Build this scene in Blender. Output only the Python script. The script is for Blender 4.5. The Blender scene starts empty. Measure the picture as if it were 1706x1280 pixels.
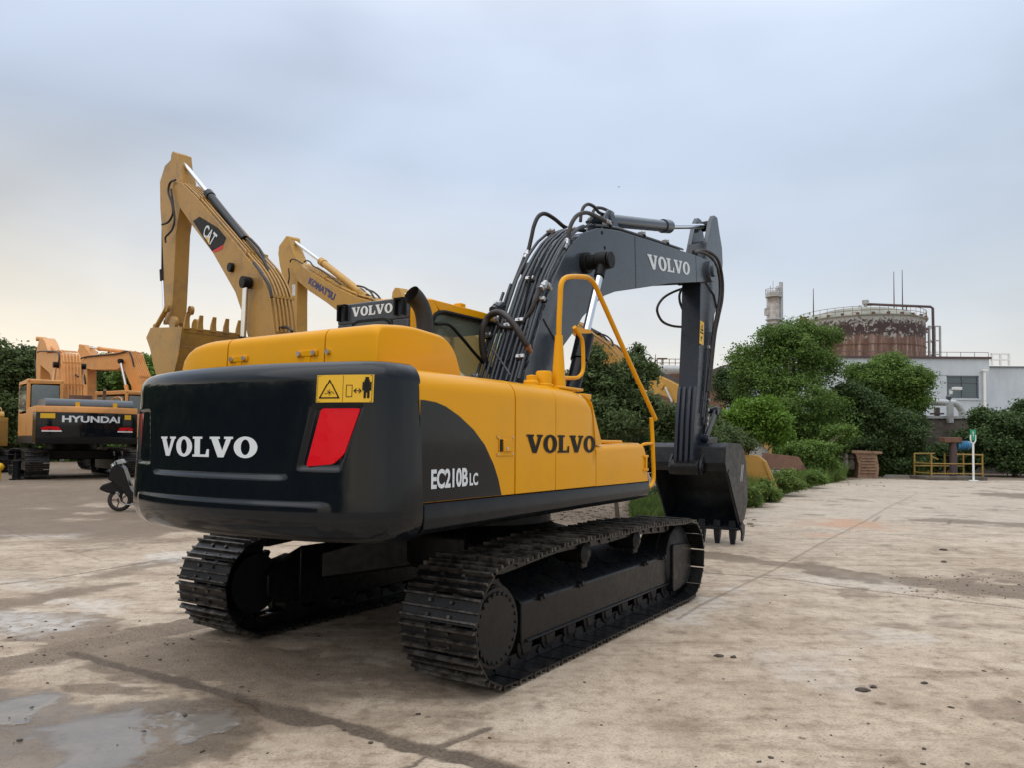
import bpy, bmesh, math, random
import numpy as np
from mathutils import Vector, Matrix
random.seed(7); rng = np.random.default_rng(11)
S = bpy.context.scene
COL = S.collection
rad = math.radians
# ------------------------------------------------------------------ camera
F, PI_, RO, H, MX, MY, YAW, CY = 1278.9, 2.0195, .4185, 1.6198, -.2854, 7.3576, 32.8, 692.47
cd = bpy.data.cameras.new('camera'); cam = bpy.data.objects.new('camera', cd); COL.objects.link(cam)
cd.sensor_fit = 'HORIZONTAL'; cd.sensor_width = 36; cd.lens = F / 1706 * 36
cd.shift_y = (CY - 640) / 1706; cd.clip_end = 5000; cd.clip_start = .05
t_, r_ = rad(PI_), rad(RO)
R0 = Vector((1, 0, 0)); F0 = Vector((0, math.cos(t_), math.sin(t_))); U0 = Vector((0, -math.sin(t_), math.cos(t_)))
Rr = R0 * math.cos(r_) + U0 * math.sin(r_); Uu = U0 * math.cos(r_) - R0 * math.sin(r_)
cam.matrix_world = Matrix(((Rr.x, Uu.x, -F0.x, 0), (Rr.y, Uu.y, -F0.y, 0), (Rr.z, Uu.z, -F0.z, H), (0, 0, 0, 1)))
S.camera = cam
S.view_settings.view_transform = 'Standard'; S.view_settings.look = 'None'
S.view_settings.exposure = .07; S.view_settings.gamma = 1
# ------------------------------------------------------------------ sky
w = bpy.data.worlds.new('World'); S.world = w; w.use_nodes = True
nt = w.node_tree; nt.nodes.clear()
def N(nt, typ, **kw):
    n = nt.nodes.new(typ)
    for k, v in kw.items():
        if k == 'inp':
            for kk, vv in v.items(): n.inputs[kk].default_value = vv
        else: setattr(n, k, v)
    return n
def ramp(nt, fac, stops, interp='LINEAR'):
    n = nt.nodes.new('ShaderNodeValToRGB'); cr = n.color_ramp; cr.interpolation = interp
    while len(cr.elements) < len(stops): cr.elements.new(.5)
    for e, (p, c) in zip(cr.elements, stops):
        e.position = p; e.color = (c[0], c[1], c[2], 1) if not isinstance(c, (int, float)) else (c, c, c, 1)
    if fac is not None: nt.links.new(fac, n.inputs[0])
    return n.outputs[0]
def mth(nt, op, a, b=None, c=None, clamp=False):
    n = nt.nodes.new('ShaderNodeMath'); n.operation = op; n.use_clamp = clamp
    for i, v in enumerate((a, b, c)):
        if v is None: continue
        if isinstance(v, (int, float)): n.inputs[i].default_value = v
        else: nt.links.new(v, n.inputs[i])
    return n.outputs[0]
def mixc(nt, f, a, b, blend='MIX'):
    n = nt.nodes.new('ShaderNodeMix'); n.data_type = 'RGBA'; n.blend_type = blend
    for i, v in ((0, f), (6, a), (7, b)):
        if isinstance(v, (int, float)): n.inputs[i].default_value = v
        elif isinstance(v, tuple): n.inputs[i].default_value = (v[0], v[1], v[2], 1)
        else: nt.links.new(v, n.inputs[i])
    return n.outputs[2]
def lin(r, g, b):
    return tuple(((c / 255 + .055) / 1.055) ** 2.4 if c > 10 else c / 255 / 12.92 for c in (r, g, b))
tc = N(nt, 'ShaderNodeTexCoord'); sp = N(nt, 'ShaderNodeSeparateXYZ'); nt.links.new(tc.outputs['Generated'], sp.inputs[0])
z = sp.outputs[2]; x = sp.outputs[0]
mp = N(nt, 'ShaderNodeMapping'); mp.inputs['Scale'].default_value = (1.1, 1.1, 2.0); nt.links.new(tc.outputs['Generated'], mp.inputs[0])
ns = N(nt, 'ShaderNodeTexNoise', inp={'Scale': 1.2, 'Detail': 3, 'Roughness': .42, 'Distortion': .3}); nt.links.new(mp.outputs[0], ns.inputs[0])
mp2 = N(nt, 'ShaderNodeMapping'); mp2.inputs['Scale'].default_value = (1, 1, 2.2); nt.links.new(tc.outputs['Generated'], mp2.inputs[0])
ns2 = N(nt, 'ShaderNodeTexNoise', inp={'Scale': 2.6, 'Detail': 4, 'Roughness': .5}); nt.links.new(mp2.outputs[0], ns2.inputs[0])
zz = mth(nt, 'ADD', z, mth(nt, 'MULTIPLY', mth(nt, 'SUBTRACT', ns.outputs[0], .5), .16))
base = ramp(nt, zz, [(0, lin(246, 236, 218)), (.07, lin(238, 231, 220)), (.16, lin(216, 218, 219)), (.25, lin(198, 207, 219)), (.36, lin(193, 205, 223)), (.48, lin(206, 218, 238)), (.62, (1.0, 1.05, 1.12)), (1, (1.9, 1.95, 2.05))])
warm = mth(nt, 'MULTIPLY', mth(nt, 'SUBTRACT', 1, mth(nt, 'DIVIDE', zz, .36), clamp=True), mth(nt, 'MULTIPLY_ADD', x, -.9, .30, clamp=True))
base = mixc(nt, mth(nt, 'MULTIPLY', warm, .9), base, tuple(1.13 * q for q in lin(255, 236, 200)))
cool = mth(nt, 'MULTIPLY', mth(nt, 'MULTIPLY_ADD', x, 1.4, -.25, clamp=True), .75)
base = mixc(nt, cool, base, mixc(nt, .5, base, lin(176, 192, 204)))
cl = ramp(nt, ns2.outputs[0], [(.36, .93), (.5, 1.0), (.66, 1.05)])
cl1 = ramp(nt, ns.outputs[0], [(.42, .82), (.50, .96), (.58, 1.07)])
base = mixc(nt, 1.0, base, cl, 'MULTIPLY'); base = mixc(nt, mth(nt, 'DIVIDE', z, .22, clamp=True), base, cl1, 'MULTIPLY')
SUN_EL, SUN_AZ = 52, -150        # azimuth clockwise from +Y
sky = N(nt, 'ShaderNodeTexSky'); sky.sky_type = 'NISHITA'; sky.sun_disc = False
sky.sun_elevation = rad(SUN_EL); sky.sun_rotation = rad(SUN_AZ)
b1 = N(nt, 'ShaderNodeBackground', inp={'Strength': .012}); nt.links.new(sky.outputs[0], b1.inputs[0])
b2 = N(nt, 'ShaderNodeBackground', inp={'Strength': .96}); nt.links.new(base, b2.inputs[0])
ad = N(nt, 'ShaderNodeAddShader'); nt.links.new(b1.outputs[0], ad.inputs[0]); nt.links.new(b2.outputs[0], ad.inputs[1])
wo = N(nt, 'ShaderNodeOutputWorld'); nt.links.new(ad.outputs[0], wo.inputs[0])
# ------------------------------------------------------------------ sun behind the cloud
sl = bpy.data.lights.new('sun', 'SUN'); sl.energy = .8; sl.angle = rad(80); sl.color = (1, .95, .88)
so = bpy.data.objects.new('sun', sl); COL.objects.link(so)
sd = Vector((math.sin(rad(SUN_AZ)) * math.cos(rad(SUN_EL)), math.cos(rad(SUN_AZ)) * math.cos(rad(SUN_EL)), math.sin(rad(SUN_EL))))
so.rotation_euler = sd.to_track_quat('Z', 'Y').to_euler()
# ------------------------------------------------------------------ pixel-ray helpers (photo pixels, 1706 wide)
O = np.array([0, 0, H])
def ray(u, v):
    x = u - 853; y = v - CY
    x1 = x * math.cos(r_) + y * math.sin(r_); y1 = -x * math.sin(r_) + y * math.cos(r_)
    cx, cz = x1 / F, -y1 / F
    return np.array([cx, math.cos(t_) - cz * math.sin(t_), math.sin(t_) + cz * math.cos(t_)])
def W(u, v, Y): r = ray(u, v); return O + r * (Y / r[1])      # point seen at (u,v) at distance Y along the view
def G(u, v, z=0.): r = ray(u, v); return O + r * ((z - H) / r[2])   # ... on the ground
class Frame:                                                   # a machine's own frame: x forward, y left, z up
    def __init__(s, org, yaw):
        s.o = np.array(org, float); a = rad(yaw); s.yaw = yaw
        s.f = np.array([math.sin(a), math.cos(a), 0]); s.l = np.array([-math.cos(a), math.sin(a), 0])
    def loc(s, P): d = P - s.o; return np.array([d @ s.f, d @ s.l, d[2]])
    def pt(s, u, v, ax, val):
        r = ray(u, v); o = s.loc(O); d = np.array([r @ s.f, r @ s.l, r[2]]); return o + d * ((val - o[ax]) / d[ax])
    def rz(s): return rad(90 - s.yaw)
# ------------------------------------------------------------------ materials
MATS = {}
def newmat(name):
    m = bpy.data.materials.new(name); m.use_nodes = True; nt = m.node_tree; nt.nodes.clear()
    o = nt.nodes.new('ShaderNodeOutputMaterial'); b = nt.nodes.new('ShaderNodeBsdfPrincipled'); nt.links.new(b.outputs[0], o.inputs[0])
    return m, nt, b
def setb(nt, b, key, v):
    if isinstance(v, tuple): b.inputs[key].default_value = (v[0], v[1], v[2], 1)
    elif isinstance(v, (int, float)): b.inputs[key].default_value = v
    else: nt.links.new(v, b.inputs[key])
def noise(nt, scale, detail=4, rough=.5, coord='Object', vec=None, stretch=None):
    if vec is None:
        t = nt.nodes.new('ShaderNodeTexCoord'); vec = t.outputs[coord]
    if stretch:
        m = nt.nodes.new('ShaderNodeMapping'); m.inputs['Scale'].default_value = stretch; nt.links.new(vec, m.inputs[0]); vec = m.outputs[0]
    n = nt.nodes.new('ShaderNodeTexNoise'); n.inputs['Scale'].default_value = scale; n.inputs['Detail'].default_value = detail
    n.inputs['Roughness'].default_value = rough; nt.links.new(vec, n.inputs[0]); return n.outputs[0]
def bump(nt, b, h, strength=.2, dist=.01):
    n = nt.nodes.new('ShaderNodeBump'); n.inputs['Strength'].default_value = strength; n.inputs['Distance'].default_value = dist
    nt.links.new(h, n.inputs['Height']); nt.links.new(n.outputs[0], b.inputs['Normal'])
def paint(name, col, rough=.3, coat=.0, metal=0., var=.12, dirt=None, dscale=2., damt=.5, bmp=.03, rvar=.12, dlo=.5, spec=None):
    m, nt, b = newmat(name)
    n1 = noise(nt, 1.3, 5, .55); n2 = noise(nt, 14, 6, .6)
    f = mth(nt, 'ADD', mth(nt, 'MULTIPLY', n1, .6), mth(nt, 'MULTIPLY', n2, .4))
    c = mixc(nt, f, tuple(x * (1 - var) for x in col), tuple(min(1, x * (1 + var)) for x in col))
    if dirt:
        dn = noise(nt, dscale, 8, .68); dm = ramp(nt, dn, [(dlo, 0.), (dlo + .16, damt)])
        c = mixc(nt, dm, c, dirt)
    setb(nt, b, 'Base Color', c)
    rr = ramp(nt, n2, [(.3, max(.03, rough - rvar)), (.7, rough + rvar)]); setb(nt, b, 'Roughness', rr)
    b.inputs['Metallic'].default_value = metal
    if not metal and spec is not None: b.inputs['Specular IOR Level'].default_value = spec
    elif not metal and max(col) < .06: b.inputs['Specular IOR Level'].default_value = .36
    if coat: b.inputs['Coat Weight'].default_value = coat; b.inputs['Coat Roughness'].default_value = .06
    if bmp: bump(nt, b, n2, bmp, .01)
    MATS[name] = m; return m
YEL = paint('yellow_paint', (.72, .325, .004), .18, .0, var=.05, dirt=(.45, .24, .03), dscale=1.2, damt=.2, bmp=.006, rvar=.05, spec=.16)
BLK = paint('black_gloss_paint', (.0055, .0078, .0108), .09, .0, var=.2, bmp=.004, rvar=.035, dirt=(.009, .010, .012), dscale=2.5, damt=.4, spec=.34)
SKT = paint('black_skirt_paint', (.005, .0065, .0085), .18, .0, spec=.22, var=.2, bmp=.01, rvar=.08, dirt=(.03, .027, .024), dscale=4, damt=.3)
GRY = paint('boom_grey_paint', (.044, .056, .072), .22, .0, var=.12, bmp=.012, rvar=.06, dirt=(.026, .030, .036), dscale=2.2, damt=.5)
ARM = paint('arm_dark_grey_paint', (.014, .019, .030), .30, .0, var=.15, bmp=.02, rvar=.08, dirt=(.02, .02, .022), dscale=3, damt=.5)
FRM = paint('track_frame_paint', (.0055, .0065, .0085), .30, .0, spec=.25, var=.3, bmp=.04, dirt=(.016, .014, .012), dscale=4, damt=.6)
DRK = paint('black_iron', (.004, .004, .005), .5, var=.3, bmp=.08, dirt=(.02, .016, .012), dscale=8, damt=.4)
SHOE = paint('worn_shoe_steel', (.006, .006, .0068), .36, metal=.2, spec=.3, var=.35, bmp=.25, dirt=(.034, .028, .022), dscale=7, damt=.7, dlo=.52)
EDGE = paint('worn_grouser_steel', (.10, .09, .08), .36, metal=.5, var=.5, bmp=.25, dirt=(.018, .015, .013), dscale=11, damt=.95, dlo=.42)
RUB = paint('black_rubber_hose', (.028, .023, .021), .5, var=.25, bmp=.08, dirt=(.07, .055, .04), dscale=9, damt=.5)
PIPE = paint('dark_steel_pipe', (.030, .036, .045), .38, .15, var=.2, bmp=.05)
CHR = paint('chrome', (.72, .74, .77), .12, metal=1., var=.05, bmp=0, rvar=.05)
ZNC = paint('zinc_fitting', (.42, .42, .43), .38, metal=.85, var=.2, bmp=.1)
BLT = paint('bolt_steel', (.55, .56, .58), .3, metal=.9, var=.1, bmp=0)
WHT = paint('white_lettering', (.66, .70, .72), .4, var=.03, bmp=0)
INK = paint('black_lettering', (.006, .006, .006), .5, var=.1, bmp=0, spec=.2)
RED = paint('red_lens', (.62, .004, .012), .3, .0, spec=.25, var=.08, bmp=0)
SGN = paint('sign_yellow', (.72, .42, .015), .42, var=.05, bmp=0)
CATY = paint('tan_yellow_paint', (.385, .205, .038), .45, .05, var=.14, bmp=.06, dirt=(.17, .105, .05), dscale=1.6, damt=.55, dlo=.5)
KOMY = paint('faded_yellow_paint', (.50, .27, .040), .45, .05, var=.12, bmp=.06, dirt=(.28, .17, .06), dscale=1.6, damt=.5)
HYO = paint('orange_paint', (.66, .29, .075), .45, .05, var=.12, bmp=.05, dirt=(.34, .18, .08), dscale=1.5, damt=.5)
HGR = paint('blue_grey_hood', (.10, .115, .135), .42, var=.15, bmp=.03)
BLU = paint('blue_lettering', (.03, .035, .16), .45, var=.1, bmp=0)
RST = paint('rust', (.15, .075, .045), .8, var=.4, bmp=.4, dirt=(.06, .03, .02), dscale=3, damt=.8)
RST2 = paint('tan_rust', (.27, .17, .11), .85, var=.35, bmp=.4, dirt=(.12, .06, .04), dscale=4, damt=.8)
YRAIL = paint('gate_yellow', (.27, .17, .03), .5, var=.2, bmp=.05, dirt=(.18, .08, .03), dscale=4, damt=.7)
PWHT = paint('post_white', (.72, .72, .70), .5, var=.08, bmp=.02)
PGRN = paint('sign_green', (.015, .26, .14), .4, var=.05, bmp=0)
PBLU = paint('pump_blue', (.03, .16, .30), .4, var=.2, bmp=.05)
GALV = paint('galvanised_pipe', (.40, .41, .41), .5, metal=.2, var=.2, bmp=.05, dirt=(.2, .13, .09), dscale=1.2, damt=.5)
TOWR = paint('tower_weathered', (.47, .45, .42), .7, var=.25, bmp=.05, dirt=(.18, .12, .09), dscale=.7, damt=.7, dlo=.46)
DPIPE = paint('maroon_pipe', (.07, .045, .045), .6, var=.2, bmp=0)
CONC = paint('wall_concrete', (.16, .135, .115), .9, var=.35, bmp=.3, dirt=(.05, .045, .035), dscale=.8, damt=.8, dlo=.42)
BARK = paint('bark', (.10, .075, .055), .9, var=.3, bmp=.4)
STON = paint('stone', (.21, .195, .17), .85, var=.4, bmp=.4)
DSTON = paint('dark_clod', (.07, .055, .045), .9, var=.5, bmp=.4)
def glass(name, tint, rough=.05, tr=.85):
    m, nt, b = newmat(name); setb(nt, b, 'Base Color', tint); b.inputs['Roughness'].default_value = rough
    b.inputs['Transmission Weight'].default_value = tr; b.inputs['IOR'].default_value = 1.05
    b.inputs['Specular IOR Level'].default_value = 1.; b.inputs['Coat Weight'].default_value = .4
    MATS[name] = m; return m
GLS = glass('green_tinted_glass', (.42, .50, .42))
DGL = paint('dark_window_glass', (.03, .045, .05), .08, .5, var=.3, bmp=0, rvar=.03)
GGL = paint('grey_window_glass', (.16, .19, .19), .15, .4, var=.5, bmp=0, rvar=.03)
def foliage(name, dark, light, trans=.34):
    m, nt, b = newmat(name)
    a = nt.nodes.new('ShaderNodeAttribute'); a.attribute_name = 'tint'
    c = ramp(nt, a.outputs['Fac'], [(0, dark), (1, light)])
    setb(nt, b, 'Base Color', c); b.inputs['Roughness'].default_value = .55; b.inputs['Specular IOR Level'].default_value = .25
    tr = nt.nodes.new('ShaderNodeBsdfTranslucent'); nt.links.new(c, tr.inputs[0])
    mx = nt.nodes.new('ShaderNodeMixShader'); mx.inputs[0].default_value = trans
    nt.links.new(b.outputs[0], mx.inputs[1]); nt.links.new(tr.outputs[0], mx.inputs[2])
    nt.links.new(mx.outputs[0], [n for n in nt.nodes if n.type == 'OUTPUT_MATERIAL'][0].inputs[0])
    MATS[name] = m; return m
FG1 = foliage('leaf_mid_green', (.040, .080, .018), (.175, .28, .055))
FG2 = foliage('leaf_dark_green', (.024, .048, .017), (.095, .15, .048))
FG3 = foliage('leaf_bright_green', (.075, .145, .018), (.19, .33, .045), .3)
FG4 = foliage('leaf_dull_olive', (.034, .055, .020), (.115, .155, .050))
FG5 = foliage('leaf_shrub', (.036, .058, .020), (.125, .175, .062))
GRS = foliage('weeds', (.055, .095, .020), (.19, .27, .065))
# ------------------------------------------------------------------ mesh helpers
def finish(me, mat, smooth):
    if mat: 
        for m in (mat if isinstance(mat, (list, tuple)) else [mat]): me.materials.append(m)
    if smooth is not None:
        me.polygons.foreach_set('use_smooth', [True] * len(me.polygons))
        if smooth < 180: me.set_sharp_from_angle(angle=rad(smooth))
class MB:
    def __init__(s): s.v = []; s.f = []; s.m = []
    def add(s, vs, fs, mi=0, T=None):
        n = len(s.v)
        if T is not None: vs = [tuple(T @ Vector(v)) for v in vs]
        s.v += [tuple(map(float, v)) for v in vs]; s.f += [[n + i for i in f] for f in fs]; s.m += [mi] * len(fs); return s
    def box(s, a, b, mi=0, T=None):
        (x0, y0, z0), (x1, y1, z1) = a, b
        vs = [(x0, y0, z0), (x1, y0, z0), (x1, y1, z0), (x0, y1, z0), (x0, y0, z1), (x1, y0, z1), (x1, y1, z1), (x0, y1, z1)]
        return s.add(vs, [(0, 3, 2, 1), (4, 5, 6, 7), (0, 1, 5, 4), (1, 2, 6, 5), (2, 3, 7, 6), (3, 0, 4, 7)], mi, T)
    def prism(s, pts, y0, y1, mi=0, T=None, axis=1):
        """outline in the two axes other than `axis`, extruded along axis"""
        n = len(pts); A = sum(pts[i][0] * pts[(i + 1) % n][1] - pts[(i + 1) % n][0] * pts[i][1] for i in range(n))
        if axis == 1: A = -A
        if A < 0: pts = pts[::-1]
        def P(p, y): return (p[0], y, p[1]) if axis == 1 else ((y, p[0], p[1]) if axis == 0 else (p[0], p[1], y))
        lo, hi = min(y0, y1), max(y0, y1)
        vs = [P(p, lo) for p in pts] + [P(p, hi) for p in pts]
        fs = [list(range(n))[::-1], [n + i for i in range(n)]] + [(i, (i + 1) % n, n + (i + 1) % n, n + i) for i in range(n)]
        return s.add(vs, fs, mi, T)
    def tube(s, pts, r, n=10, mi=0, smooth=0, cap=True, T=None):
        P = [Vector(p) for p in pts]
        rs = list(r) if isinstance(r, (list, tuple)) else [r] * len(P)
        if smooth: P, rs = catmull(P, rs, smooth)
        vs = []; fs = []; up = None
        for i, p in enumerate(P):
            d = (P[min(i + 1, len(P) - 1)] - P[max(i - 1, 0)]).normalized()
            if up is None:
                up = Vector((0, 0, 1)) if abs(d.z) < .9 else Vector((1, 0, 0))
            a = (up - d * up.dot(d)).normalized(); b = d.cross(a); up = a
            for k in range(n):
                t = 2 * math.pi * k / n; vs.append(tuple(p + (a * math.cos(t) + b * math.sin(t)) * rs[i]))
        for i in range(len(P) - 1):
            for k in range(n):
                fs.append((i * n + k, i * n + (k + 1) % n, (i + 1) * n + (k + 1) % n, (i + 1) * n + k))
        if cap: fs += [list(range(n))[::-1], [(len(P) - 1) * n + k for k in range(n)]]
        return s.add(vs, fs, mi, T)
    def disc(s, c, r, h, axis='y', n=32, mi=0, T=None):
        c = Vector(c); d = {'x': Vector((1, 0, 0)), 'y': Vector((0, 1, 0)), 'z': Vector((0, 0, 1))}[axis] * (h / 2)
        return s.tube([c - d, c + d], r, n, mi, T=T)
    def lathe(s, prof, n=24, c=(0, 0, 0), mi=0, axis='z'):
        vs = []; fs = []
        for (r, h) in prof:
            for k in range(n):
                t = 2 * math.pi * k / n; p = (r * math.cos(t), r * math.sin(t), h)
                if axis == 'y': p = (p[0], p[2], p[1])
                vs.append((c[0] + p[0], c[1] + p[1], c[2] + p[2]))
        for i in range(len(prof) - 1):
            for k in range(n):
                q = (i * n + k, i * n + (k + 1) % n, (i + 1) * n + (k + 1) % n, (i + 1) * n + k)
                fs.append(q if axis == 'z' else q[::-1])
        fs += [list(range(n))[::-1], [(len(prof) - 1) * n + k for k in range(n)]]
        return s.add(vs, fs, mi)
    def loft(s, secs, mi=0, closed=True, cap=True):
        n = len(secs[0]); vs = [p for sec in secs for p in sec]; fs = []
        for i in range(len(secs) - 1):
            for k in range(n if closed else n - 1):
                fs.append((i * n + k, i * n + (k + 1) % n, (i + 1) * n + (k + 1) % n, (i + 1) * n + k))
        if cap: fs += [list(range(n))[::-1], [(len(secs) - 1) * n + k for k in range(n)]]
        return s.add(vs, fs, mi)
    def build(s, name, mat, parent=None, smooth=38, bev=0, seg=2, label=None, fix=False):
        me = bpy.data.meshes.new(name); me.from_pydata(s.v, [], s.f); me.update()
        finish(me, mat, smooth)
        if any(s.m): me.polygons.foreach_set('material_index', s.m)
        if fix:
            bm = bmesh.new(); bm.from_mesh(me); bmesh.ops.recalc_face_normals(bm, faces=bm.faces); bm.to_mesh(me); bm.free()
        o = bpy.data.objects.new(name, me); COL.objects.link(o)
        if parent: o.parent = parent
        if bev:
            b = o.modifiers.new('bevel', 'BEVEL'); b.width = bev; b.segments = seg; b.limit_method = 'ANGLE'; b.angle_limit = rad(35)
        if label: o['label'] = label
        return o
def catmull(P, rs, k):
    out = []; ro = []
    for i in range(len(P) - 1):
        p0 = P[max(i - 1, 0)]; p1 = P[i]; p2 = P[i + 1]; p3 = P[min(i + 2, len(P) - 1)]
        for j in range(k):
            t = j / k
            out.append(.5 * ((2 * p1) + (p2 - p0) * t + (2 * p0 - 5 * p1 + 4 * p2 - p3) * t * t + (3 * p1 - p0 - 3 * p2 + p3) * t ** 3))
            ro.append(rs[i] * (1 - t) + rs[i + 1] * t)
    out.append(P[-1]); ro.append(rs[-1]); return out, ro
def rpoly(pts, r, seg=5):
    """round the corners of a polygon; r is a number or one per corner"""
    out = []; n = len(pts)
    for i in range(n):
        p = Vector(pts[i]); a = Vector(pts[i - 1]); b = Vector(pts[(i + 1) % n]); rr = r[i] if isinstance(r, (list, tuple)) else r
        if rr <= 0: out.append(tuple(p)); continue
        da = (a - p); db = (b - p); q = min(rr, da.length * .48, db.length * .48)
        A = p + da.normalized() * q; B = p + db.normalized() * q
        for k in range(seg + 1):
            t = k / seg; out.append(tuple(A * (1 - t) ** 2 + p * 2 * t * (1 - t) + B * t * t))
    return out
def inset(pts, d):
    n = len(pts); A = sum(pts[i][0] * pts[(i + 1) % n][1] - pts[(i + 1) % n][0] * pts[i][1] for i in range(n)); sg = 1 if A > 0 else -1
    out = []
    for i in range(n):
        p = Vector(pts[i]); a = (p - Vector(pts[i - 1])).normalized(); b = (Vector(pts[(i + 1) % n]) - p).normalized()
        na = Vector((-a.y, a.x)) * sg; nb = Vector((-b.y, b.x)) * sg; m = (na + nb); m = m / max(.3, m.length_squared) * 2 if m.length > 0 else na
        out.append(tuple(p + m * d))
    return out
def empty(name, loc, rz, label, cat, group=None):
    o = bpy.data.objects.new(name, None); COL.objects.link(o); o.location = tuple(map(float, loc)); o.rotation_euler = (0, 0, rz); o.empty_display_size = .3
    o['label'] = label; o['category'] = cat
    if group: o['group'] = group
    return o
def tag(o, label=None, cat=None, group=None, kind=None):
    if label: o['label'] = label
    if cat: o['category'] = cat
    if group: o['group'] = group
    if kind: o['kind'] = kind
    return o
# lettering ---------------------------------------------------------
GLY = {'V': ([(0, 1), (.45, 1), (.45, .89), (.37, .89), (.56, .33), (.72, .89), (.63, .89), (.63, 1), (1.0, 1), (1.0, .89), (.93, .89), (.62, 0), (.37, 0), (.07, .89), (0, .89)], 1.0),
       'L': ([(0, 0), (.8, 0), (.8, .38), (.70, .38), (.64, .12), (.37, .12), (.37, .89), (.48, .89), (.48, 1), (0, 1), (0, .89), (.1, .89), (.1, .11), (0, .11)], .8)}
def slab_word(word):
    """polygons of a wide slab-serif wordmark in a unit box; letters kept apart"""
    out = []; x = 0
    for c in word:
        if c == 'O':
            n = 36; o = [(x + .45 + .45 * math.cos(2 * math.pi * k / n), .5 + .515 * math.sin(2 * math.pi * k / n)) for k in range(n)]
            i = [(x + .45 + .17 * math.cos(2 * math.pi * k / n), .5 + .37 * math.sin(2 * math.pi * k / n)) for k in range(n)]
            out.append(([*o, *i], [(k, (k + 1) % n, n + (k + 1) % n, n + k) for k in range(n)])); x += .9
        else:
            p, wd_ = GLY[c]; out.append(([(x + a, b) for a, b in p], [list(range(len(p)))[::-1]])); x += wd_
        x += .03
    return [([(a / (x - .03), b) for a, b in v], f) for v, f in out]
def sans_word(txt, bold=.03, shear=0.):
    cu = bpy.data.curves.new('t', 'FONT'); cu.body = txt; cu.offset = bold; cu.shear = shear; cu.resolution_u = 4
    o = bpy.data.objects.new('t', cu); COL.objects.link(o); dg = bpy.context.evaluated_depsgraph_get()
    me = bpy.data.meshes.new_from_object(o.evaluated_get(dg)); bpy.data.objects.remove(o)
    v = [p.co for p in me.vertices]; x0 = min(p.x for p in v); x1 = max(p.x for p in v); y0 = min(p.y for p in v); y1 = max(p.y for p in v)
    r = [([((p.x - x0) / (x1 - x0), (p.y - y0) / (y1 - y0)) for p in v], [list(p.vertices) for p in me.polygons])]
    bpy.data.meshes.remove(me); return r
def letter_obj(polys, fn, mat, parent, name='lettering', label=None):
    mb = MB()
    for v, f in polys: mb.add([fn(a, b) for a, b in v], f)
    return mb.build(name, mat, parent, smooth=None, label=label)
def quadmap(p00, p10, p11, p01):
    p00, p10, p11, p01 = [np.array(p, float) for p in (p00, p10, p11, p01)]
    return lambda a, b: tuple((p00 * (1 - a) + p10 * a) * (1 - b) + (p01 * (1 - a) + p11 * a) * b)
# ================================================================== MAIN EXCAVATOR
FR = Frame((MX, MY, 0), YAW)
ex = empty('excavator', FR.o, FR.rz(), 'big black and yellow crawler excavator with a dark grey boom in the foreground', 'excavator')
def L(u, v, y): return tuple(FR.pt(u, v, 1, y))
def ze(x, y): return 800 + x / 4.13, 330 + y / 4.13
def zf(x, y): return 680 + x / 7.527, 470 + y / 7.527
def zg(x, y): return 1060 + x / 4.923, 340 + y / 4.923
def z3(x, y): return 800 + x / 3.877, 320 + y / 3.877
def z6(x, y): return 1040 + x / 4, 620 + y / 4
def track_path(pitch=.19):
    """closed loop of the shoe plates seen from the side: sprocket at the back, idler in front, sagging top run"""
    A = (-1.79, .435); B = (1.63, .430); R = .385; pts = []
    for k in range(25):
        t = rad(90 + 180 * k / 24); pts.append((A[0] + R * math.cos(t), A[1] + R * math.sin(t)))
    for k in range(1, 20): q = k / 20; pts.append((A[0] * (1 - q) + B[0] * q, .047))
    for k in range(25):
        t = rad(-90 + 180 * k / 24); pts.append((B[0] + R * math.cos(t), B[1] + R * math.sin(t)))
    for k in range(1, 24):
        q = k / 24; x = B[0] * (1 - q) + A[0] * q
        pts.append((x, .818 + .040 * math.exp(-((x + .75) / .55) ** 2) + .030 * math.exp(-((x - .55) / .6) ** 2) - .03 * (abs(x + .05) / 1.7) ** 3))
    P = np.array(pts + [pts[0]]); d = np.r_[0, np.cumsum(np.hypot(*np.diff(P, axis=0).T))]
    n = int(round(d[-1] / pitch)); s = np.linspace(0, d[-1], n, endpoint=False)
    X = np.interp(s, d, P[:, 0]); Z = np.interp(s, d, P[:, 1]); return X, Z, d[-1] / n
def make_belt(simple=False):
    X, Z, pit = track_path(); n = len(X); mb = MB()
    for i in range(n):
        a = Vector((X[i], 0, Z[i])); b = Vector((X[(i + 1) % n], 0, Z[(i + 1) % n])); c = (a + b) / 2
        t = (b - a).normalized(); nn = Vector((-t.z, 0, t.x)); nn = -nn
        # outward = away from the loop centre line
        cen = Vector((max(-1.79, min(1.63, c.x)), 0, .43))
        if (c - cen).dot(nn) < 0: nn = -nn
        yv = nn.cross(t)
        T = Matrix(((t.x, yv.x, nn.x, c.x), (t.y, yv.y, nn.y, c.y), (t.z, yv.z, nn.z, c.z), (0, 0, 0, 1)))
        j = rng.uniform(-.003, .003, 3)
        h = pit * .5
        # plate, its rear lip turned out
        mb.box((-h + .004, -.3, 0 + j[0]), (h - .010, .3, .012 + j[0]), 0, T)
        for gx, gh in ((-h + .018, .032), (.0, .024), (h - .030, .026)):
            mb.prism([(gx - .011, .010), (gx + .011, .010), (gx + .006, gh + .010), (gx - .006, gh + .010)], -.298, .298, 1, T)
        if not simple:
            for sy in (-.085, .085):
                mb.box((-h - .01, sy - .022, -.085), (h + .01, sy + .022, -.002), 0, T)
                for bx in (-.045, .045): mb.disc((bx, sy, .018), .013, .016, 'z', 6, 1, T)
            mb.tube([(h, -.12, -.045), (h, .12, -.045)], .028, 8, 0, T=T)
    return mb
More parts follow.
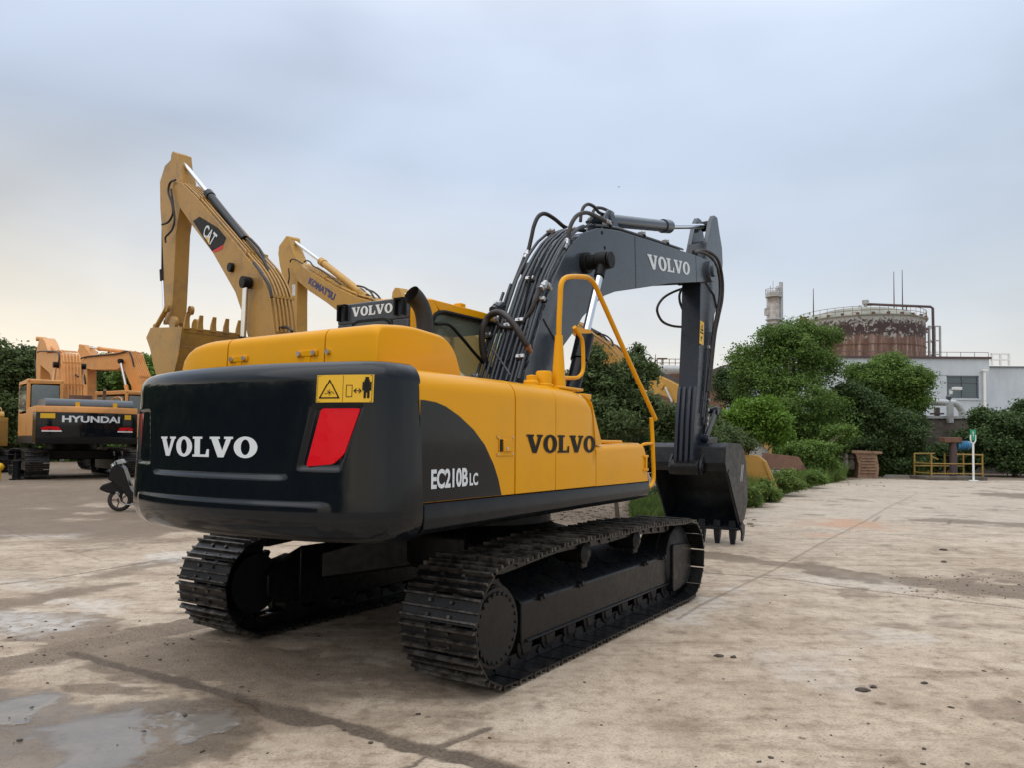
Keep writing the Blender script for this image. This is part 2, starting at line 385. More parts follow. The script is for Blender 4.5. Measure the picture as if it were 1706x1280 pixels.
def track(side):
    """side -1 right, +1 left; the frame is the part, running gear are its sub-parts"""
    yc = 1.195 * side; o = -side if side < 0 else 1     # outward direction
    s = side
    mb = MB()
    def Y(d): return s * d      # distance from the machine's centre line
    # bent side frame: vertical face, sloping top, inner wall, swept as a section along x
    prof = [(1.345, .205), (1.345, .485), (1.325, .505), (1.02, .655), (.90, .715), (.90, .205)]
    secs = []
    for (xx, k) in ((-1.42, 0), (-1.38, 1), (-.9, 1), (-.3, 1), (.4, 1), (1.0, 1), (1.36, 1)):
        secs.append([(xx, Y(a), b) for a, b in prof])
    mb.loft(secs)
    # rear slanted gusset toward the final drive
    mb.prism([(-1.42, .24), (-1.42, .64), (-1.60, .60), (-1.74, .50), (-1.74, .33), (-1.60, .25)], Y(.93), Y(1.10))
    # flange under the face
    mb.box((-1.36, min(Y(1.33), Y(1.365)), .204), (1.36, max(Y(1.33), Y(1.365)), .224))
    f = mb.build('track_frame', FRM, ex, 35, .008, 2, fix=True)
    g = MB().prism(rpoly([(1.37, .60), (1.87, .565), (1.90, .50), (1.88, .24), (1.80, .17), (1.37, .12)], .05), Y(1.20), Y(1.395)).build('idler_guard', FRM, f, 35, .008)
    # handholes in the sloping top: not cut, their dark inside laid on as discs
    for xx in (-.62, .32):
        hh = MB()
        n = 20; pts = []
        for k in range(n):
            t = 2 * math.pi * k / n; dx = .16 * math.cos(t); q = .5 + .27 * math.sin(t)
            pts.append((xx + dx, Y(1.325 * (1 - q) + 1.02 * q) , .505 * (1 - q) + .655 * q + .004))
        hh.add(pts, [list(range(n))]); hh.build('opening_shade_disc', DRK, f, None)
    for xx in (-1.15, -.55, .75, 1.20):
        st = MB(); st.box((xx - .05, min(Y(1.34), Y(1.375)), .47), (xx + .05, max(Y(1.34), Y(1.375)), .50)); st.tube([(xx, Y(1.33), .49), (xx, Y(1.385), .50)], .022, 8); st.build('frame_bracket', DRK, f, 35, .004)
    bl = make_belt(); bl.v = [(a, b + yc, c) for a, b, c in bl.v]; bl.build('track_belt', [SHOE, EDGE], f, None)
    # sprocket with teeth
    sp_ = MB(); n = 21; pts = []
    for k in range(n * 4):
        t = 2 * math.pi * k / (n * 4); r = .345 if k % 4 in (1, 2) else .295; pts.append((-1.79 + r * math.cos(t), .435 + r * math.sin(t)))
    sp_.prism(pts, yc - .03, yc + .03); sp_.disc((-1.79, yc, .435), .24, .36, 'y', 32)
    sp_.build('sprocket', DRK, f, 35)
    fd = MB(); pts = []
    for k in range(96):
        t = 2 * math.pi * k / 96; r = .232 + (.006 if (k // 2) % 2 else -.002); pts.append((-1.81 + r * math.cos(t), .40 + r * math.sin(t)))
    fd.prism(pts, Y(1.385), Y(1.405)); fd.disc((-1.81, Y(1.33), .40), .265, .13, 'y', 40); fd.disc((-1.81, Y(1.25), .42), .30, .12, 'y', 40)
    for k in range(24):
        t = 2 * math.pi * k / 24; fd.disc((-1.81 + .222 * math.cos(t), Y(1.408), .40 + .222 * math.sin(t)), .012, .012, 'y', 6)
    fd.build('final_drive', FRM, f, 35, .003)
    MB().lathe([(.06, -.17), (.30, -.17), (.335, -.15), (.335, -.05), (.36, -.045), (.36, .045), (.335, .05), (.335, .15), (.30, .17), (.06, .17)], 36, (1.63, yc, .43), 0, 'y').build('idler_wheel', DRK, f, 35)
    for k in range(9):
        xx = -1.32 + k * .335
        MB().lathe([(.045, -.13), (.10, -.12), (.10, -.06), (.082, -.055), (.082, .055), (.10, .06), (.10, .12), (.045, .13)], 18, (xx, yc, .175), 0, 'y').build('bottom_roller', DRK, f, 35)
    for k in range(9):
        rb = MB(); xx = -1.32 + k * .335; rb.prism([(xx - .08, .22), (xx + .08, .22), (xx + .045, .115), (xx - .045, .115)], Y(1.27), Y(1.33)); rb.build('roller_bracket', DRK, f, 35, .006)
    for xx in (-.42, .60):
        MB().lathe([(.03, -.15), (.085, -.12), (.085, .10), (.07, .14), (.05, .16)], 18, (xx, yc + s * .02, .72), 0, 'y').build('carrier_roller', DRK, f, 35)
        MB().box((xx - .05, yc - .13, .60), (xx + .05, yc - .06, .74)).build('roller_stand', DRK, f, 35, .008)
    return f
track(-1); track(1)
# centre of the undercarriage and the swing ring
mb = MB(); mb.loft([[(.78 * math.cos(2 * math.pi * k / 24) * q, .78 * math.sin(2 * math.pi * k / 24) * q, zz) for k in range(24)] for zz, q in ((.48, .9), (.55, 1), (.80, 1), (.88, .85))])
for sx in (-1, 1):
    for sy in (-1, 1):
        mb.loft([[(sx * .3, sy * .3, .5), (sx * .65, sy * .25, .5), (sx * .65, sy * .25, .86), (sx * .3, sy * .3, .86)],
                 [(sx * .75, sy * 1.0, .38), (sx * 1.25, sy * 1.0, .38), (sx * 1.25, sy * 1.0, .60), (sx * .75, sy * 1.0, .60)]])
mb.build('undercarriage', DRK, ex, 35, .02, 2, fix=True)
MB().disc((0, 0, .955), .66, .15, 'z', 48).build('swing_ring', DRK, ex, 35, .01)
# deck and skirts
mb = MB(); mb.box((-2.3, -1.05, 1.07), (1.0, 1.05, 1.235)); mb.box((-2.3, -.5, .98), (.9, .5, 1.06)); mb.box((1.0, -.42, 1.02), (1.35, .42, 1.35)); mb.build('deck', DRK, ex, 35, .02)
for sy in (-1, 1):
    prof = [(1.13, 1.05), (1.225, 1.055), (1.258, 1.09), (1.262, 1.225), (1.252, 1.243), (1.13, 1.245)]
    MB().loft([[(xx, sy * a, b + dz * (1 if b < 1.15 else 0)) for a, b in prof] for xx, dz in ((-2.40 if sy < 0 else -1.7, -.005), (-1.6, 0), (-.2, .015), (.8, .02), (1.075, .03))]).build('side_skirt', SKT, ex, 35, .006, 2, fix=True)
# ---- counterweight: a curved shell lofted along its plan line, pressed-in panel on the rear face
def cw_plan():
    P = [(-2.44, -1.285)]
    c = [(-2.52, -1.287), (-2.62, -1.275), (-2.705, -1.24), (-2.775, -1.18), (-2.825, -1.10)]
    P += c
    for y in np.linspace(-1.0, 1.0, 81): P.append((-(3.03 - .165 * y * y), y))
    P += [(a, -b) for a, b in c[::-1]] + [(-2.44, 1.285)]
    P = np.array(P); d = np.r_[0, np.cumsum(np.hypot(*np.diff(P, axis=0).T))]; s = np.linspace(0, d[-1], 300)
    X = np.interp(s, d, P[:, 0]); Y = np.interp(s, d, P[:, 1])
    k = np.array([1, 4, 6, 4, 1]) / 16
    for _ in range(3):
        X[2:-2] = np.convolve(X, k, 'valid'); Y[2:-2] = np.convolve(Y, k, 'valid')
    return X, Y
def sst(a, b, x): q = np.clip((x - a) / (b - a), 0, 1); return q * q * (3 - 2 * q)
X, Y = cw_plan(); TX = np.gradient(X); TY = np.gradient(Y); tl = np.hypot(TX, TY); NX, NY = TY / tl, -TX / tl   # inward below
if NX[150] < 0: NX, NY = -NX, -NY
NX[0] = NX[-1] = 0; NY[0] = 1; NY[-1] = -1
zs_, ins = [], []
for a in np.linspace(0, 1, 10): zs_.append(1.02 + .17 * (1 - math.cos(a * math.pi / 2))); ins.append(.13 * (1 - math.sin(a * math.pi / 2)) + .0)
for zz in np.linspace(1.205, 1.98, 79): zs_.append(zz); ins.append(.035 * (zz - 1.205) / .775)
for a in np.linspace(.1, 1, 9): zs_.append(1.98 + .12 * math.sin(a * math.pi / 2)); ins.append(.035 + .12 * (1 - math.cos(a * math.pi / 2)))
zs_ = np.array(zs_); ins = np.array(ins)
YY, ZZ = np.meshgrid(Y, zs_); face = sst(-2.60, -2.74, X)[None, :]
aY = np.abs(YY)
panel = sst(1.385, 1.415, ZZ) * (1 - sst(.60 + (ZZ - 1.4) * .22, .69 + (ZZ - 1.4) * .22, aY)) * (1 - sst(1.46, 1.96, ZZ))
low = (1 - sst(1.235, 1.262, ZZ)) * (1 - sst(.86, .98, aY))
lightr = sst(1.445, 1.47, ZZ) * (1 - sst(1.815, 1.835, ZZ)) * sst(.73 + (ZZ - 1.46) * .22, .765 + (ZZ - 1.46) * .22, aY) * (1 - sst(1.11 - (1.82 - ZZ) * .32, 1.13 - (1.82 - ZZ) * .32, aY))
side_g = np.exp(-((ZZ - 1.25) / .012) ** 2) * .004
INS = ins[:, None] + face * (panel * .022 - low * .014 + lightr * .016)
VX = X[None, :] + NX[None, :] * INS; VY = YY + NY[None, :] * INS
nr, nc = VX.shape
vs = [(VX[i, j], VY[i, j], ZZ[i, j]) for i in range(nr) for j in range(nc)]
fs = [(i * nc + j + 1, i * nc + j, (i + 1) * nc + j, (i + 1) * nc + j + 1) for i in range(nr - 1) for j in range(nc - 1)]
fs += [[j for j in range(nc)], [(nr - 1) * nc + j for j in range(nc)][::-1]]
mb = MB(); mb.add(vs, fs); cw = mb.build('counterweight', BLK, ex, 60, fix=True)
def cws(y, z, d=.004):
    """a point on the counterweight's rear face, d metres proud"""
    j = int(np.argmin(np.abs(Y - y) + (X > -2.6) * 9)); i = int(np.argmin(np.abs(zs_ - z)))
    yy = y; xx = np.interp(y, Y[8:-8], VX[i, 8:-8]); return (float(xx - d), yy, z)
LW = slab_word('VOLVO')
letter_obj(LW, lambda a, b: cws(.59 - a * 1.02, 1.512 + b * .128, .005), WHT, cw, label='white slab serif brand lettering')
mb = MB()
for i in range(5):
    a = i / 4; y = -.84 - .33 * a
    mb.v += [cws(y, 1.842, .004), cws(y, 2.008, .004)]
mb.f = [(2 * i, 2 * i + 2, 2 * i + 3, 2 * i + 1) for i in range(4)]; mb.m = [0] * 4
sg = mb.build('warning_sign', SGN, cw, None)
def sgm(a, b): return cws(-.84 - .33 * a, 1.842 + .166 * b, .0065)
ln = MB()
def line2(pts, wd_, asp=2.0):
    for (x0, y0), (x1, y1) in zip(pts, pts[1:]):
        dx, dy = (x1 - x0) * asp, y1 - y0; l = math.hypot(dx, dy); nx, ny = -dy / l * wd_ / 2 / asp, dx / l * wd_ / 2
        ex_, ey_ = dx / l * wd_ / 2 / asp, dy / l * wd_ / 2
        ln.add([sgm(*p) for p in ((x0 - ex_ + nx, y0 - ey_ + ny), (x1 + ex_ + nx, y1 + ey_ + ny), (x1 + ex_ - nx, y1 + ey_ - ny), (x0 - ex_ - nx, y0 - ey_ - ny))], [(0, 1, 2, 3)])
line2([(.07, .16), (.25, .80), (.43, .16), (.07, .16)], .045)
line2([(.5, .03), (.5, .97)], .012); line2([(.02, .03), (.98, .03), (.98, .97), (.02, .97), (.02, .03)], .012)
line2([(.17, .30), (.30, .38), (.34, .30)], .02); line2([(.25, .25), (.25, .46)], .02); line2([(.21, .42), (.29, .28)], .02)
line2([(.56, .20), (.66, .20), (.66, .60), (.56, .60), (.56, .20)], .02)
line2([(.70, .40), (.81, .40)], .03); line2([(.73, .47), (.695, .40), (.73, .33)], .03); line2([(.78, .47), (.815, .40), (.78, .33)], .03)
line2([(.90, .42), (.90, .74)], .16); line2([(.873, .18), (.873, .45)], .07); line2([(.927, .18), (.927, .45)], .07); line2([(.845, .44), (.845, .72)], .05); line2([(.955, .44), (.955, .72)], .05)
line2([(.90, .84), (.90, .86)], .11)
ln.build('pictogram', INK, sg, None)
for s in (-1, 1):
    pts = rpoly([(.785, 1.468), (.865, 1.808), (1.100, 1.808), (1.020, 1.545), (.955, 1.485)], .02, 3)
    mb = MB(); n = len(pts); mb.add([cws(s * a, b, -.004 if s > 0 else .006) for a, b in pts] + [cws(s * a * 1.0, b, -.01) for a, b in pts], [list(range(n))] + [(i, (i + 1) % n, n + (i + 1) % n, n + i) for i in range(n)])
    mb.build('tail_light', RED, cw, None)
# ---- side bodywork: panels with rounded upper edge
def body_prof(zt, sy, r=.16, yi=.34, zb=1.247):
    P = [(1.26, zb), (1.26, zt - r)]
    for k in range(1, 8): t = rad(90 * k / 8); P.append((1.26 - r + r * math.cos(t), zt - r + r * math.sin(t) * .93))
    P += [(1.26 - r - .05, zt - r * .05), (yi, zt + .02), (yi, zb)]
    return [(sy * a, b) for a, b in P]
def panel_(name, xs, sy, mat=YEL, yi=.34, label=None, zb=1.247):
    secs = [[(xx, a, b) for a, b in body_prof(zt, sy, min(.16, zt - 1.4), yi, zb)] for xx, zt in xs]
    return MB().loft(secs).build(name, mat, ex, 35, .004, 2, label=label, fix=True)
bp = panel_('side_panel', [(-2.452, 2.085), (-1.388, 2.09)], -1, label='yellow side panel with a black quarter-round corner')
d1 = panel_('service_door', [(-1.372, 2.09), (-.795, 2.085)], -1)
d2 = panel_('service_door', [(-.788, 2.085), (-.40, 2.075), (-.25, 2.06), (-.19, 2.035), (-.165, 1.99), (-.125, 1.78), (-.092, 1.60)], -1)
MB().loft([[(xf, yy_, zz) for xf, zz in ((-.088 - (zt - 1.605) * .19, zt), (-.088, 1.605), (.055 - k_ * .02, 1.605), (-.115 - k_ * .03, zt - .02))] for yy_, zt, k_ in ((-1.256, 1.93, 1), (-1.235, 1.985, .3), (-1.18, 2.02, 0), (-.345, 2.03, 0))]).build('front_cowl', YEL, ex, 40, .008, 3, fix=True)
tb = MB().loft([[(xx, a, b) for a, b in body_prof(zt, -1, .06, .45)] for xx, zt in ((-.084, 1.60), (.90, 1.625), (.955, 1.61), (.985, 1.57), (1.062, 1.25))]).build('toolbox', YEL, ex, 35, .004, fix=True)
MB().box((.05, -1.10, 1.612), (.80, -.60, 1.645)).build('toolbox_lid', YEL, tb, 35, .012, 3)
mb = MB()
for zz in (1.49, 1.36): mb.box((.925, -1.272, zz - .012), (1.035, -1.26, zz + .012))
mb.box((.965, -1.276, 1.35), (.995, -1.262, 1.50)); mb.build('hinge', YEL, tb, 35, .003)
mb = MB(); arc = [(-2.452, 1.87), (-2.41, 1.87), (-2.30, 1.862), (-2.20, 1.84), (-2.06, 1.785), (-1.9, 1.70), (-1.77, 1.60), (-1.66, 1.465), (-1.60, 1.36), (-1.56, 1.25)]
mb.add([(a, -1.2635, b) for a, b in arc] + [(-2.452, -1.2635, 1.25)], [list(range(11))[::-1]]); sd_ = mb.build('black_corner', BLK, bp, None)
letter_obj(sans_word('EC210B', .035), quadmap((-2.345, -1.267, 1.327), (-1.965, -1.267, 1.330), (-1.965, -1.267, 1.452), (-2.345, -1.267, 1.449)), WHT, sd_, label='white model number lettering')
letter_obj(sans_word('LC', .03), quadmap((-1.945, -1.267, 1.332), (-1.85, -1.267, 1.333), (-1.85, -1.267, 1.415), (-1.945, -1.267, 1.415)), WHT, sd_, label='small white letters after the model number')
# word across the two doors: each door carries its own letters
half = [(v, f) for v, f in LW]
fn = quadmap((-1.235, -1.2645, 1.540), (-.115, -1.2645, 1.537), (-.115, -1.2645, 1.677), (-1.235, -1.2645, 1.677))
def cutx(polys, lo, hi):
    return [(v, f) for v, f in polys if lo <= sum(p[0] for p in v) / len(v) < hi]
letter_obj(cutx(half, 0, .40), fn, INK, d1, label='black lettering on the rear door'); letter_obj(cutx(half, .40, 1.1), fn, INK, d2, label='black lettering on the front door')
# latch
mb = MB(); mb.box((-1.60, -1.266, 1.545), (-1.435, -1.262, 1.645)); lt = mb.build('latch', YEL, bp, 35, .003)
MB().box((-1.592, -1.268, 1.552), (-1.555, -1.2665, 1.638)).build('latch_recess', INK, lt, None)
MB().box((-1.55, -1.275, 1.552), (-1.445, -1.266, 1.638)).build('latch_flap', YEL, lt, 35, .004)
mb = MB(); mb.disc((-1.51, -1.277, 1.575), .010, .008, 'y', 12)
for a, b in ((-1.61, 1.655), (-1.425, 1.655), (-1.61, 1.535), (-1.425, 1.535)): mb.disc((a, -1.266, b), .008, .008, 'y', 8)
mb.build('lock', BLT, lt, 35)
for (a, b) in ((-1.61, 1.655), (-1.61, 1.535)): MB().box((a - .014, -1.2655, b - .012), (a + .20, -1.262, b + .012)).build('latch_strip', YEL, lt, 35, .003)
# left side body (seen only past the hood)
panel_('left_panel', [(-2.452, 2.085), (-.72, 2.09)], 1)
MB().box((-2.44, -.345, 1.24), (-.70, .345, 2.05)).build('engine_bay', DRK, ex, 35, .02)
MB().box((-.60, .36, 1.24), (1.20, 1.24, 1.34)).build('cab_floor', DRK, ex, 35, .02)
# ---- engine hood: rounded section swept across
hp = rpoly([(-2.435, 2.10), (-2.425, 2.375), (-2.10, 2.41), (-1.74, 2.385), (-1.62, 2.31), (-1.53, 2.10)], [0, .075, .1, .07, .12, 0], 6)
def hood_sec(y, sz, sx=1., tz=0): return [(-1.98 + (a + 1.98) * sx, y, 2.10 + (b - 2.10) * (sz + tz)) for a, b in hp]
MB().loft([hood_sec(-.89, .86, .985), hood_sec(-.886, .91, .99), hood_sec(-.872, .96, .996), hood_sec(-.84, .985), hood_sec(-.79, 1.), hood_sec(-.425, 1.)]).build('engine_hood', YEL, ex, 40, .003, 2, fix=True, label='yellow hood section on the right over the counterweight')
hm = MB().loft([hood_sec(-.415, 1.), hood_sec(.40, 1., 1., .0), hood_sec(.585, 1., 1., -.01)]).build('engine_hood', YEL, ex, 40, .003, 2, fix=True, label='yellow middle hood section with two hinges')
MB().loft([hood_sec(.597, 1., 1., -.01), hood_sec(.80, .99, 1., 0), hood_sec(.92, .95, .998), hood_sec(1.02, .88, .993), hood_sec(1.09, .76, .985), hood_sec(1.135, .60, .975), hood_sec(1.155, .38, .97)]).build('engine_hood', YEL, ex, 40, .003, 2, fix=True, label='yellow rounded hood section on the far left')
for yc_ in (.455, -.26):
    mb = MB(); mb.box((-2.460, yc_ - .09, 2.105), (-2.435, yc_ + .09, 2.125)); mb.box((-2.4385, yc_ - .03, 2.12), (-2.432, yc_ + .03, 2.20)); mb.box((-2.442, yc_ - .10, 2.195), (-2.432, yc_ + .10, 2.235)); hh_ = mb.build('hood_hinge', YEL, hm, 35, .003)
    for dy in (-.07, .07): MB().tube([(-2.435, yc_ + dy, 2.215), (-2.458, yc_ + dy, 2.215)], .018, 6).build('hood_bolt', BLT, hh_, 35)
MB().tube([(-2.43, -.46, 2.215), (-2.455, -.46, 2.215)], .018, 6).build('hood_bolt', BLT, hm, 35)
# ---- cab
cab = MB()
C0, C1, CR, CL = -.64, 1.18, .35, 1.27
# right wall with window opening, made of pillars and rails
wall = MB()
wall.prism(rpoly([(C0, 1.26), (C0, 2.86), (C0 + .03, 2.94), (C0 + .30, 2.985), (-.22, 2.885), (-.33, 2.83), (-.40, 2.60), (-.46, 2.0), (-.46, 1.26)], [0, .05, .05, 0, .12, .1, .1, 0, 0]), CR, CR + .05)
wall.prism([(C0 + .29, 2.984), (.5, 2.985), (C1, 2.95), (C1 + .02, 2.86), (.6, 2.888), (-.22, 2.886)], CR + .001, CR + .05)
wall.prism([(C1 - .06, 2.90), (C1 + .02, 2.90), (C1 + .10, 2.0), (C1 + .05, 1.26), (C1 - .02, 1.26), (C1 + .02, 2.0)], CR + .002, CR + .05)
wall.box((-.46, CR, 1.26), (C1, CR + .05, 1.95))
cb = wall.build('cab', YEL, ex, 35, .012, 3, fix=True)
MB().loft([[(C0 + .02, CR + .0, 2.90), (C0 + .10, CR + .02, 2.965), (C0 + .12, CR + .45, 3.0), (C0 + .10, CL - .02, 2.965), (C0 + .02, CL, 2.90)],
           [(C0 + .30, CR, 2.93), (C0 + .31, CR + .03, 2.995), (C0 + .32, CR + .45, 3.02), (C0 + .31, CL - .03, 2.995), (C0 + .30, CL, 2.93)],
           [(C1, CR, 2.90), (C1, CR + .03, 2.955), (C1, CR + .45, 2.98), (C1, CL - .03, 2.955), (C1, CL, 2.90)]]).build('cab_roof', YEL, cb, 40, .01, 2, fix=True)
MB().prism(rpoly([(-.40, 1.96), (-.385, 2.60), (-.31, 2.81), (-.20, 2.868), (.6, 2.872), (C1 - .08, 2.85), (C1 - .02, 1.96)], [0, .1, .1, .1, 0, .04, 0]), CR + .020, CR + .028).build('side_glass', GLS, cb, None)
gk = MB(); gp = rpoly([(-.435, 1.96), (-.40, 2.62), (-.32, 2.84), (-.18, 2.886), (.6, 2.89), (C1 - .04, 2.87)], [0, .1, .1, .1, 0, 0]); gk.tube([(a, CR - .002, b) for a, b in gp], .022, 8); gk.build('window_gasket', INK, cb)
# rear wall: dark panel round a dark window
rp_ = MB()
Yl, Yr = CL - .0, CR + .02
rp_.prism([(Yl, 2.76), (Yl, 2.925), (Yl - .03, 2.955), (Yr + .03, 2.955), (Yr, 2.925), (Yr, 2.76)], C0 - .03, C0 + .02, axis=0)
for a, b in ((Yl, Yl - .19), (Yr, Yr + .19)): rp_.box((C0 - .03, min(a, b), 2.0), (C0 + .02, max(a, b), 2.76))
rp_.box((C0 - .028, Yr + .19, 2.0), (C0 + .02, Yl - .19, 2.25))
rw = rp_.build('cab_rear_panel', GRY, cb, 35, .012, 3, fix=True)
MB().prism(rpoly([(Yl - .10, 2.2), (Yl - .13, 2.62), (Yl - .22, 2.79), (Yr + .22, 2.79), (Yr + .13, 2.62), (Yr + .10, 2.2)], [0, .08, .1, .1, .08, 0]), C0 - .040, C0 - .028, axis=0).build('window_surround', SKT, rw, 35, .006)
MB().prism(rpoly([(Yl - .14, 2.2), (Yl - .165, 2.62), (Yl - .24, 2.755), (Yr + .24, 2.755), (Yr + .165, 2.62), (Yr + .14, 2.2)], [0, .08, .1, .1, .08, 0]), C0 - .045, C0 - .036, axis=0).build('rear_glass', DGL, rw, 35)
letter_obj(LW, quadmap((C0 - .034, 1.075, 2.825), (C0 - .034, .555, 2.825), (C0 - .034, .555, 2.915), (C0 - .034, 1.075, 2.915)), WHT, rw)
for a in (Yl - .03, Yr + .14):
    mb = MB(); mb.box((C0 - .075, a - .02, 2.79), (C0 - .03, a + .0, 2.95)); mb.box((C0 - .075, a - .11, 2.93), (C0 - .03, a, 2.95)); mb.box((C0 - .075, a - .11, 2.79), (C0 - .03, a - .09, 2.95)); mb.build('grab_bracket', INK, rw, 35, .003)
# left wall and front of the cab, and the seat seen through the glass
mb = MB()
for a, b in ((C0, C0 + .10), (.15, .22), (C1 - .07, C1)): mb.box((a, CL - .04, 1.26), (b, CL, 2.93))
mb.box((C0, CL - .04, 1.26), (C1, CL, 1.5)); mb.box((C0, CL - .04, 2.85), (C1, CL, 2.93)); mb.build('cab_door', YEL, cb, 35, .01)
MB().box((C0 + .03, CR + .06, 2.855), (C1 - .05, CL - .06, 2.90)).build('headliner', INK, cb, 35)
mb = MB(); mb.box((-.15, .60, 1.35), (.40, 1.05, 1.75)); mb.prism([(-.30, 1.70), (-.12, 1.72), (-.20, 2.50), (-.34, 2.50)], .60, 1.05); mb.build('seat', INK, cb, 35, .04, 3)
MB().tube([(1.13, CR + .05, 2.9), (1.16, CR + .05, 2.0)], .01, 6).build('wiper', INK, cb)
mb = MB(); a_, b_ = L(*zf(705, 285), .37), L(*zf(190, 170), .5)
mb.box((a_[0] - .05, CR + .03, 2.985), (a_[0] + .04, CR + .12, 3.03)); mb.build('roof_lug', YEL, cb, 35, .01); MB().disc((-.42, .55, 3.03), .015, .06, 'z', 10).build('roof_bolt', INK, cb)
hs = MB(); hs.tube([L(*zf(*p), .31) for p in ((345, 520), (420, 520), (490, 525), (560, 570), (640, 660), (720, 750), (800, 850), (880, 940), (935, 1010))], .016, 8, smooth=4); hs.build('hose', INK, cb, label='black hose sagging across the cab side window')
# ---- exhaust
e = MB(); ep = [(-.90, -.02, 2.10), (-.90, -.02, 2.50), (-.905, -.02, 2.66), (-.93, -.01, 2.77), (-.98, .01, 2.845), (-1.04, .02, 2.88)]
e.tube(ep, [.074] * 4 + [.078, .082], 24, smooth=5, cap=False); e.tube([(a, b, c) for a, b, c in ep], [.068] * 4 + [.072, .077], 24, smooth=5, cap=False)
ep_ = e.build('exhaust_pipe', paint('exhaust_black', (.022, .020, .019), .5, var=.25, bmp=.08), ex, 40)
# ---- boom
BT = [(.28, 1.42), (.26, 1.95), (.50, 2.45), (.74, 2.93), (.98, 3.37), (1.21, 3.66), (1.38, 3.83), (1.63, 4.0), (1.98, 4.14), (2.31, 4.21), (2.62, 4.26), (3.71, 4.375), (5.0, 4.50), (5.55, 4.555), (5.95, 4.58)]
BB = [(6.12, 4.46), (6.05, 4.30), (5.80, 4.20), (4.34, 3.915), (3.09, 3.62), (2.49, 3.48), (2.19, 3.38), (1.94, 3.24), (1.64, 3.05), (1.42, 2.85), (1.17, 2.65), (1.01, 2.43), (.82, 1.9), (.78, 1.42)]
out = BT + BB
bm_ = MB(); bm_.prism(inset(out, .03), -.205, .205); core = bm_.build('boom', GRY, ex, 35)
for s in (-1, 1):
    MB().prism(out, s * .203, s * .225).build('boom_side_plate', GRY, core, 35, .005, 2)
mb = MB()
for s in (-1, 1): mb.disc((1.66, s * .255, 3.66), .12, .07, 'y', 28); mb.disc((1.66, s * .555, 3.66), .095, .03, 'y', 24); mb.disc((1.66, s * .33, 3.66), .085, .10, 'y', 24)
mb.disc((1.66, 0, 3.66), .055, 1.12, 'y', 24); mb.build('boom_pin', INK, core, 35, .005)
mb = MB()
mb.add([(3.10, -.2275, 3.63), (3.125, -.2275, 3.63), (3.09, -.2275, 4.31), (3.065, -.2275, 4.31)], [(0, 1, 2, 3)]); mb.add([(5.42, -.2275, 4.13), (5.435, -.2275, 4.13), (5.39, -.2275, 4.53), (5.375, -.2275, 4.53)], [(0, 1, 2, 3)])
mb.tube([L(*ze(435, 830), -.228), L(*ze(520, 985), -.228)], .010, 6)
mb.build('weld_seam', ARM, core, None)
# brand on boom: from the photo, on the near plate
q = [L(*zg(*p), -.229) for p in ((130, 535), (440, 575), (440, 490), (84, 405))]
letter_obj(LW, quadmap(L(*zg(108, 528), -.229), L(*zg(441, 580), -.229), L(*zg(438, 478), -.229), L(*zg(90, 405), -.229)), WHT, core)
mb = MB()
for (u, v) in ((788, 260), (806, 358), (590, 318)): p = L(*z3(u, v), -.2275); mb.disc(p, .022, .006, 'y', 10)
mb.build('grease_point', INK, core)
# tip boss
mb = MB(); mb.disc((6.0, 0, 4.40), .17, .58, 'y', 32); mb.disc((6.0, 0, 4.40), .09, .66, 'y', 24); mb.build('arm_pin', GRY, core, 35, .01, 2)
# ---- boom cylinders
for s in (-1, 1):
    yy = s * .44
    top = Vector((2.03, yy, 3.79)); bot = Vector((.72, yy, 1.42)); d = (bot - top).normalized()
    # bend the line through the traced rod
    pA = Vector((1.80, yy, 3.76)) if False else top
    yy = s * .46; top = Vector((1.66, yy, 3.66)); bot = Vector((.60, yy, 1.40)); d = (bot - top).normalized()
    k = (top.z - 2.78) / -d.z
    br = MB(); j = top + d * k; br.tube([j, j + d * .32], .098, 28); br.tube([j + d * .32, bot], .082, 28); bl_ = br.build('boom_cylinder', INK if False else SKT, core, 40, .006, 2)
    MB().tube([top, j], .044, 24).build('cylinder_rod', CHR, bl_)
    e_ = MB(); e_.disc(tuple(top), .10, .14, 'y', 28); e_.tube([top, top + d * .22], .06, 16); e_.build('rod_eye', INK, bl_, 35, .006)
# ---- arm cylinder on top of the boom
A0, A1, A2 = Vector((2.62, 0, 4.43)), Vector((4.83, 0, 4.885)), Vector((6.52, 0, 5.30))
d = (A1 - A0).normalized()
ac = MB(); ac.tube([A0 + d * .12, A1 - d * .25], .084, 28); ac.tube([A1 - d * .25, A1], .102, 28); acy = ac.build('arm_cylinder', GRY, core, 40, .006, 2)
MB().tube([A1, A2], .042, 24).build('cylinder_rod', CHR, acy)
ac = MB(); ac.disc(tuple(A2), .085, .12, 'y', 24); ac.disc(tuple(A2), .045, .34, 'y', 16); ac.build('rod_eye', INK, acy, 35, .005)
cl_ = MB()
for s in (-1, 1): cl_.prism([(2.35, 4.20), (2.42, 4.42), (2.52, 4.52), (2.66, 4.52), (2.76, 4.42), (2.95, 4.27)], s * .09, s * .12)
cl_.disc((2.60, 0, 4.43), .06, .28, 'y', 20); cl_.build('cylinder_bracket', GRY, core, 35, .006)
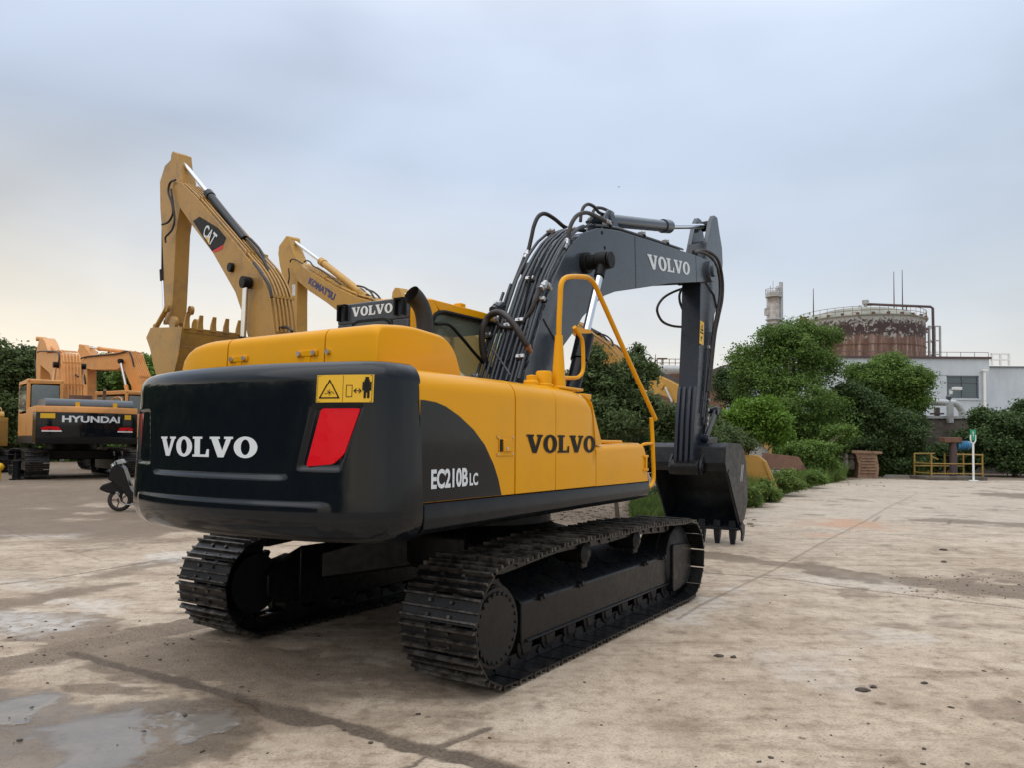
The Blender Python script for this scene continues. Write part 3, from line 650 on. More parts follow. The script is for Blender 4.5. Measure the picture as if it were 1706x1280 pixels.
# ---- arm
ao = [(5.80, 4.28), (5.92, 4.60), (6.08, 4.92), (6.34, 5.02), (6.74, 5.10), (6.84, 4.98), (6.87, 4.72), (6.70, 3.95), (6.42, 3.70), (6.36, 3.40), (6.12, 2.40), (5.86, 1.62), (5.78, 1.22), (5.70, 1.12), (5.52, 1.14), (5.46, 1.30), (5.53, 1.9), (5.64, 2.55), (5.76, 3.5)]
am = MB(); am.prism(inset(ao, .012), -.155, .155); arm = am.build('arm', ARM, ex, 35, .006, 2)
for s in (-1, 1):
    MB().prism([(5.86, 4.30), (5.98, 4.66), (6.30, 5.30), (6.44, 5.44), (6.60, 5.44), (6.72, 5.20), (6.85, 4.98), (6.885, 4.72), (6.72, 3.95), (6.60, 3.90), (6.45, 4.10)], s * .10, s * .176).build('arm_side_plate', GRY, arm, 35, .005)
mb = MB()
for yy in (-.13, -.045, .045, .13): mb.prism([(5.45, 1.32), (5.425, 1.36), (5.50, 1.92), (5.61, 2.48), (5.645, 2.52)], yy - .026, yy + .026)
mb.build('arm_rib', ARM, arm, 35, .008, 2)
mb = MB(); mb.disc((5.58, 0, 1.25), .125, .44, 'y', 28); mb.disc((5.58, 0, 1.25), .06, .56, 'y', 20); mb.build('bucket_pin', DRK, arm, 35, .008)
sgp = [L(*zg(525, 950), -.178), L(*zg(556, 970), -.178), L(*zg(552, 1155), -.178), L(*zg(517, 1140), -.178)]
sgn_ = MB(); sgn_.add(sgp, [(0, 1, 2, 3)]); s2 = sgn_.build('warning_sign', SGN, arm, None)
mq = quadmap(sgp[3], sgp[2], sgp[1], sgp[0])
ln = MB()
def seg2(fn_, a, b, wd_):
    dx, dy = b[0] - a[0], b[1] - a[1]; l = math.hypot(dx, dy); nx, ny = -dy / l * wd_, dx / l * wd_
    q = [fn_(a[0] + nx, a[1] + ny), fn_(b[0] + nx, b[1] + ny), fn_(b[0] - nx, b[1] - ny), fn_(a[0] - nx, a[1] - ny)]
    ln.add([(p[0], p[1] - .002, p[2]) for p in q], [(0, 1, 2, 3)])
for a, b in (((.2, .62), (.5, .85)), ((.5, .85), (.8, .62)), ((.8, .62), (.2, .62)), ((.3, .3), (.7, .3)), ((.3, .3), (.55, .15)), ((.1, .5), (.9, .5))): seg2(mq, a, b, .03)
ln.build('pictogram', INK, s2, None)
# bucket cylinder along the arm's far side, and its linkage
c0, c1, c2 = Vector((6.88, 0, 4.50)), Vector((6.62, 0, 3.35)), Vector((6.35, 0, 2.15))
MBc = MB(); MBc.tube([c0, c1], .075, 24); bc = MBc.build('bucket_cylinder', ARM, arm, 40, .006); MB().tube([c1, c2], .04, 20).build('cylinder_rod', CHR, bc)
mb = MB()
for s in (-1, 1):
    mb.prism(rpoly([(5.80, 1.72), (5.90, 1.66), (6.42, 2.12), (6.36, 2.22)], .04), s * .20, s * .235)
    mb.disc((5.86, s * .22, 1.70), .07, .07, 'y', 20); mb.disc((6.38, s * .22, 2.16), .07, .07, 'y', 20)
mb.disc((6.38, 0, 2.16), .05, .52, 'y', 16); mb.disc((5.86, 0, 1.70), .045, .54, 'y', 16)
mb.build('bucket_link', ARM, arm, 35, .006)
mb = MB(); mb.prism(rpoly([(6.33, 2.20), (6.43, 2.12), (6.28, 1.60), (6.16, 1.50), (6.08, 1.58)], .04), -.10, .10); mb.disc((6.17, 0, 1.60), .07, .40, 'y', 20); mb.build('push_link', ARM, arm, 35, .006)
# ---- bucket, mouth toward the machine
bo = [(5.66, 1.20), (5.60, 1.32), (5.64, 1.56), (5.76, 1.63), (6.38, 1.62), (6.60, 1.52), (6.72, 1.28), (6.80, .95), (6.78, .62), (6.62, .40), (6.34, .26)]
bk = MB(); t = .022
mouth = [(5.66, 1.20), (6.02, .72), (6.34, .26)]
for s in (-1, 1): bk.prism(bo, s * .585, s * .61)
inn = [(a * .97 + 6.2 * .03, b * .96 + .9 * .04) for a, b in bo]
n = len(bo); vs = [(a, -.585, b) for a, b in bo] + [(a, .585, b) for a, b in bo] + [(a, -.585, b) for a, b in inn] + [(a, .585, b) for a, b in inn]
fs = []
for i in range(n - 1): fs += [(i, i + 1, n + i + 1, n + i), (2 * n + i, 3 * n + i, 3 * n + i + 1, 2 * n + i + 1)]
fs += [(0, n, 3 * n, 2 * n), (n - 1, 2 * n + n - 1, 3 * n + n - 1, 2 * n - 1)]
bk.add(vs, fs); bkt = bk.build('bucket', paint('bucket_black', (.007, .009, .013), .36, .0, spec=.3, var=.3, bmp=.08, dirt=(.05, .045, .04), dscale=4, damt=.4), ex, 35, .004, fix=True)
BKM = bpy.data.materials['bucket_black']
mb = MB()
for s in (-1, 1):
    mb.prism(rpoly([(5.48, 1.22), (5.56, 1.13), (5.68, 1.16), (6.25, 1.60), (6.30, 1.72), (6.14, 1.72), (5.86, 1.70), (5.52, 1.34)], .03), s * .225, s * .27)
mb.build('bucket_ear', BKM, bkt, 35, .006)
for s in (-1, 1):                                             # side cutters and wear strips on the flank
    mb = MB(); mb.prism([(6.40, .36), (6.52, .30), (6.50, .16), (6.42, .05), (6.36, .08), (6.38, .18), (6.28, .30)], s * .615, s * .645)
    mb.prism([(5.70, 1.16), (6.36, .30), (6.44, .36), (5.78, 1.22)], s * .605, s * .625); mb.build('side_cutter', BKM, bkt, 35, .004)
mb = MB()
for dx in (0, .07): mb.prism([(6.36 + dx, 1.02), (6.39 + dx, 1.01), (6.48 + dx, 1.27), (6.45 + dx, 1.28)], -.611, -.619)
mb.build('flank_mark', ZNC, bkt, 35)
mb = MB(); mb.box((6.26, -.61, .23), (6.40, .61, .275)); mb.build('cutting_edge', BKM, bkt, 35, .01)
for k in range(5):
    yy = -.50 + k * .25
    T = Matrix.Translation((6.34, yy, .26)) @ Matrix.Rotation(rad(4), 4, 'Y') @ Matrix.Diagonal((1.15, 1.15, 1.22, 1))
    tt = MB(); tt.loft([[(-.045, -.045, .10), (.055, -.045, .10), (.055, .045, .10), (-.045, .045, .10)], [(-.05, -.055, .0), (.06, -.055, 0), (.06, .055, 0), (-.05, .055, 0)], [(-.045, -.046, -.015), (.05, -.046, -.015), (.05, .046, -.015), (-.045, .046, -.015)],
                        [(-.035, -.043, -.10), (.040, -.043, -.10), (.040, .043, -.10), (-.035, .043, -.10)], [(-.015, -.032, -.20), (.024, -.032, -.20), (.024, .032, -.20), (-.015, .032, -.20)], [(0, -.014, -.255), (.014, -.014, -.255), (.014, .014, -.255), (0, .014, -.255)]])
    tt.v = [tuple(T @ Vector(v)) for v in tt.v]; tt.build('tooth', BKM, bkt, 35, .006, 2, fix=True)
# ---- hoses and steel pipes on the boom
def hose(pts, y, r=.020, mat=RUB, name='hose', par=None, label=None, sm=5):
    m_ = MB(); P = []
    for p in pts:
        yy = p[2] if len(p) > 2 else y; P.append(L(p[0], p[1], yy))
    m_.tube(P, r, 10, smooth=sm); return m_.build(name, mat, par or core, 60, label=label)
# pipes: offsets above the boom's back, running from the foot up round the bend
back = BT[1:13]
def backpt(d, lift):
    """a point at arc length d along the boom's back, lifted off it"""
    P = np.array(back); s = np.r_[0, np.cumsum(np.hypot(*np.diff(P, axis=0).T))]; x_ = np.interp(d, s, P[:, 0]); z_ = np.interp(d, s, P[:, 1])
    x2 = np.interp(d + .05, s, P[:, 0]); z2 = np.interp(d + .05, s, P[:, 1]); x1 = np.interp(d - .05, s, P[:, 0]); z1 = np.interp(d - .05, s, P[:, 1])
    t = np.array([x2 - x1, z2 - z1]); t /= np.hypot(*t); return x_ - t[1] * lift, z_ + t[0] * lift
def steel(y, d0, d1, lift=.05, r=.017, y1=None, nm='steel_pipe'):
    m_ = MB(); n = 26; P = []
    for i in range(n):
        d = d0 + (d1 - d0) * i / (n - 1); a, b = backpt(d, lift); yy = y if y1 is None else y + (y1 - y) * i / (n - 1); P.append((a, yy, b))
    m_.tube(P, r, 10); return m_.build(nm, PIPE, core, 60)
for y, d0, d1, lf in ((-.20, .3, 2.6, .07), (-.15, .1, 2.9, .05), (-.10, .1, 2.7, .05), (-.04, .3, 2.9, .045), (.03, .1, 2.8, .05), (.09, .1, 2.75, .05), (.14, .2, 2.8, .05), (.20, .2, 2.5, .07), (.29, .25, 1.55, .03), (.36, .1, 1.45, .02)): steel(y, d0, d1, lf)
for y, d0, d1, lf in ((-.19, 2.9, 6.0, .04), (-.14, 2.7, 6.0, .045), (.14, 2.7, 6.0, .045), (.19, 2.7, 6.0, .04)): steel(y, d0, d1, lf, .016)
def clamp(y, d, lift=.08, w_=.05, mat=ZNC):
    a, b = backpt(d, lift); a2, b2 = backpt(d + .01, lift); t = math.atan2(b2 - b, a2 - a)
    T = Matrix.Translation((a, y, b)) @ Matrix.Rotation(-t, 4, 'Y')
    m_ = MB(); m_.box((-.022, -w_, -.022), (.022, w_, .022), 0, T); m_.disc((0, 0, .028), .012, .015, 'z', 6, 0, T); m_.build('pipe_clamp', mat, core, 35, .006)
    m_ = MB(); m_.box((-.02, -w_ * 1.1, -.05), (.02, w_ * 1.1, -.024), 0, T); m_.build('clamp_base', INK, core, 35, .004)
for y, d in ((-.20, 1.25), (-.16, .55), (.11, .95), (-.02, 1.0), (.33, 1.25), (.34, .85), (.34, .35), (.02, 1.55), (-.12, 2.45), (.17, 2.5), (-.17, 3.3), (-.17, 4.35), (-.17, 5.2)): clamp(y, d)
# rubber hoses traced on planes near the boom
hose([(*ze(300, 420), .33), (*ze(330, 360), .33), (*ze(352, 270), .31), (*ze(370, 190), .29), (*ze(400, 125), .27), (*ze(445, 105), .24), (*ze(510, 140), .2), (*ze(570, 190), .16), (*ze(610, 210), .14)], 0, .024)
hose([(*ze(608, 280), -.2), (*ze(612, 230), -.2), (*ze(630, 170), -.2), (*ze(670, 115), -.2), (*ze(730, 98), -.2), (*ze(790, 120), -.2), (*ze(860, 155), -.2)], 0, .024)
hose([(*ze(690, 160), -.05), (*ze(695, 110), -.05), (*ze(712, 60), -.05), (*ze(745, 40), -.05), (*ze(790, 62), -.05), (*ze(815, 95), -.05), (*ze(860, 112), -.05), (*ze(895, 105), -.05)], 0, .020)
hose([(*ze(770, 130), .05), (*ze(778, 90), .05), (*ze(800, 66), .05), (*ze(840, 68), .05), (*ze(880, 85), .05), (*ze(910, 98), .05)], 0, .020)
hose([(*ze(740, 160), -.15), (*ze(765, 130), -.12), (*ze(780, 90), -.1)], 0, .016)
hose([(*ze(70, 1195), .30), (*ze(30, 1110), .30), (*ze(12, 1000), .30), (*ze(15, 900), .28), (*ze(50, 825), .24), (*ze(95, 788), .15), (*ze(150, 790), .05), (*ze(200, 830), -.08), (*ze(260, 910), -.18), (*ze(305, 985), -.24), (*ze(325, 1010), -.26)], 0, .034)
hose([(*ze(112, 845), .22), (*ze(140, 880), .18), (*ze(200, 888), .08), (*ze(270, 862), .0), (*ze(330, 805), -.1), (*ze(375, 715), -.16), (*ze(410, 640), -.20)], 0, .022)
hose([(*ze(300, 420), .33), (*ze(240, 570), .34), (*ze(190, 700), .34), (*ze(130, 850), .33), (*ze(80, 960), .32), (*ze(45, 1060), .31)], 0, .022)
hose([(*ze(75, 1195), .2), (*ze(140, 1120), .12), (*ze(220, 1040), .05), (*ze(262, 950), .0), (*ze(300, 860), -.02)], 0, .022)
hose([(*ze(250, 1220), -.05), (*ze(245, 1110), -.06), (*ze(270, 1040), -.08), (*ze(330, 900), -.12)], 0, .018)
hose([(*ze(205, 1215), -.3), (*ze(150, 1130), -.2), (*ze(82, 1040), -.1)], 0, .010, PIPE, 'support_rod')
for k, (a, b) in enumerate(((360, 700), (330, 620), (300, 560))): hose([(*ze(a - 110, 1160 - k * 20), .0), (*ze(a - 60, 1000), .0), (*ze(a - 20, 860), -.02), (*ze(a + 40, b), -.04), (*ze(a + 90, b - 140), -.06)], 0, .014, INK)
def fitting(p, q, y, r=.028, mat=ZNC):
    m_ = MB(); a, b = Vector(L(*p, y)), Vector(L(*q, y)); m_.tube([a, b], r, 8); m_.tube([a + (b - a) * .3, a + (b - a) * .55], r * 1.25, 6); m_.build('hose_fitting', mat, core, 35)
fitting(ze(328, 365), ze(305, 415), .33); fitting(ze(600, 285), ze(578, 345), -.2); fitting(ze(310, 990), ze(345, 1055), -.25, .03, paint('copper_fitting', (.30, .17, .12), .4, metal=.7, bmp=.05))
fitting(ze(860, 155), ze(890, 165), -.2); fitting(ze(765, 130), ze(735, 165), -.1, .022); fitting(ze(890, 110), ze(915, 100), 0, .02)
fitting(ze(415, 625), ze(450, 580), -.21, .034); fitting(ze(450, 580), ze(485, 625), -.21, .028); fitting(ze(85, 770), ze(150, 735), .26, .045, PIPE); fitting(ze(105, 820), ze(115, 850), .22, .026)
# side plate hose between boom and arm
hose([(*zg(470, 385), .0), (*zg(540, 395), .0), (*zg(600, 415), .0), (*zg(650, 460), .0), (*zg(683, 540), .0), (*zg(670, 640), .0), (*zg(630, 740), .0), (*zg(580, 830), .0), (*zg(572, 920), .0), (*zg(590, 1000), .0), (*zg(615, 1015), .0)], -.27, .022)
bpy.context.view_layer.update()
for pts in ([(5.35, -.20, 4.58), (5.75, -.22, 4.66), (6.15, -.25, 4.62), (6.42, -.26, 4.42), (6.46, -.26, 4.1), (6.32, -.25, 3.75), (6.22, -.22, 3.4), (6.12, -.21, 3.0), (5.98, -.2, 2.45)],
            [(5.45, -.16, 4.6), (5.85, -.2, 4.72), (6.25, -.28, 4.66), (6.52, -.28, 4.40), (6.52, -.28, 4.05), (6.40, -.25, 3.7), (6.30, -.22, 3.35), (6.05, -.21, 2.45), (5.9, -.2, 1.9)]):
    m_ = MB(); m_.tube(pts, .024, 10, smooth=5); m_.build('hose', RUB, arm)
for pts in ([(6.20, -.19, 3.45), (6.02, -.185, 2.6), (5.86, -.185, 1.95)], [(6.12, -.19, 3.45), (5.94, -.185, 2.6), (5.80, -.185, 2.1)]):
    m_ = MB(); m_.tube(pts, .014, 8); m_.build('steel_pipe', PIPE, arm)
mb = MB()
for zz, xx in ((2.32, 6.02), (2.16, 5.98), (2.02, 5.95), (1.93, 5.93)): mb.disc((xx, -.20, zz), .03, .06, 'y', 8)
mb.box((6.05, -.21, 3.17), (6.12, -.17, 3.22)); mb.build('hose_fitting', ZNC, arm, 35)
m_ = MB(); m_.tube([L(*zg(380, 690), .25), L(*zg(300, 720), .25), L(*zg(225, 765), .25), L(*zg(178, 830), .25), L(*zg(175, 890), .25), L(*zg(215, 960), .25), L(*zg(290, 995), .25), L(*zg(375, 1005), .25)], .020, 10, smooth=5); m_.build('hose', RUB, arm)
m_ = MB(); m_.tube([L(*zg(375, 690), .2), L(*zg(355, 740), .2), L(*zg(358, 800), .2), L(*zg(380, 860), .2)], .020, 10, smooth=5); m_.build('hose', RUB, arm)
# ---- filler caps, handrails and light bar on the right deck
mb = MB(); mb.lathe([(.0, 2.07), (.085, 2.07), (.085, 2.10), (.068, 2.11), (.068, 2.20), (.06, 2.215), (0, 2.215)], 28, (-.575, -1.02, 0)); mb.build('filler_cap', YEL, ex, 35, .004)
mb = MB(); mb.lathe([(0, 2.07), (.06, 2.07), (.06, 2.12), (.045, 2.13), (.045, 2.17), (0, 2.18)], 20, (-.70, -.98, 0)); mb.lathe([(0, 2.07), (.05, 2.07), (.04, 2.14), (0, 2.15)], 20, (-.62, -.90, 0)); mb.build('filler_cap', YEL, ex, 35, .004)
zc = lambda x, y: (760 + x / 4.489, 440 + y / 4.489)
mb = MB(); yy = -1.08
P = [L(*zc(*p), yy) for p in ((768, 860), (768, 530))]; P[0] = (P[1][0] - .0, yy, 2.08)
mb.tube([P[0], P[1]], [.062, .032], 20); hr_p = [P[1]] + [L(*zc(*p), yy) for p in ((770, 420), (778, 250), (785, 150), (812, 105), (860, 92), (930, 92), (985, 100), (1025, 135), (1055, 190), (1110, 310), (1200, 520), (1300, 760), (1400, 1000), (1440, 1110), (1465, 1180))]
# the long leg swings outward to the front corner
hr_q = []
for i, p in enumerate(hr_p):
    hr_q.append(p)
E_ = L(1084, 741, -1.24)
m2 = MB(); m2.tube(hr_p[:10], .023, 12, smooth=4, cap=True); st_ = hr_p[9]
m2.tube([st_, tuple(np.array(L(1092, 700, -1.20)))], .023, 12)
u_ = [L(1085, 697, -1.215), L(1087, 730, -1.215), L(1088, 760, -1.215), L(1089, 795, -1.215), L(1086, 808, -1.215), L(1080, 813, -1.215)]
m2.tube(u_, .021, 12, smooth=3); m2.tube([L(1066, 745, -1.19), L(1074, 741, -1.215), L(1086, 740, -1.215)], .016, 10, smooth=3)
hd = m2.build('handrail', YEL, ex, 60); mb.build('rail_socket', YEL, hd, 40)
MB().box((P[0][0] - .12, yy - .08, 2.06), (P[0][0] + .30, yy + .12, 2.085)).build('rail_base', YEL, hd, 35, .008)
m2 = MB(); yy = -.86
m2.tube([L(*zc(*p), yy) for p in ((800, 850), (860, 850), (910, 845), (940, 815), (950, 770), (950, 700), (948, 620), (940, 560), (915, 515), (885, 468))], .019, 10, smooth=4); m2.build('grab_rail', YEL, ex, 60)
a_, b_, c_, d_ = [L(*zc(*p), yy) for p in ((885, 465), (1010, 490), (1012, 515), (905, 515))]
m2 = MB(); m2.add([a_, b_, c_, d_], [(0, 1, 2, 3)]); m2.add([(a, b + .03, c) for a, b, c in (a_, b_, c_, d_)], [(3, 2, 1, 0)]); m2.build('lamp_bracket', YEL, ex, None)
MB().box((-.05, -1.12, 2.0), (.10, -.80, 2.05)).build('step_plate', YEL, ex, 35, .01)
# ================================================================== GROUND
def vnoise(x, y, seed=0):
    xi = np.floor(x).astype(np.int64); yi = np.floor(y).astype(np.int64); fx = x - xi; fy = y - yi
    def h(a, b):
        n = (a * 374761393 + b * 668265263 + seed * 974711) & 0x7fffffff; n = ((n ^ (n >> 13)) * 1274126177) & 0x7fffffff; return ((n ^ (n >> 16)) & 0xffff) / 65535.
    u = fx * fx * (3 - 2 * fx); v = fy * fy * (3 - 2 * fy)
    return (h(xi, yi) * (1 - u) + h(xi + 1, yi) * u) * (1 - v) + (h(xi, yi + 1) * (1 - u) + h(xi + 1, yi + 1) * u) * v
def fbm(x, y, o=4, seed=0):
    s = 0; a = .5; t = 0
    for i in range(o): s = s + a * vnoise(x * 2 ** i + 17.3 * i, y * 2 ** i - 9.1 * i, seed + i); t += a; a *= .55
    return s / t
def rise(X, Y): return .30 * sst(18.5, 24, Y - (X + 9) * .25 * (X > -9)) * sst(-5, -9, X)
def gq(pts): return np.array([G(*p)[:2] for p in pts])
def pdist(X, Y, P):
    """distance to a polyline, and how far along it (0..1)"""
    best = np.full(X.shape, 1e9); al = np.zeros(X.shape)
    for i in range(len(P) - 1):
        a, b = P[i], P[i + 1]; d = b - a; L2 = d @ d; q = np.clip(((X - a[0]) * d[0] + (Y - a[1]) * d[1]) / L2, 0, 1)
        D = np.hypot(X - a[0] - q * d[0], Y - a[1] - q * d[1]); m = D < best; best = np.where(m, D, best); al = np.where(m, (i + q) / (len(P) - 1), al)
    return best, al
def inpoly(X, Y, P):
    c = np.zeros(X.shape, bool); n = len(P)
    for i in range(n):
        x0, y0 = P[i]; x1, y1 = P[i - 1]
        c ^= ((y0 > Y) != (y1 > Y)) & (X < (x1 - x0) * (Y - y0) / (y1 - y0 + 1e-12) + x0)
    return c
def sdpoly(X, Y, P):
    d, _ = pdist(X, Y, np.vstack([P, P[:1]])); return np.where(inpoly(X, Y, P), -d, d)
nr_, nc_ = 620, 840
vv = 1350 - (1350 - 752.0) * np.linspace(0, 1, nr_) ** .92
yr = H * F / (vv - 737.5) / 1.0
yr = np.r_[.6, 1.1, 1.6, yr[yr > 2.0], 170, 240, 400, 800, 2500]
tn = np.linspace(-1.0, 1.0, nc_); tn = tn * .95 + .35 * tn ** 5
GXX = tn[None, :] * (yr[:, None] + .8); GYY = np.repeat(yr[:, None], nc_, 1)
Xg, Yg = GXX, GYY
w1 = fbm(Xg * .9, Yg * .9, 5, 3); w2 = fbm(Xg * 3.1, Yg * 3.1, 4, 9); w3 = fbm(Xg * 9, Yg * 9, 4, 21); w0 = fbm(Xg * .22, Yg * .22, 4, 5)
dirt = np.zeros_like(Xg); wet = np.zeros_like(Xg); pale = np.zeros_like(Xg); crack = np.zeros_like(Xg); rust = np.zeros_like(Xg)
wob = (w2 - .5)
def band(pts, width, edge=.5, amp=.5, arr=None, val=1.):
    d, al = pdist(Xg + wob * .10, Yg + (w3 - .5) * .08, gq(pts)); wd_ = width if not callable(width) else width(al)
    wd_ = wd_ * (1 + amp * (w2 - .5) * 2); return val * (1 - sst(1 - edge, 1 + edge, d / np.maximum(wd_, 1e-3)))
# wide dark filled joint from left edge under the machine to the bottom of the frame
j1 = band([(118, 1088), (200, 1112), (300, 1135), (380, 1158), (460, 1186), (560, 1207), (640, 1232), (720, 1252), (800, 1272), (900, 1296)], lambda a: .05 + .03 * np.sin(a * 9) ** 2 + .02 * (a > .2), .3, .9)
j2 = band([(716, 1250), (760, 1232), (790, 1222), (812, 1214)], .035, .5, 1.0); j3 = band([(716, 1250), (700, 1268), (660, 1285)], .012, .5, .6)
crack = np.maximum.reduce([crack, j1 * 1., j2 * .9, j3 * .9])
dirt = np.maximum(dirt, band([(118, 1088), (250, 1130), (350, 1150), (440, 1178)], .11, .9, .8) * .6)
# dirt tongue at the left
dirt = np.maximum(dirt, band([(-60, 1120), (40, 1100), (130, 1082), (220, 1062), (310, 1045), (420, 1020)], lambda a: .30 - .14 * a, .4, .8) * (.65 + .6 * w2))
dirt = np.maximum(dirt, band([(-60, 1010), (60, 1003), (130, 985), (200, 975)], .2, .8, 1.) * .75)
dirt = np.maximum(dirt, band([(180, 960), (250, 940), (320, 930)], .26, .8, 1.) * .6)
# left mid-ground soil
far = sst(10.5, 14, Yg) * sst(1.5, -1.5, Xg + .30 * Yg); dirt = np.maximum(dirt, far * (.18 + .7 * sst(.42, .54, w0 * .5 + w1 * .5)))
dirt = np.maximum(dirt, sst(17, 21, Yg) * sst(-4, -8, Xg) * .9 * (.5 + w1))
# mud trail across the right
dirt = np.maximum(dirt, band([(1150, 921), (1240, 934), (1330, 944), (1440, 962), (1540, 972), (1640, 980), (1760, 990)], lambda a: .30 + .34 * a ** 2, .45, .9) * (.62 + .35 * sst(.4, .6, w2)) )
dirt = np.maximum(dirt, band([(1540, 972), (1640, 978), (1800, 984)], .26, .7, 1.) * .95)
dirt = np.maximum(dirt, band([(1560, 868), (1640, 872), (1800, 880)], .5, .6, 1.) * .7)
dirt = np.maximum(dirt, band([(1690, 826), (1760, 832)], 1.2, .5, .6) * .8)
# verge beside the right-hand lane and under the weeds
vg = gq([(880, 905), (1000, 880), (1110, 868), (1220, 850), (1290, 822), (1350, 806), (1420, 799), (1560, 800), (1720, 802), (1720, 792), (1100, 790), (860, 800)])
sv = sdpoly(Xg, Yg, vg); dirt = np.maximum(dirt, 1 - sst(-.3, .8, sv + (w1 - .5) * 2.2))
# rust stain
rs = gq([(1350, 868), (1400, 866), (1470, 874), (1440, 884), (1380, 880)]); rust = np.maximum(rust, (1 - sst(-.6, .5, sdpoly(Xg, Yg, rs) + (w2 - .5) * 1.8 + (w1 - .5))) * .75)
rust = np.maximum(rust, band([(1360, 893), (1380, 893)], .2, .9, 1.) * .5)
# slab joints and fine cracks
def joint(pts, wd_=.010, val=.8):
    d, al = pdist(Xg + wob * .02, Yg + wob * .02, gq(pts)); px = Yg * .0011
    ww = wd_ + .35 * px; return val * (1 - sst(.7, 1.6, d / ww)) * np.clip(wd_ / (px * .7), .25, 1)
for pts, wd_, val in (([(1176, 955), (1240, 960), (1330, 968), (1450, 985), (1580, 1000), (1720, 1016)], .016, .9), ([(1128, 1033), (1165, 1010), (1290, 950), (1370, 905), (1440, 870), (1480, 846), (1530, 822)], .014, .5),
                      ([(0, 974), (90, 964), (190, 947), (260, 935)], .020, .8), ([(85, 915), (160, 910), (240, 906), (350, 900)], .013, .6), ([(0, 880), (80, 908), (170, 935)], .012, .35), ([(1200, 872), (1330, 880), (1440, 887), (1560, 899)], .02, .5),
                      ([(1455, 870), (1465, 862)], .02, .6), ([(1480, 869), (1580, 875), (1583, 868)], .018, .7), ([(860, 1130), (1000, 1075), (1100, 1022)], .010, .35), ([(130, 860), (330, 868)], .016, .4), ([(-20, 850), (90, 838), (240, 856)], .02, .4)):
    crack = np.maximum(crack, joint(pts, wd_, val))
# puddles and damp
def pool(pts, amp=.12, soft=.03):
    return 1 - sst(-soft, soft, sdpoly(Xg, Yg, gq(pts)) + (w2 - .5) * amp * 1.8 + (w1 - .5) * amp + (w3 - .5) * amp * .7)
p1 = pool([(-80, 1180), (0, 1166), (60, 1158), (98, 1160), (60, 1180), (30, 1200), (-80, 1215)], .16, .08)
p2 = pool([(60, 1215), (100, 1195), (180, 1185), (300, 1190), (372, 1192), (380, 1205), (345, 1225), (285, 1258), (200, 1285), (60, 1310), (30, 1290), (110, 1240)], .20, .11)
p3 = pool([(236, 1215), (280, 1200), (320, 1206), (318, 1228), (280, 1245), (240, 1238)], .05, .02)
wet = np.maximum.reduce([p1 * 1., p2 * .85, p3 * 1.0])
damp = pool([(-80, 1150), (60, 1148), (180, 1172), (300, 1166), (430, 1165), (470, 1195), (420, 1250), (330, 1300), (-80, 1340)], .3, .16)
wet = np.maximum(wet, damp * .46); dirt = np.maximum(dirt, damp * .45)
dirt = np.maximum(dirt, sst(-.6, -1.6, Xg) * sst(12, 6, Yg) * sst(.50, .58, fbm(Xg * .8, Yg * 1.6, 5, 77)) * .62)
dirt = np.maximum(dirt, sst(.60, .72, fbm(Xg * 1.3 + 3, Yg * 1.3, 5, 41)) * .45)
for (u, v, s) in ((300, 1090, .06), (318, 1096, .05), (455, 1110, .05), (372, 1120, .035), (480, 1142, .07), (420, 1140, .05), (690, 1193, .02), (712, 1196, .02), (1455, 1143, .03), (1465, 1173, .03), (1335, 1230, .03)):
    c = G(u, v); dirt = np.maximum(dirt, (1 - sst(.5, 1.3, np.hypot(Xg - c[0], (Yg - c[1])) / (s * (1 + (w3 - .5) * 2)))) * .8)
# chalky patches
for pts, a in (([(-30, 1022), (40, 1018), (110, 1030), (160, 1042), (90, 1052), (-30, 1040)], .9), ([(130, 1000), (210, 1008), (200, 1022), (150, 1020)], .8), ([(20, 968), (120, 972), (90, 985), (20, 982)], .5), ([(240, 925), (320, 918), (315, 938), (260, 940)], .75), ([(20, 893), (140, 890), (130, 899), (30, 900)], .5),
              ([(1170, 1000), (1230, 985), (1210, 1010), (1120, 1040)], .6), ([(1330, 958), (1480, 972), (1500, 985), (1360, 975)], .4), ([(1290, 1090), (1400, 1085), (1380, 1150), (1300, 1150)], .35), ([(1430, 1060), (1520, 1064), (1500, 1075), (1440, 1072)], .5)):
    pale = np.maximum(pale, a * (1 - sst(-.15, .25, sdpoly(Xg, Yg, gq(pts)) + (w2 - .5) * .9)) * (.5 + w3))
# the far lane is cleaner and greyer
grey = sst(11, 18, Yg) * sst(-.05, .25, Xg / Yg)
Zg = rise(Xg, Yg) + (w2 - .5) * .012 * np.clip(dirt, 0, 1) * 1.6 - crack * .006 - wet * .004 + (w3 - .5) * .02 * dirt * (dirt > .5)
me = bpy.data.meshes.new('ground'); R_, C_ = Xg.shape
co = np.stack([Xg, Yg, Zg], -1).reshape(-1, 3); idx = np.arange(R_ * C_).reshape(R_, C_)
q4 = np.stack([idx[:-1, :-1], idx[:-1, 1:], idx[1:, 1:], idx[1:, :-1]], -1).reshape(-1, 4)
ext = np.array([(-900, -700, -.03), (900, -700, -.03), (3200, 2600, -.03), (-3200, 2600, -.03)])
co = np.vstack([co, ext]); q4 = np.vstack([q4, [[R_ * C_, R_ * C_ + 1, R_ * C_ + 2, R_ * C_ + 3]]])
me.vertices.add(len(co)); me.vertices.foreach_set('co', co.ravel()); me.loops.add(q4.size); me.loops.foreach_set('vertex_index', q4.ravel().astype(np.int32))
me.polygons.add(len(q4)); me.polygons.foreach_set('loop_start', np.arange(0, q4.size, 4, dtype=np.int32)); me.update(calc_edges=True)
me.polygons.foreach_set('use_smooth', [True] * len(q4))
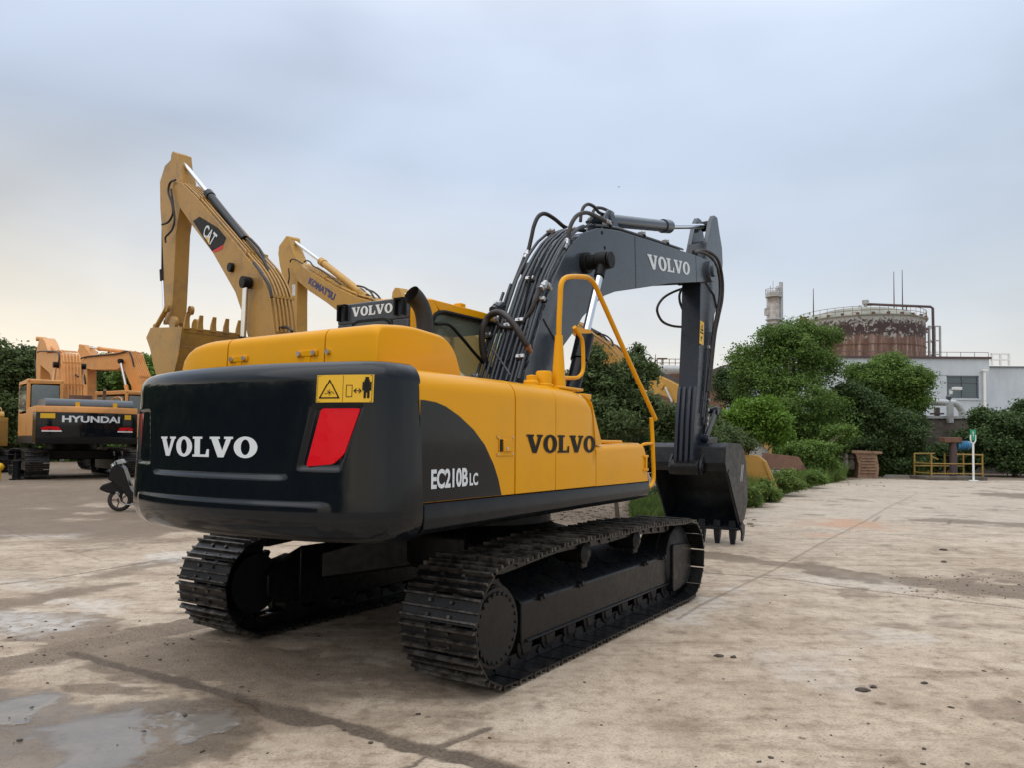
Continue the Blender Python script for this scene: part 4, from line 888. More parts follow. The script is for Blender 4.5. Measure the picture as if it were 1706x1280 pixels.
for nm, ar in (('dirt', dirt), ('wet', wet), ('pale', pale), ('crack', crack), ('rust', rust), ('grey', grey)):
    at = me.attributes.new(nm, 'FLOAT', 'POINT'); at.data.foreach_set('value', np.r_[np.clip(ar, 0, 1).ravel(), [.3 if nm == 'dirt' else 0] * 4].astype(np.float32))
m, nt, b = newmat('yard_concrete')
def att(n): a = nt.nodes.new('ShaderNodeAttribute'); a.attribute_name = n; return a.outputs['Fac']
tcn = nt.nodes.new('ShaderNodeTexCoord').outputs['Object']
n0 = noise(nt, .35, 5, .55, vec=tcn); n1 = noise(nt, 1.7, 8, .62, vec=tcn); n2 = noise(nt, 9, 8, .65, vec=tcn); n3 = noise(nt, 60, 5, .6, vec=tcn); n4 = noise(nt, 220, 3, .6, vec=tcn)
st = noise(nt, 1.5, 8, .65, vec=tcn, stretch=(.55, 2.6, 1))
c = ramp(nt, n1, [(.30, (.205, .155, .110)), (.44, (.36, .29, .22)), (.58, (.47, .395, .315)), (.75, (.56, .49, .405))])
c = mixc(nt, .45, c, ramp(nt, n0, [(.35, (.36, .28, .21)), (.65, (.54, .465, .385))]))
n25 = noise(nt, 4.2, 10, .72, vec=tcn)
c = mixc(nt, .75, c, ramp(nt, n2, [(.34, (.58, .54, .50)), (.47, (.96, .95, .94)), (.58, (1.04, 1.04, 1.03)), (.7, (1.2, 1.19, 1.18))]), 'MULTIPLY')
c = mixc(nt, .85, c, ramp(nt, n25, [(.30, (.50, .44, .38)), (.42, (.86, .83, .79)), (.48, (1, 1, 1)), (.60, (1.06, 1.06, 1.05)), (.70, (1.22, 1.22, 1.21))]), 'MULTIPLY')
c = mixc(nt, .9, c, ramp(nt, n3, [(.32, (.60, .57, .54)), (.48, (1, 1, 1)), (.72, (1.18, 1.18, 1.18))]), 'MULTIPLY')
c = mixc(nt, .7, c, ramp(nt, st, [(.33, (.58, .54, .50)), (.47, (1, 1, 1)), (.7, (1.1, 1.1, 1.1))]), 'MULTIPLY')
c = mixc(nt, mth(nt, 'MULTIPLY', att('grey'), .65), c, mixc(nt, .5, c, (.43, .41, .37)))
n26 = noise(nt, 22, 6, .7, vec=tcn, stretch=(1, .8, 1)); sp1 = mth(nt, 'MAXIMUM', ramp(nt, n4, [(.24, 1.), (.30, 0.)]), ramp(nt, n26, [(.30, .9), (.345, 0.)])); c = mixc(nt, mth(nt, 'MULTIPLY', sp1, .7), c, (.11, .08, .06))
c = mixc(nt, mth(nt, 'MULTIPLY', ramp(nt, n26, [(.66, 0.), (.72, .8)]), .5), c, (.66, .62, .56))
dn_ = mth(nt, 'ADD', mth(nt, 'ADD', att('dirt'), mth(nt, 'MULTIPLY', mth(nt, 'SUBTRACT', n3, .5), .7)), mth(nt, 'MULTIPLY', mth(nt, 'SUBTRACT', n25, .5), 1.7)); dm = mth(nt, 'MULTIPLY', ramp(nt, dn_, [(.22, 0.), (.50, .75), (.8, 1.)]), mth(nt, 'GREATER_THAN', att('dirt'), .02))
dcol = ramp(nt, n3, [(.3, (.060, .040, .026)), (.5, (.145, .105, .072)), (.7, (.25, .195, .145))])
c = mixc(nt, mth(nt, 'MULTIPLY', dm, .82), c, dcol)
pm = mth(nt, 'MULTIPLY', att('pale'), ramp(nt, n2, [(.35, .2), (.6, 1.)])); c = mixc(nt, mth(nt, 'MULTIPLY', pm, .7), c, (.60, .60, .60))
c = mixc(nt, mth(nt, 'MULTIPLY', att('rust'), ramp(nt, n2, [(.3, .2), (.6, .9)])), c, (.46, .20, .09))
km = mth(nt, 'MULTIPLY', att('crack'), ramp(nt, n2, [(.25, .75), (.5, 1.)])); c = mixc(nt, km, c, mixc(nt, .5, (.075, .060, .048), dcol))
wm = mth(nt, 'ADD', att('wet'), mth(nt, 'MULTIPLY', mth(nt, 'SUBTRACT', n2, .5), .35)); wf = mth(nt, 'MULTIPLY', ramp(nt, wm, [(.25, 0.), (.55, 1.)]), mth(nt, 'GREATER_THAN', att('wet'), .03))
c = mixc(nt, mth(nt, 'MULTIPLY', wf, .66), c, mixc(nt, ramp(nt, att('wet'), [(.5, 0.), (.85, 1.)]), (.075, .057, .042), (.19, .185, .18)))
c = mixc(nt, 1., c, (1.02, .99, .94), 'MULTIPLY'); setb(nt, b, 'Base Color', c)
ro_ = mth(nt, 'SUBTRACT', mth(nt, 'MULTIPLY_ADD', n2, .3, .66), mth(nt, 'MULTIPLY', wf, .72), clamp=True)
ro_ = mth(nt, 'MAXIMUM', ro_, mth(nt, 'MULTIPLY_ADD', mth(nt, 'SUBTRACT', 1, att('wet')), .22, .03)); setb(nt, b, 'Roughness', ro_)
b.inputs['Specular IOR Level'].default_value = .5
hh = mth(nt, 'ADD', mth(nt, 'MULTIPLY', n2, .5), mth(nt, 'ADD', mth(nt, 'MULTIPLY', n3, .45), mth(nt, 'MULTIPLY', n1, .6))); bn = nt.nodes.new('ShaderNodeBump'); bn.inputs['Distance'].default_value = .02
nt.links.new(hh, bn.inputs['Height']); nt.links.new(mth(nt, 'MULTIPLY', mth(nt, 'SUBTRACT', 1, mth(nt, 'MULTIPLY', wf, .97)), mth(nt, 'MULTIPLY_ADD', att('dirt'), .5, .5)), bn.inputs['Strength']); nt.links.new(bn.outputs[0], b.inputs['Normal'])
me.materials.append(m); gob = bpy.data.objects.new('ground', me); COL.objects.link(gob); gob['kind'] = 'structure'
# ---- loose stones and clods: uncountable litter
def rocks(name, pts, smin, smax, mat, label, flat=.55, power=3.):
    bm0 = bmesh.new(); bmesh.ops.create_icosphere(bm0, subdivisions=1, radius=1); V = np.array([v.co for v in bm0.verts]); Fc = np.array([[v.index for v in f.verts] for f in bm0.faces]); bm0.free()
    n = len(pts); nv = len(V); s = smin + (smax - smin) * rng.random(n) ** power
    A = V[None] * (1 + rng.normal(0, .22, (n, nv, 1))) * s[:, None, None] * np.stack([1 + rng.random(n) * .7, np.ones(n), np.full(n, flat)], -1)[:, None, :]
    th = rng.random(n) * 6.28; cx, sx = np.cos(th), np.sin(th); x = A[..., 0] * cx[:, None] - A[..., 1] * sx[:, None]; y = A[..., 0] * sx[:, None] + A[..., 1] * cx[:, None]
    co = np.stack([x + pts[:, 0, None], y + pts[:, 1, None], A[..., 2] + pts[:, 2, None] + s[:, None] * .2], -1).reshape(-1, 3)
    fc = (Fc[None] + (np.arange(n) * nv)[:, None, None]).reshape(-1, 3)
    me = bpy.data.meshes.new(name); me.vertices.add(len(co)); me.vertices.foreach_set('co', co.ravel()); me.loops.add(fc.size); me.loops.foreach_set('vertex_index', fc.ravel().astype(np.int32))
    me.polygons.add(len(fc)); me.polygons.foreach_set('loop_start', np.arange(0, fc.size, 3, dtype=np.int32)); me.update(calc_edges=True); me.materials.append(mat)
    o = bpy.data.objects.new(name, me); COL.objects.link(o); o['kind'] = 'stuff'; o['label'] = label; o['category'] = name.replace('_', ' '); return o
def scatter(n, u0, u1, v0, v1):
    P = np.array([G(rng.uniform(u0, u1), v0 + (v1 - v0) * rng.random() ** 1.) for _ in range(n)]); P[:, 2] = rise(P[:, 0], P[:, 1]); return P
rocks('gravel', np.vstack([scatter(260, -60, 1760, 830, 1290), scatter(180, 1150, 1760, 800, 1290), scatter(500, 1480, 1760, 955, 1000), scatter(160, 0, 330, 1030, 1110)]), .002, .014, DSTON, 'small dark grit and clods scattered over the concrete yard', .5, 4.)
rocks('rubble', np.vstack([scatter(900, 880, 1130, 838, 872), scatter(300, 1230, 1480, 792, 812), scatter(160, 1040, 1260, 850, 880)]), .008, .055, paint('rubble_mix', (.20, .15, .11), .9, var=.5, bmp=.3, dirt=(.42, .38, .33), dscale=1.7, damt=.9, dlo=.55), 'pale and brown rubble strewn along the weedy verge', .5, 3.)
for (u, v, s) in ((1438, 1152, .035), (1198, 1095, .03), (1222, 1097, .022), (1455, 1147, .02), (1573, 918, .05), (1572, 938, .035), (240, 1221, .012), (1540, 1140, .02)):
    p = G(u, v); a = MB(); bm0 = bmesh.new(); bmesh.ops.create_icosphere(bm0, subdivisions=2, radius=1)
    a.add([(p[0] + q.co.x * s * 1.2 * (1 + rng.normal(0, .25)), p[1] + q.co.y * s * .8 * (1 + rng.normal(0, .25)), .004 + max(0, q.co.z) * s * .55 * (1 + rng.normal(0, .15))) for q in bm0.verts], [[q.index for q in f.verts] for f in bm0.faces]); bm0.free()
    tag(a.build('clod', DSTON, None, 60), 'dark clod of mud lying loose on the concrete', 'clod', 'dark clods dropped on the concrete')
# ================================================================== FOLIAGE
def leaves(name, mat, lobes, n_cl, per, size, parent=None, csz=.3, seed=1, droop=0., shell=.55, stretch=1.5, zmin=None, tintc=.5):
    """leaf-sized faces in clumps spread through the lobes' volume"""
    r = np.random.default_rng(seed); lo = np.array(lobes, float); vol = np.prod(lo[:, 3:6], 1) ** (2 / 3); pk = r.choice(len(lo), n_cl, p=vol / vol.sum())
    d = r.normal(size=(n_cl, 3)); d /= np.linalg.norm(d, axis=1)[:, None]; rr = shell + (1.04 - shell) * r.random(n_cl) ** .6; rr = rr + (r.random(n_cl) < .14) * r.exponential(.16, n_cl)
    c = lo[pk, :3] + d * lo[pk, 3:6] * rr[:, None]
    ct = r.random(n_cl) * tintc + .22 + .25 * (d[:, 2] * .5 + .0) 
    k = r.poisson(per, n_cl) + 2; ci = np.repeat(np.arange(n_cl), k); n = len(ci)
    cs = csz * (.6 + .8 * r.random(n_cl)); off = r.normal(size=(n, 3)) * cs[ci][:, None] * np.array([1, 1, .62]) * .62
    P = c[ci] + off; P[:, 2] -= droop * np.hypot(off[:, 0], off[:, 1])
    if zmin is not None: kk = P[:, 2] > zmin; P = P[kk]; ci = ci[kk]; n = len(P)
    nrm = r.normal(size=(n, 3)) * .8 + d[ci] * .6 + np.array([0, 0, .7]); nrm /= np.linalg.norm(nrm, axis=1)[:, None]
    a = np.cross(nrm, r.normal(size=(n, 3))); a /= np.linalg.norm(a, axis=1)[:, None]; bb = np.cross(nrm, a)
    s = size * (.6 + .8 * r.random(n))[:, None]
    V = np.stack([P - a * s * stretch / 2, P + bb * s * .42 + nrm * s * .1, P + a * s * stretch / 2, P - bb * s * .42 + nrm * s * .1], 1).reshape(-1, 3)
    me = bpy.data.meshes.new(name); me.vertices.add(len(V)); me.vertices.foreach_set('co', V.ravel()); me.loops.add(4 * n); me.loops.foreach_set('vertex_index', np.arange(4 * n, dtype=np.int32))
    me.polygons.add(n); me.polygons.foreach_set('loop_start', np.arange(0, 4 * n, 4, dtype=np.int32)); me.update(calc_edges=True)
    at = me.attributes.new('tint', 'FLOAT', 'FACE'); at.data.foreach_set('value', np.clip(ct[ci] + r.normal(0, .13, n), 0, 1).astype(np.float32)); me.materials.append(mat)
    o = bpy.data.objects.new(name, me); COL.objects.link(o)
    if parent: o.parent = parent
    return o
def tree(name, label, cat, base, lobes, mat, n_cl, per, size, csz, seed, group=None, trunk=.14, sub=7, **kw):
    """lobes are given in world metres; the thing's empty stands at the foot of the trunk"""
    t = empty(name, base, 0, label, cat, group); b = np.array(base, float); rs = np.random.default_rng(seed + 500); L2 = []
    for l in lobes:
        L2.append((*l[:3], l[3] * .80, l[4] * .80, l[5] * .80))
        for _ in range(sub):
            d = rs.normal(size=3); d[2] = abs(d[2]) * .8 - .15; d /= np.linalg.norm(d); q = rs.uniform(.30, .52); L2.append((l[0] + d[0] * l[3] * .78, l[1] + d[1] * l[4] * .78, l[2] + d[2] * l[5] * .78, l[3] * q, l[4] * q, l[5] * q * .8))
    lobes_big, lobes = lobes, L2
    lo = [(l[0] - b[0], l[1] - b[1], l[2] - b[2], *l[3:6]) for l in lobes]
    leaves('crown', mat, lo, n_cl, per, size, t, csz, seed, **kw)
    if trunk:
        mb = MB(); top = max(lo, key=lambda l: l[2]); r = random.Random(seed)
        mb.tube([(0, 0, -.05), (r.uniform(-.1, .1), 0, top[2] * .3), (top[0] * .4, top[1] * .4, top[2] * .6), (top[0], top[1], top[2])], [trunk, trunk * .8, trunk * .5, trunk * .15], 10, smooth=4)
        for l in lo[::sub + 1]: mb.tube([(0, 0, min(l[2] * .45, top[2] * .4)), (l[0] * .5, l[1] * .5, l[2] * .72), (l[0], l[1], l[2]), (l[0] * 1.1, l[1], l[2] + l[5] * .6)], [trunk * .5, trunk * .35, trunk * .2, .01], 7, smooth=3)
        mb.build('trunk', BARK, t, 60)
    return t
def lobe(u, v, Y, ru, rv, ry=None):
    c = W(u, v, Y); k = Y / F; return (c[0], c[1], c[2], ru * k, (ry if ry else (ru + rv) / 2) * k, rv * k)
def foot(u, Y): c = W(u, 740, Y); return (c[0], c[1], 0)
# the big tree in front of the tank, and its neighbours
Y0 = 38.5
tree('broadleaf_tree', 'tall full green tree in front of the rusty storage tank', 'tree', foot(1322, Y0 + 1),
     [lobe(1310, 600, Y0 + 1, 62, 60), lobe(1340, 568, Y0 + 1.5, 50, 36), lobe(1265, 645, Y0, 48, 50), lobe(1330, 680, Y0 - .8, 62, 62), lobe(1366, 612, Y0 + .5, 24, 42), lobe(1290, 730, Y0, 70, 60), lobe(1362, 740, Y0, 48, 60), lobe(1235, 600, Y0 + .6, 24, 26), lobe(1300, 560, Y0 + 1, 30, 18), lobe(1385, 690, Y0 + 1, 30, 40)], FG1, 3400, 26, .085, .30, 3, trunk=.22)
tree('broadleaf_tree', 'round lime-green tree beside the pale flat-roofed building', 'tree', foot(1478, Y0 + 4),
     [lobe(1478, 640, Y0 + 4, 58, 42), lobe(1440, 628, Y0 + 4, 26, 26), lobe(1500, 675, Y0 + 4, 44, 44), lobe(1450, 700, Y0 + 4.5, 48, 50), lobe(1485, 606, Y0 + 4, 26, 16)], FG1, 2100, 26, .085, .30, 5, trunk=.16, tintc=.75)
tree('shrub', 'bright yellow-green bush left of the tall tree', 'bush', foot(1255, 26.5),
     [lobe(1258, 684, 26.5, 24, 20), lobe(1224, 700, 26.5, 24, 20), lobe(1286, 704, 26.5, 22, 22), lobe(1262, 722, 26.8, 38, 24), lobe(1240, 682, 26.7, 16, 14), lobe(1278, 678, 26.6, 14, 12), lobe(1300, 728, 26.6, 14, 18), lobe(1215, 722, 26.6, 18, 16)], FG3, 1100, 24, .07, .2, 6, trunk=.08)
tree('shrub', 'dark sparse-leaved tree at the left foot of the tall green tree', 'tree', foot(1228, Y0 + 5), [lobe(1220, 650, Y0 + 5, 34, 42), lobe(1246, 625, Y0 + 5, 24, 26), lobe(1205, 630, Y0 + 5, 16, 18)], FG2, 560, 16, .10, .26, 7, trunk=.12)
tree('shrub', 'dark glossy shrub mass between the tall tree and the gate', 'bush', foot(1460, 39.5),
     [lobe(1425, 690, 39.5, 40, 46), lobe(1480, 728, 39.5, 48, 38), lobe(1436, 738, 39.5, 44, 30), lobe(1515, 755, 40, 32, 28), lobe(1408, 665, 40, 20, 26), lobe(1506, 712, 40, 26, 24), lobe(1500, 775, 39, 34, 14)], FG2, 2600, 22, .10, .28, 8, trunk=.1, tintc=.7)
tree('shrub', 'light green undergrowth at the foot of the tall tree', 'bush', foot(1345, 33), [lobe(1350, 755, 33, 42, 22), lobe(1375, 775, 33, 24, 14), lobe(1330, 775, 33, 30, 12), lobe(1400, 722, 35, 24, 13)], FG1, 900, 22, .07, .2, 9, trunk=.05, tintc=.8)
tree('climbing_shrub', 'dark leafy growth over the wall behind the yellow barrier', 'bush', foot(1575, 41), [lobe(1570, 760, 41.2, 36, 22), lobe(1600, 770, 41, 34, 18), lobe(1545, 775, 41, 22, 16), lobe(1612, 735, 41.2, 22, 20), lobe(1640, 750, 41, 26, 34)], FG2, 1300, 20, .11, .28, 10, trunk=.06)
tree('broadleaf_tree', 'dull green leafy tree right of the yellow barrier at the frame edge', 'tree', foot(1690, 40), [lobe(1680, 715, 40, 42, 32), lobe(1650, 740, 40, 34, 34), lobe(1720, 740, 40, 56, 50), lobe(1630, 700, 40.6, 20, 18), lobe(1700, 770, 39.6, 60, 22), lobe(1760, 700, 41, 56, 46), lobe(1704, 688, 40.5, 22, 16)], FG2, 2600, 22, .11, .30, 12, trunk=.14, tintc=.75)
# feathery shrub behind the handrail and its neighbours
Yb = 16.5
tree('locust_shrub', 'feathery upright shrub seen through the yellow handrail', 'bush', foot(1030, Yb),
     [lobe(1005, 640, Yb, 34, 44), lobe(1040, 650, Yb, 34, 54), lobe(1068, 690, Yb - .3, 34, 46), lobe(1015, 705, Yb - .6, 42, 50), lobe(1060, 610, Yb + .3, 13, 30), lobe(1083, 620, Yb + .3, 10, 24), lobe(990, 600, Yb, 14, 26), lobe(1064, 584, Yb + .3, 4, 12), lobe(960, 660, Yb, 26, 50)], FG5, 2000, 20, .045, .13, 14, trunk=.05, shell=.2, droop=.25, tintc=.75, stretch=2.2)
tree('locust_shrub', 'low bushy shrub behind the front corner of the black bucket', 'bush', foot(1120, Yb + 1), [lobe(1115, 705, Yb + 1, 40, 34), lobe(1150, 730, Yb + 1.5, 40, 36), lobe(1105, 750, Yb + 1, 34, 36), lobe(1190, 735, Yb + 2.5, 34, 40), lobe(1175, 700, Yb + 3, 24, 22), lobe(1060, 755, Yb + .5, 30, 36)], FG5, 1900, 20, .045, .15, 15, trunk=.04, shell=.2, tintc=.8, stretch=2.)
tree('locust_shrub', 'pale dusty shrub between the bucket and the bright bush', 'bush', foot(1212, Yb + 6), [lobe(1212, 735, Yb + 6, 26, 24), lobe(1232, 745, Yb + 6, 22, 18), lobe(1195, 722, Yb + 6, 14, 20)], FG4, 800, 18, .05, .16, 16, trunk=.04, shell=.2, tintc=.8)
# tree line behind the parked machines on the left
for i, (u, v, ru, rv, lb) in enumerate(((20, 620, 62, 52, 'dark tree behind the cab of the leftmost orange machine'), (95, 640, 60, 52, 'dark tree behind the first orange boom'), (175, 625, 50, 40, 'dark tree between the two orange booms'), (240, 625, 44, 36, 'dark tree just left of the tan bucket'), (-90, 600, 90, 70, 'dark tree at the left frame edge'))):
    Yt = 44 + (i % 3) * 1.5
    tree('broadleaf_tree', lb, 'tree', foot(u, Yt), [lobe(u, v, Yt, ru, rv * .8), lobe(u - ru * .5, v + 14, Yt, ru * .6, rv * .7), lobe(u + ru * .5, v + 10, Yt, ru * .6, rv * .7), lobe(u + ru * .1, v - rv * .45, Yt, ru * .55, rv * .42), lobe(u, v + 60, Yt, ru, rv), lobe(u, v + 115, Yt, ru, 36)], FG4 if i in (0, 2, 4) else FG1, 1700, 20, .14, .36, 30 + i, group='dark trees behind the parked excavators', trunk=.2, tintc=.9)
# weeds
def weeds(name, label, pts, n, hmin, hmax, seed, mat=GRS, grp=None):
    r = np.random.default_rng(seed); P = gq(pts); x0, y0 = P.min(0); x1, y1 = P.max(0); X_ = r.uniform(x0, x1, n * 4); Y_ = r.uniform(y0, y1, n * 4); k = inpoly(X_, Y_, P); X_, Y_ = X_[k][:n], Y_[k][:n]; n = len(X_)
    h = r.uniform(hmin, hmax, n) * (.5 + .8 * fbm(X_ * .9, Y_ * .9, 3, seed)); th = r.random(n) * 6.28; ln_ = r.normal(0, .28, (n, 2)) * h[:, None]; w_ = .005 + .007 * r.random(n)
    b0 = np.stack([X_ - np.cos(th) * w_, Y_ - np.sin(th) * w_, np.zeros(n)], -1); b1 = np.stack([X_ + np.cos(th) * w_, Y_ + np.sin(th) * w_, np.zeros(n)], -1)
    m0 = np.stack([X_ + ln_[:, 0] * .4 - np.cos(th) * w_, Y_ + ln_[:, 1] * .4 - np.sin(th) * w_, h * .6], -1); m1 = m0 + np.stack([np.cos(th) * w_ * 2, np.sin(th) * w_ * 2, 0 * h], -1); tp = np.stack([X_ + ln_[:, 0], Y_ + ln_[:, 1], h], -1)
    V = np.stack([b0, b1, m1, m0, tp], 1).reshape(-1, 3); me = bpy.data.meshes.new(name); base = np.arange(n)[:, None] * 5
    lp = np.concatenate([base + np.array([[0, 1, 2, 3]]), base + np.array([[3, 2, 4]])], 1).ravel(); ls = np.stack([np.arange(n) * 7, np.arange(n) * 7 + 4], -1).ravel()
    me.vertices.add(len(V)); me.vertices.foreach_set('co', V.ravel()); me.loops.add(len(lp)); me.loops.foreach_set('vertex_index', lp.astype(np.int32)); me.polygons.add(2 * n); me.polygons.foreach_set('loop_start', ls.astype(np.int32)); me.update(calc_edges=True)
    at = me.attributes.new('tint', 'FLOAT', 'FACE'); at.data.foreach_set('value', np.repeat(np.clip(.5 + r.normal(0, .3, n), 0, 1), 2).astype(np.float32)); me.materials.append(mat)
    o = bpy.data.objects.new(name, me); COL.objects.link(o); o['kind'] = 'stuff'; o['label'] = label; o['category'] = 'weeds'; return o
weeds('weeds', 'tall bright weeds on the verge by the tan bucket', [(1225, 848), (1262, 840), (1300, 827), (1350, 813), (1410, 801), (1400, 796), (1330, 797), (1228, 800)], 34000, .2, .85, 51)
weeds('weeds', 'weedy clump on the rubble behind the right track', [(1050, 868), (1105, 866), (1118, 845), (1230, 840), (1236, 826), (1100, 826), (1050, 840)], 11000, .08, .34, 52)
weeds('weeds', 'green undergrowth along the foot of the wall', [(1370, 798), (1440, 795), (1545, 796), (1545, 788), (1370, 788)], 4000, .3, .8, 53)

_r = np.random.default_rng(5)
tb_ = leaves('unseen_tree_belt', FG2, [(-21 - _r.uniform(0, 3), y, _r.uniform(1.5, 2.6), 3.2, 3.2, _r.uniform(2.6, 4.2)) for y in np.arange(-22, 22, 3.)], 2600, 14, .45, None, .8, 99, shell=.3)  # out of view, added so the black counterweight mirrors something dark
tag(tb_, 'unseen belt of dark trees added on the left for the counterweight to reflect', 'trees', kind='stuff')
for i, (u, v, Y_, r1, r2) in enumerate(((1266, 818, 21.5, 26, 18), (1304, 802, 24, 28, 17), (1342, 796, 28.5, 28, 12), (1246, 828, 19.8, 14, 16), (1372, 794, 33, 24, 8))):
    tree('weed_clump', ('low pale weed clump in front of the loose tan bucket', 'bright weed clump in front of the rusty steel plate', 'weed clump right of the rusty steel plate', 'nearest weed clump beside the black bucket', 'farthest low weed clump along the verge')[i], 'weeds', foot(u, Y_), [lobe(u, v, Y_, r1, r2), lobe(u - r1 * .5, v + r2 * .5, Y_, r1 * .8, r2 * .6), lobe(u + r1 * .5, v + r2 * .5, Y_, r1 * .8, r2 * .6)], (GRS, GRS, FG1, GRS, GRS)[i], 520, 13, .034, .11, 70 + i, trunk=0, shell=.0, sub=9, stretch=4., tintc=.9)
tree('weed_clump', 'feathery weed clump on the rubble just left of the black bucket', 'weeds', foot(1088, 21), [lobe(1088, 838, 21, 22, 14), lobe(1072, 852, 20, 18, 10), lobe(1102, 830, 21.5, 12, 20)], FG4, 700, 18, .035, .12, 81, trunk=0, shell=.1, sub=4, stretch=3.)
# ================================================================== BUILDINGS AND PLANT BEHIND
def wbox(a, b): return MB().box(a, b)
m, nt, b = newmat('pale_cladding')
tcn = nt.nodes.new('ShaderNodeTexCoord').outputs['Object']; n1 = noise(nt, .5, 5, .6, vec=tcn); n2 = noise(nt, 3, 6, .6, vec=tcn, stretch=(1, 1, .15))
c = ramp(nt, n1, [(.3, (.40, .45, .49)), (.7, (.50, .54, .575))]); c = mixc(nt, .35, c, ramp(nt, n2, [(.3, (.75, .76, .77)), (.6, (1, 1, 1))]), 'MULTIPLY'); setb(nt, b, 'Base Color', c); b.inputs['Roughness'].default_value = .7; CLAD = m
def P3(u, v, Y): p = W(u, v, Y); return p
# flat-roofed pale building, long front facing the yard
Yf = 58.
bx0 = W(1395, 640, Yf)[0]; bx1 = W(1648, 590, Yf)[0]; bz = W(1560, 597, Yf)[2]
bl = empty('building', (bx0, Yf, 0), 0, 'pale blue-grey flat-roofed building with one dark window', 'building')
def rel(x, y, z): return (x - bx0, y - Yf, z)
w0_ = W(1577, 625, Yf); w1_ = W(1631, 665, Yf)
mb = MB(); wx0, wx1, wz0, wz1 = w0_[0] - bx0, w1_[0] - bx0, w1_[2], w0_[2]; ww = bx1 - bx0
for a, b_ in (((0, 0, 0), (wx0, .3, bz)), ((wx1, 0, 0), (ww, .3, bz)), ((wx0, 0, 0), (wx1, .3, wz0)), ((wx0, 0, wz1), (wx1, .3, bz)), ((ww - .3, .3, 0), (ww, 14, bz)), ((0, .3, 0), (.3, 14, bz)), ((0, 13.7, 0), (ww, 14, bz))): mb.box(a, b_)
wl = mb.build('wall', CLAD, bl, 35)
MB().box((-.1, -.12, bz), (ww + .12, 14.1, bz + .16)).build('roof', DPIPE, bl, 35)
MB().box((0, -.05, W(1560, 624, Yf)[2]), (wx0, -.002, W(1560, 624, Yf)[2] + .10)).build('ledge', CLAD, wl, 35)
wn = MB(); t = .09
for a, b_ in (((wx0, .02, wz0), (wx1, .14, wz0 + t)), ((wx0, .02, wz1 - t), (wx1, .14, wz1)), ((wx0, .02, wz0), (wx0 + t, .141, wz1)), ((wx1 - t, .02, wz0), (wx1, .141, wz1)), ((wx0, .021, wz0 + (wz1 - wz0) * .70), (wx1, .139, wz0 + (wz1 - wz0) * .74)), (((wx0 + wx1) / 2 - .04, .021, wz0), ((wx0 + wx1) / 2 + .04, .139, wz1))): wn.box(a, b_)
wn_ = wn.build('window', HGR, bl, 35)
MB().box((wx0 + .02, .10, wz0 + .02), (wx1 - .02, .12, wz1 - .02)).build('window_glass', paint('teal_window_glass', (.06, .09, .10), .12, .4, var=.3, bmp=0), wn_, 35)
MB().box((wx0 - .1, -.10, wz0 - .12), (wx1 + .1, .02, wz0)).build('window_sill', CLAD, wn_, 35)
mb = MB(); px = W(1641, 630, Yf - .3); mb.tube([(px[0] - bx0, -.25, 1), (px[0] - bx0, -.25, W(1641, 618, Yf)[2])], .10, 12); mb.box((px[0] - bx0 - .2, -.4, W(1641, 618, Yf)[2]), (px[0] - bx0 + .2, -.1, W(1641, 618, Yf)[2] + .12)); mb.build('downpipe', PWHT, bl, 40)
rr = MB(); zt = bz + .16
for k in range(12): rr.tube([(ww * k / 11, .1, zt), (ww * k / 11, .1, zt + .35)], .02, 5)
rr.tube([(0, .1, zt + .35), (ww, .1, zt + .35)], .02, 5); rr.build('roof_rail', DPIPE, bl, 40)
b2 = empty('building', (bx1, Yf + 10, 0), 0, 'lower pale wing behind the building at the right frame edge', 'building')
z2 = W(1680, 612, Yf + 10)[2]; MB().box((-1, 0, 0), (26, .3, z2)).build('wall', CLAD, b2, 35); MB().box((-1.1, -.1, z2), (26, 8, z2 + .12)).build('roof', HGR, b2, 35)
# steel frame on its roof
x_ = W(1652, 600, Yf + 9); fr_ = MB(); za, zb_ = W(1665, 612, Yf + 9)[2], W(1665, 588, Yf + 9)[2]
for dx in (0, .75, 1.5):
    fr_.box((x_[0] + dx, Yf + 9, z2 + .1), (x_[0] + dx + .14, Yf + 9.14, zb_))
for zz in (zb_ - .12, (za + zb_) / 2): fr_.box((x_[0], Yf + 9.02, zz), (x_[0] + 1.64, Yf + 9.12, zz + .12))
tag(fr_.build('roof_frame', PWHT, None, 35), 'white steel frame standing on the roof at the far right', 'frame')
b3x0, b3x1 = W(1183, 650, 70)[0], W(1262, 650, 70)[0]
b3 = empty('building', (b3x0, 70, 0), 0, 'pale building seen between the dark boom arm and the trees', 'building')
z3_ = W(1200, 616, 70)[2]; w_ = MB(); w_.box((-1.5, 0, 0), (1.2, .3, z3_ - .3)); w_.box((1.2, -.5, 0), (b3x1 - b3x0 + 8, .3, z3_ + .3)); w_.build('wall', CLAD, b3, 35)
r_b = MB(); r_b.box((-1.6, -.1, z3_ - .3), (1.25, 8, z3_ - .18)); r_b.box((1.15, -.6, z3_ + .3), (b3x1 - b3x0 + 8.1, 8, z3_ + .42)); r_b.build('roof', DPIPE, b3, 35); MB().box((-1.5, -.04, z3_ * .55), (1.2, -.002, z3_ * .55 + .12)).build('ledge', GALV, b3, 35)
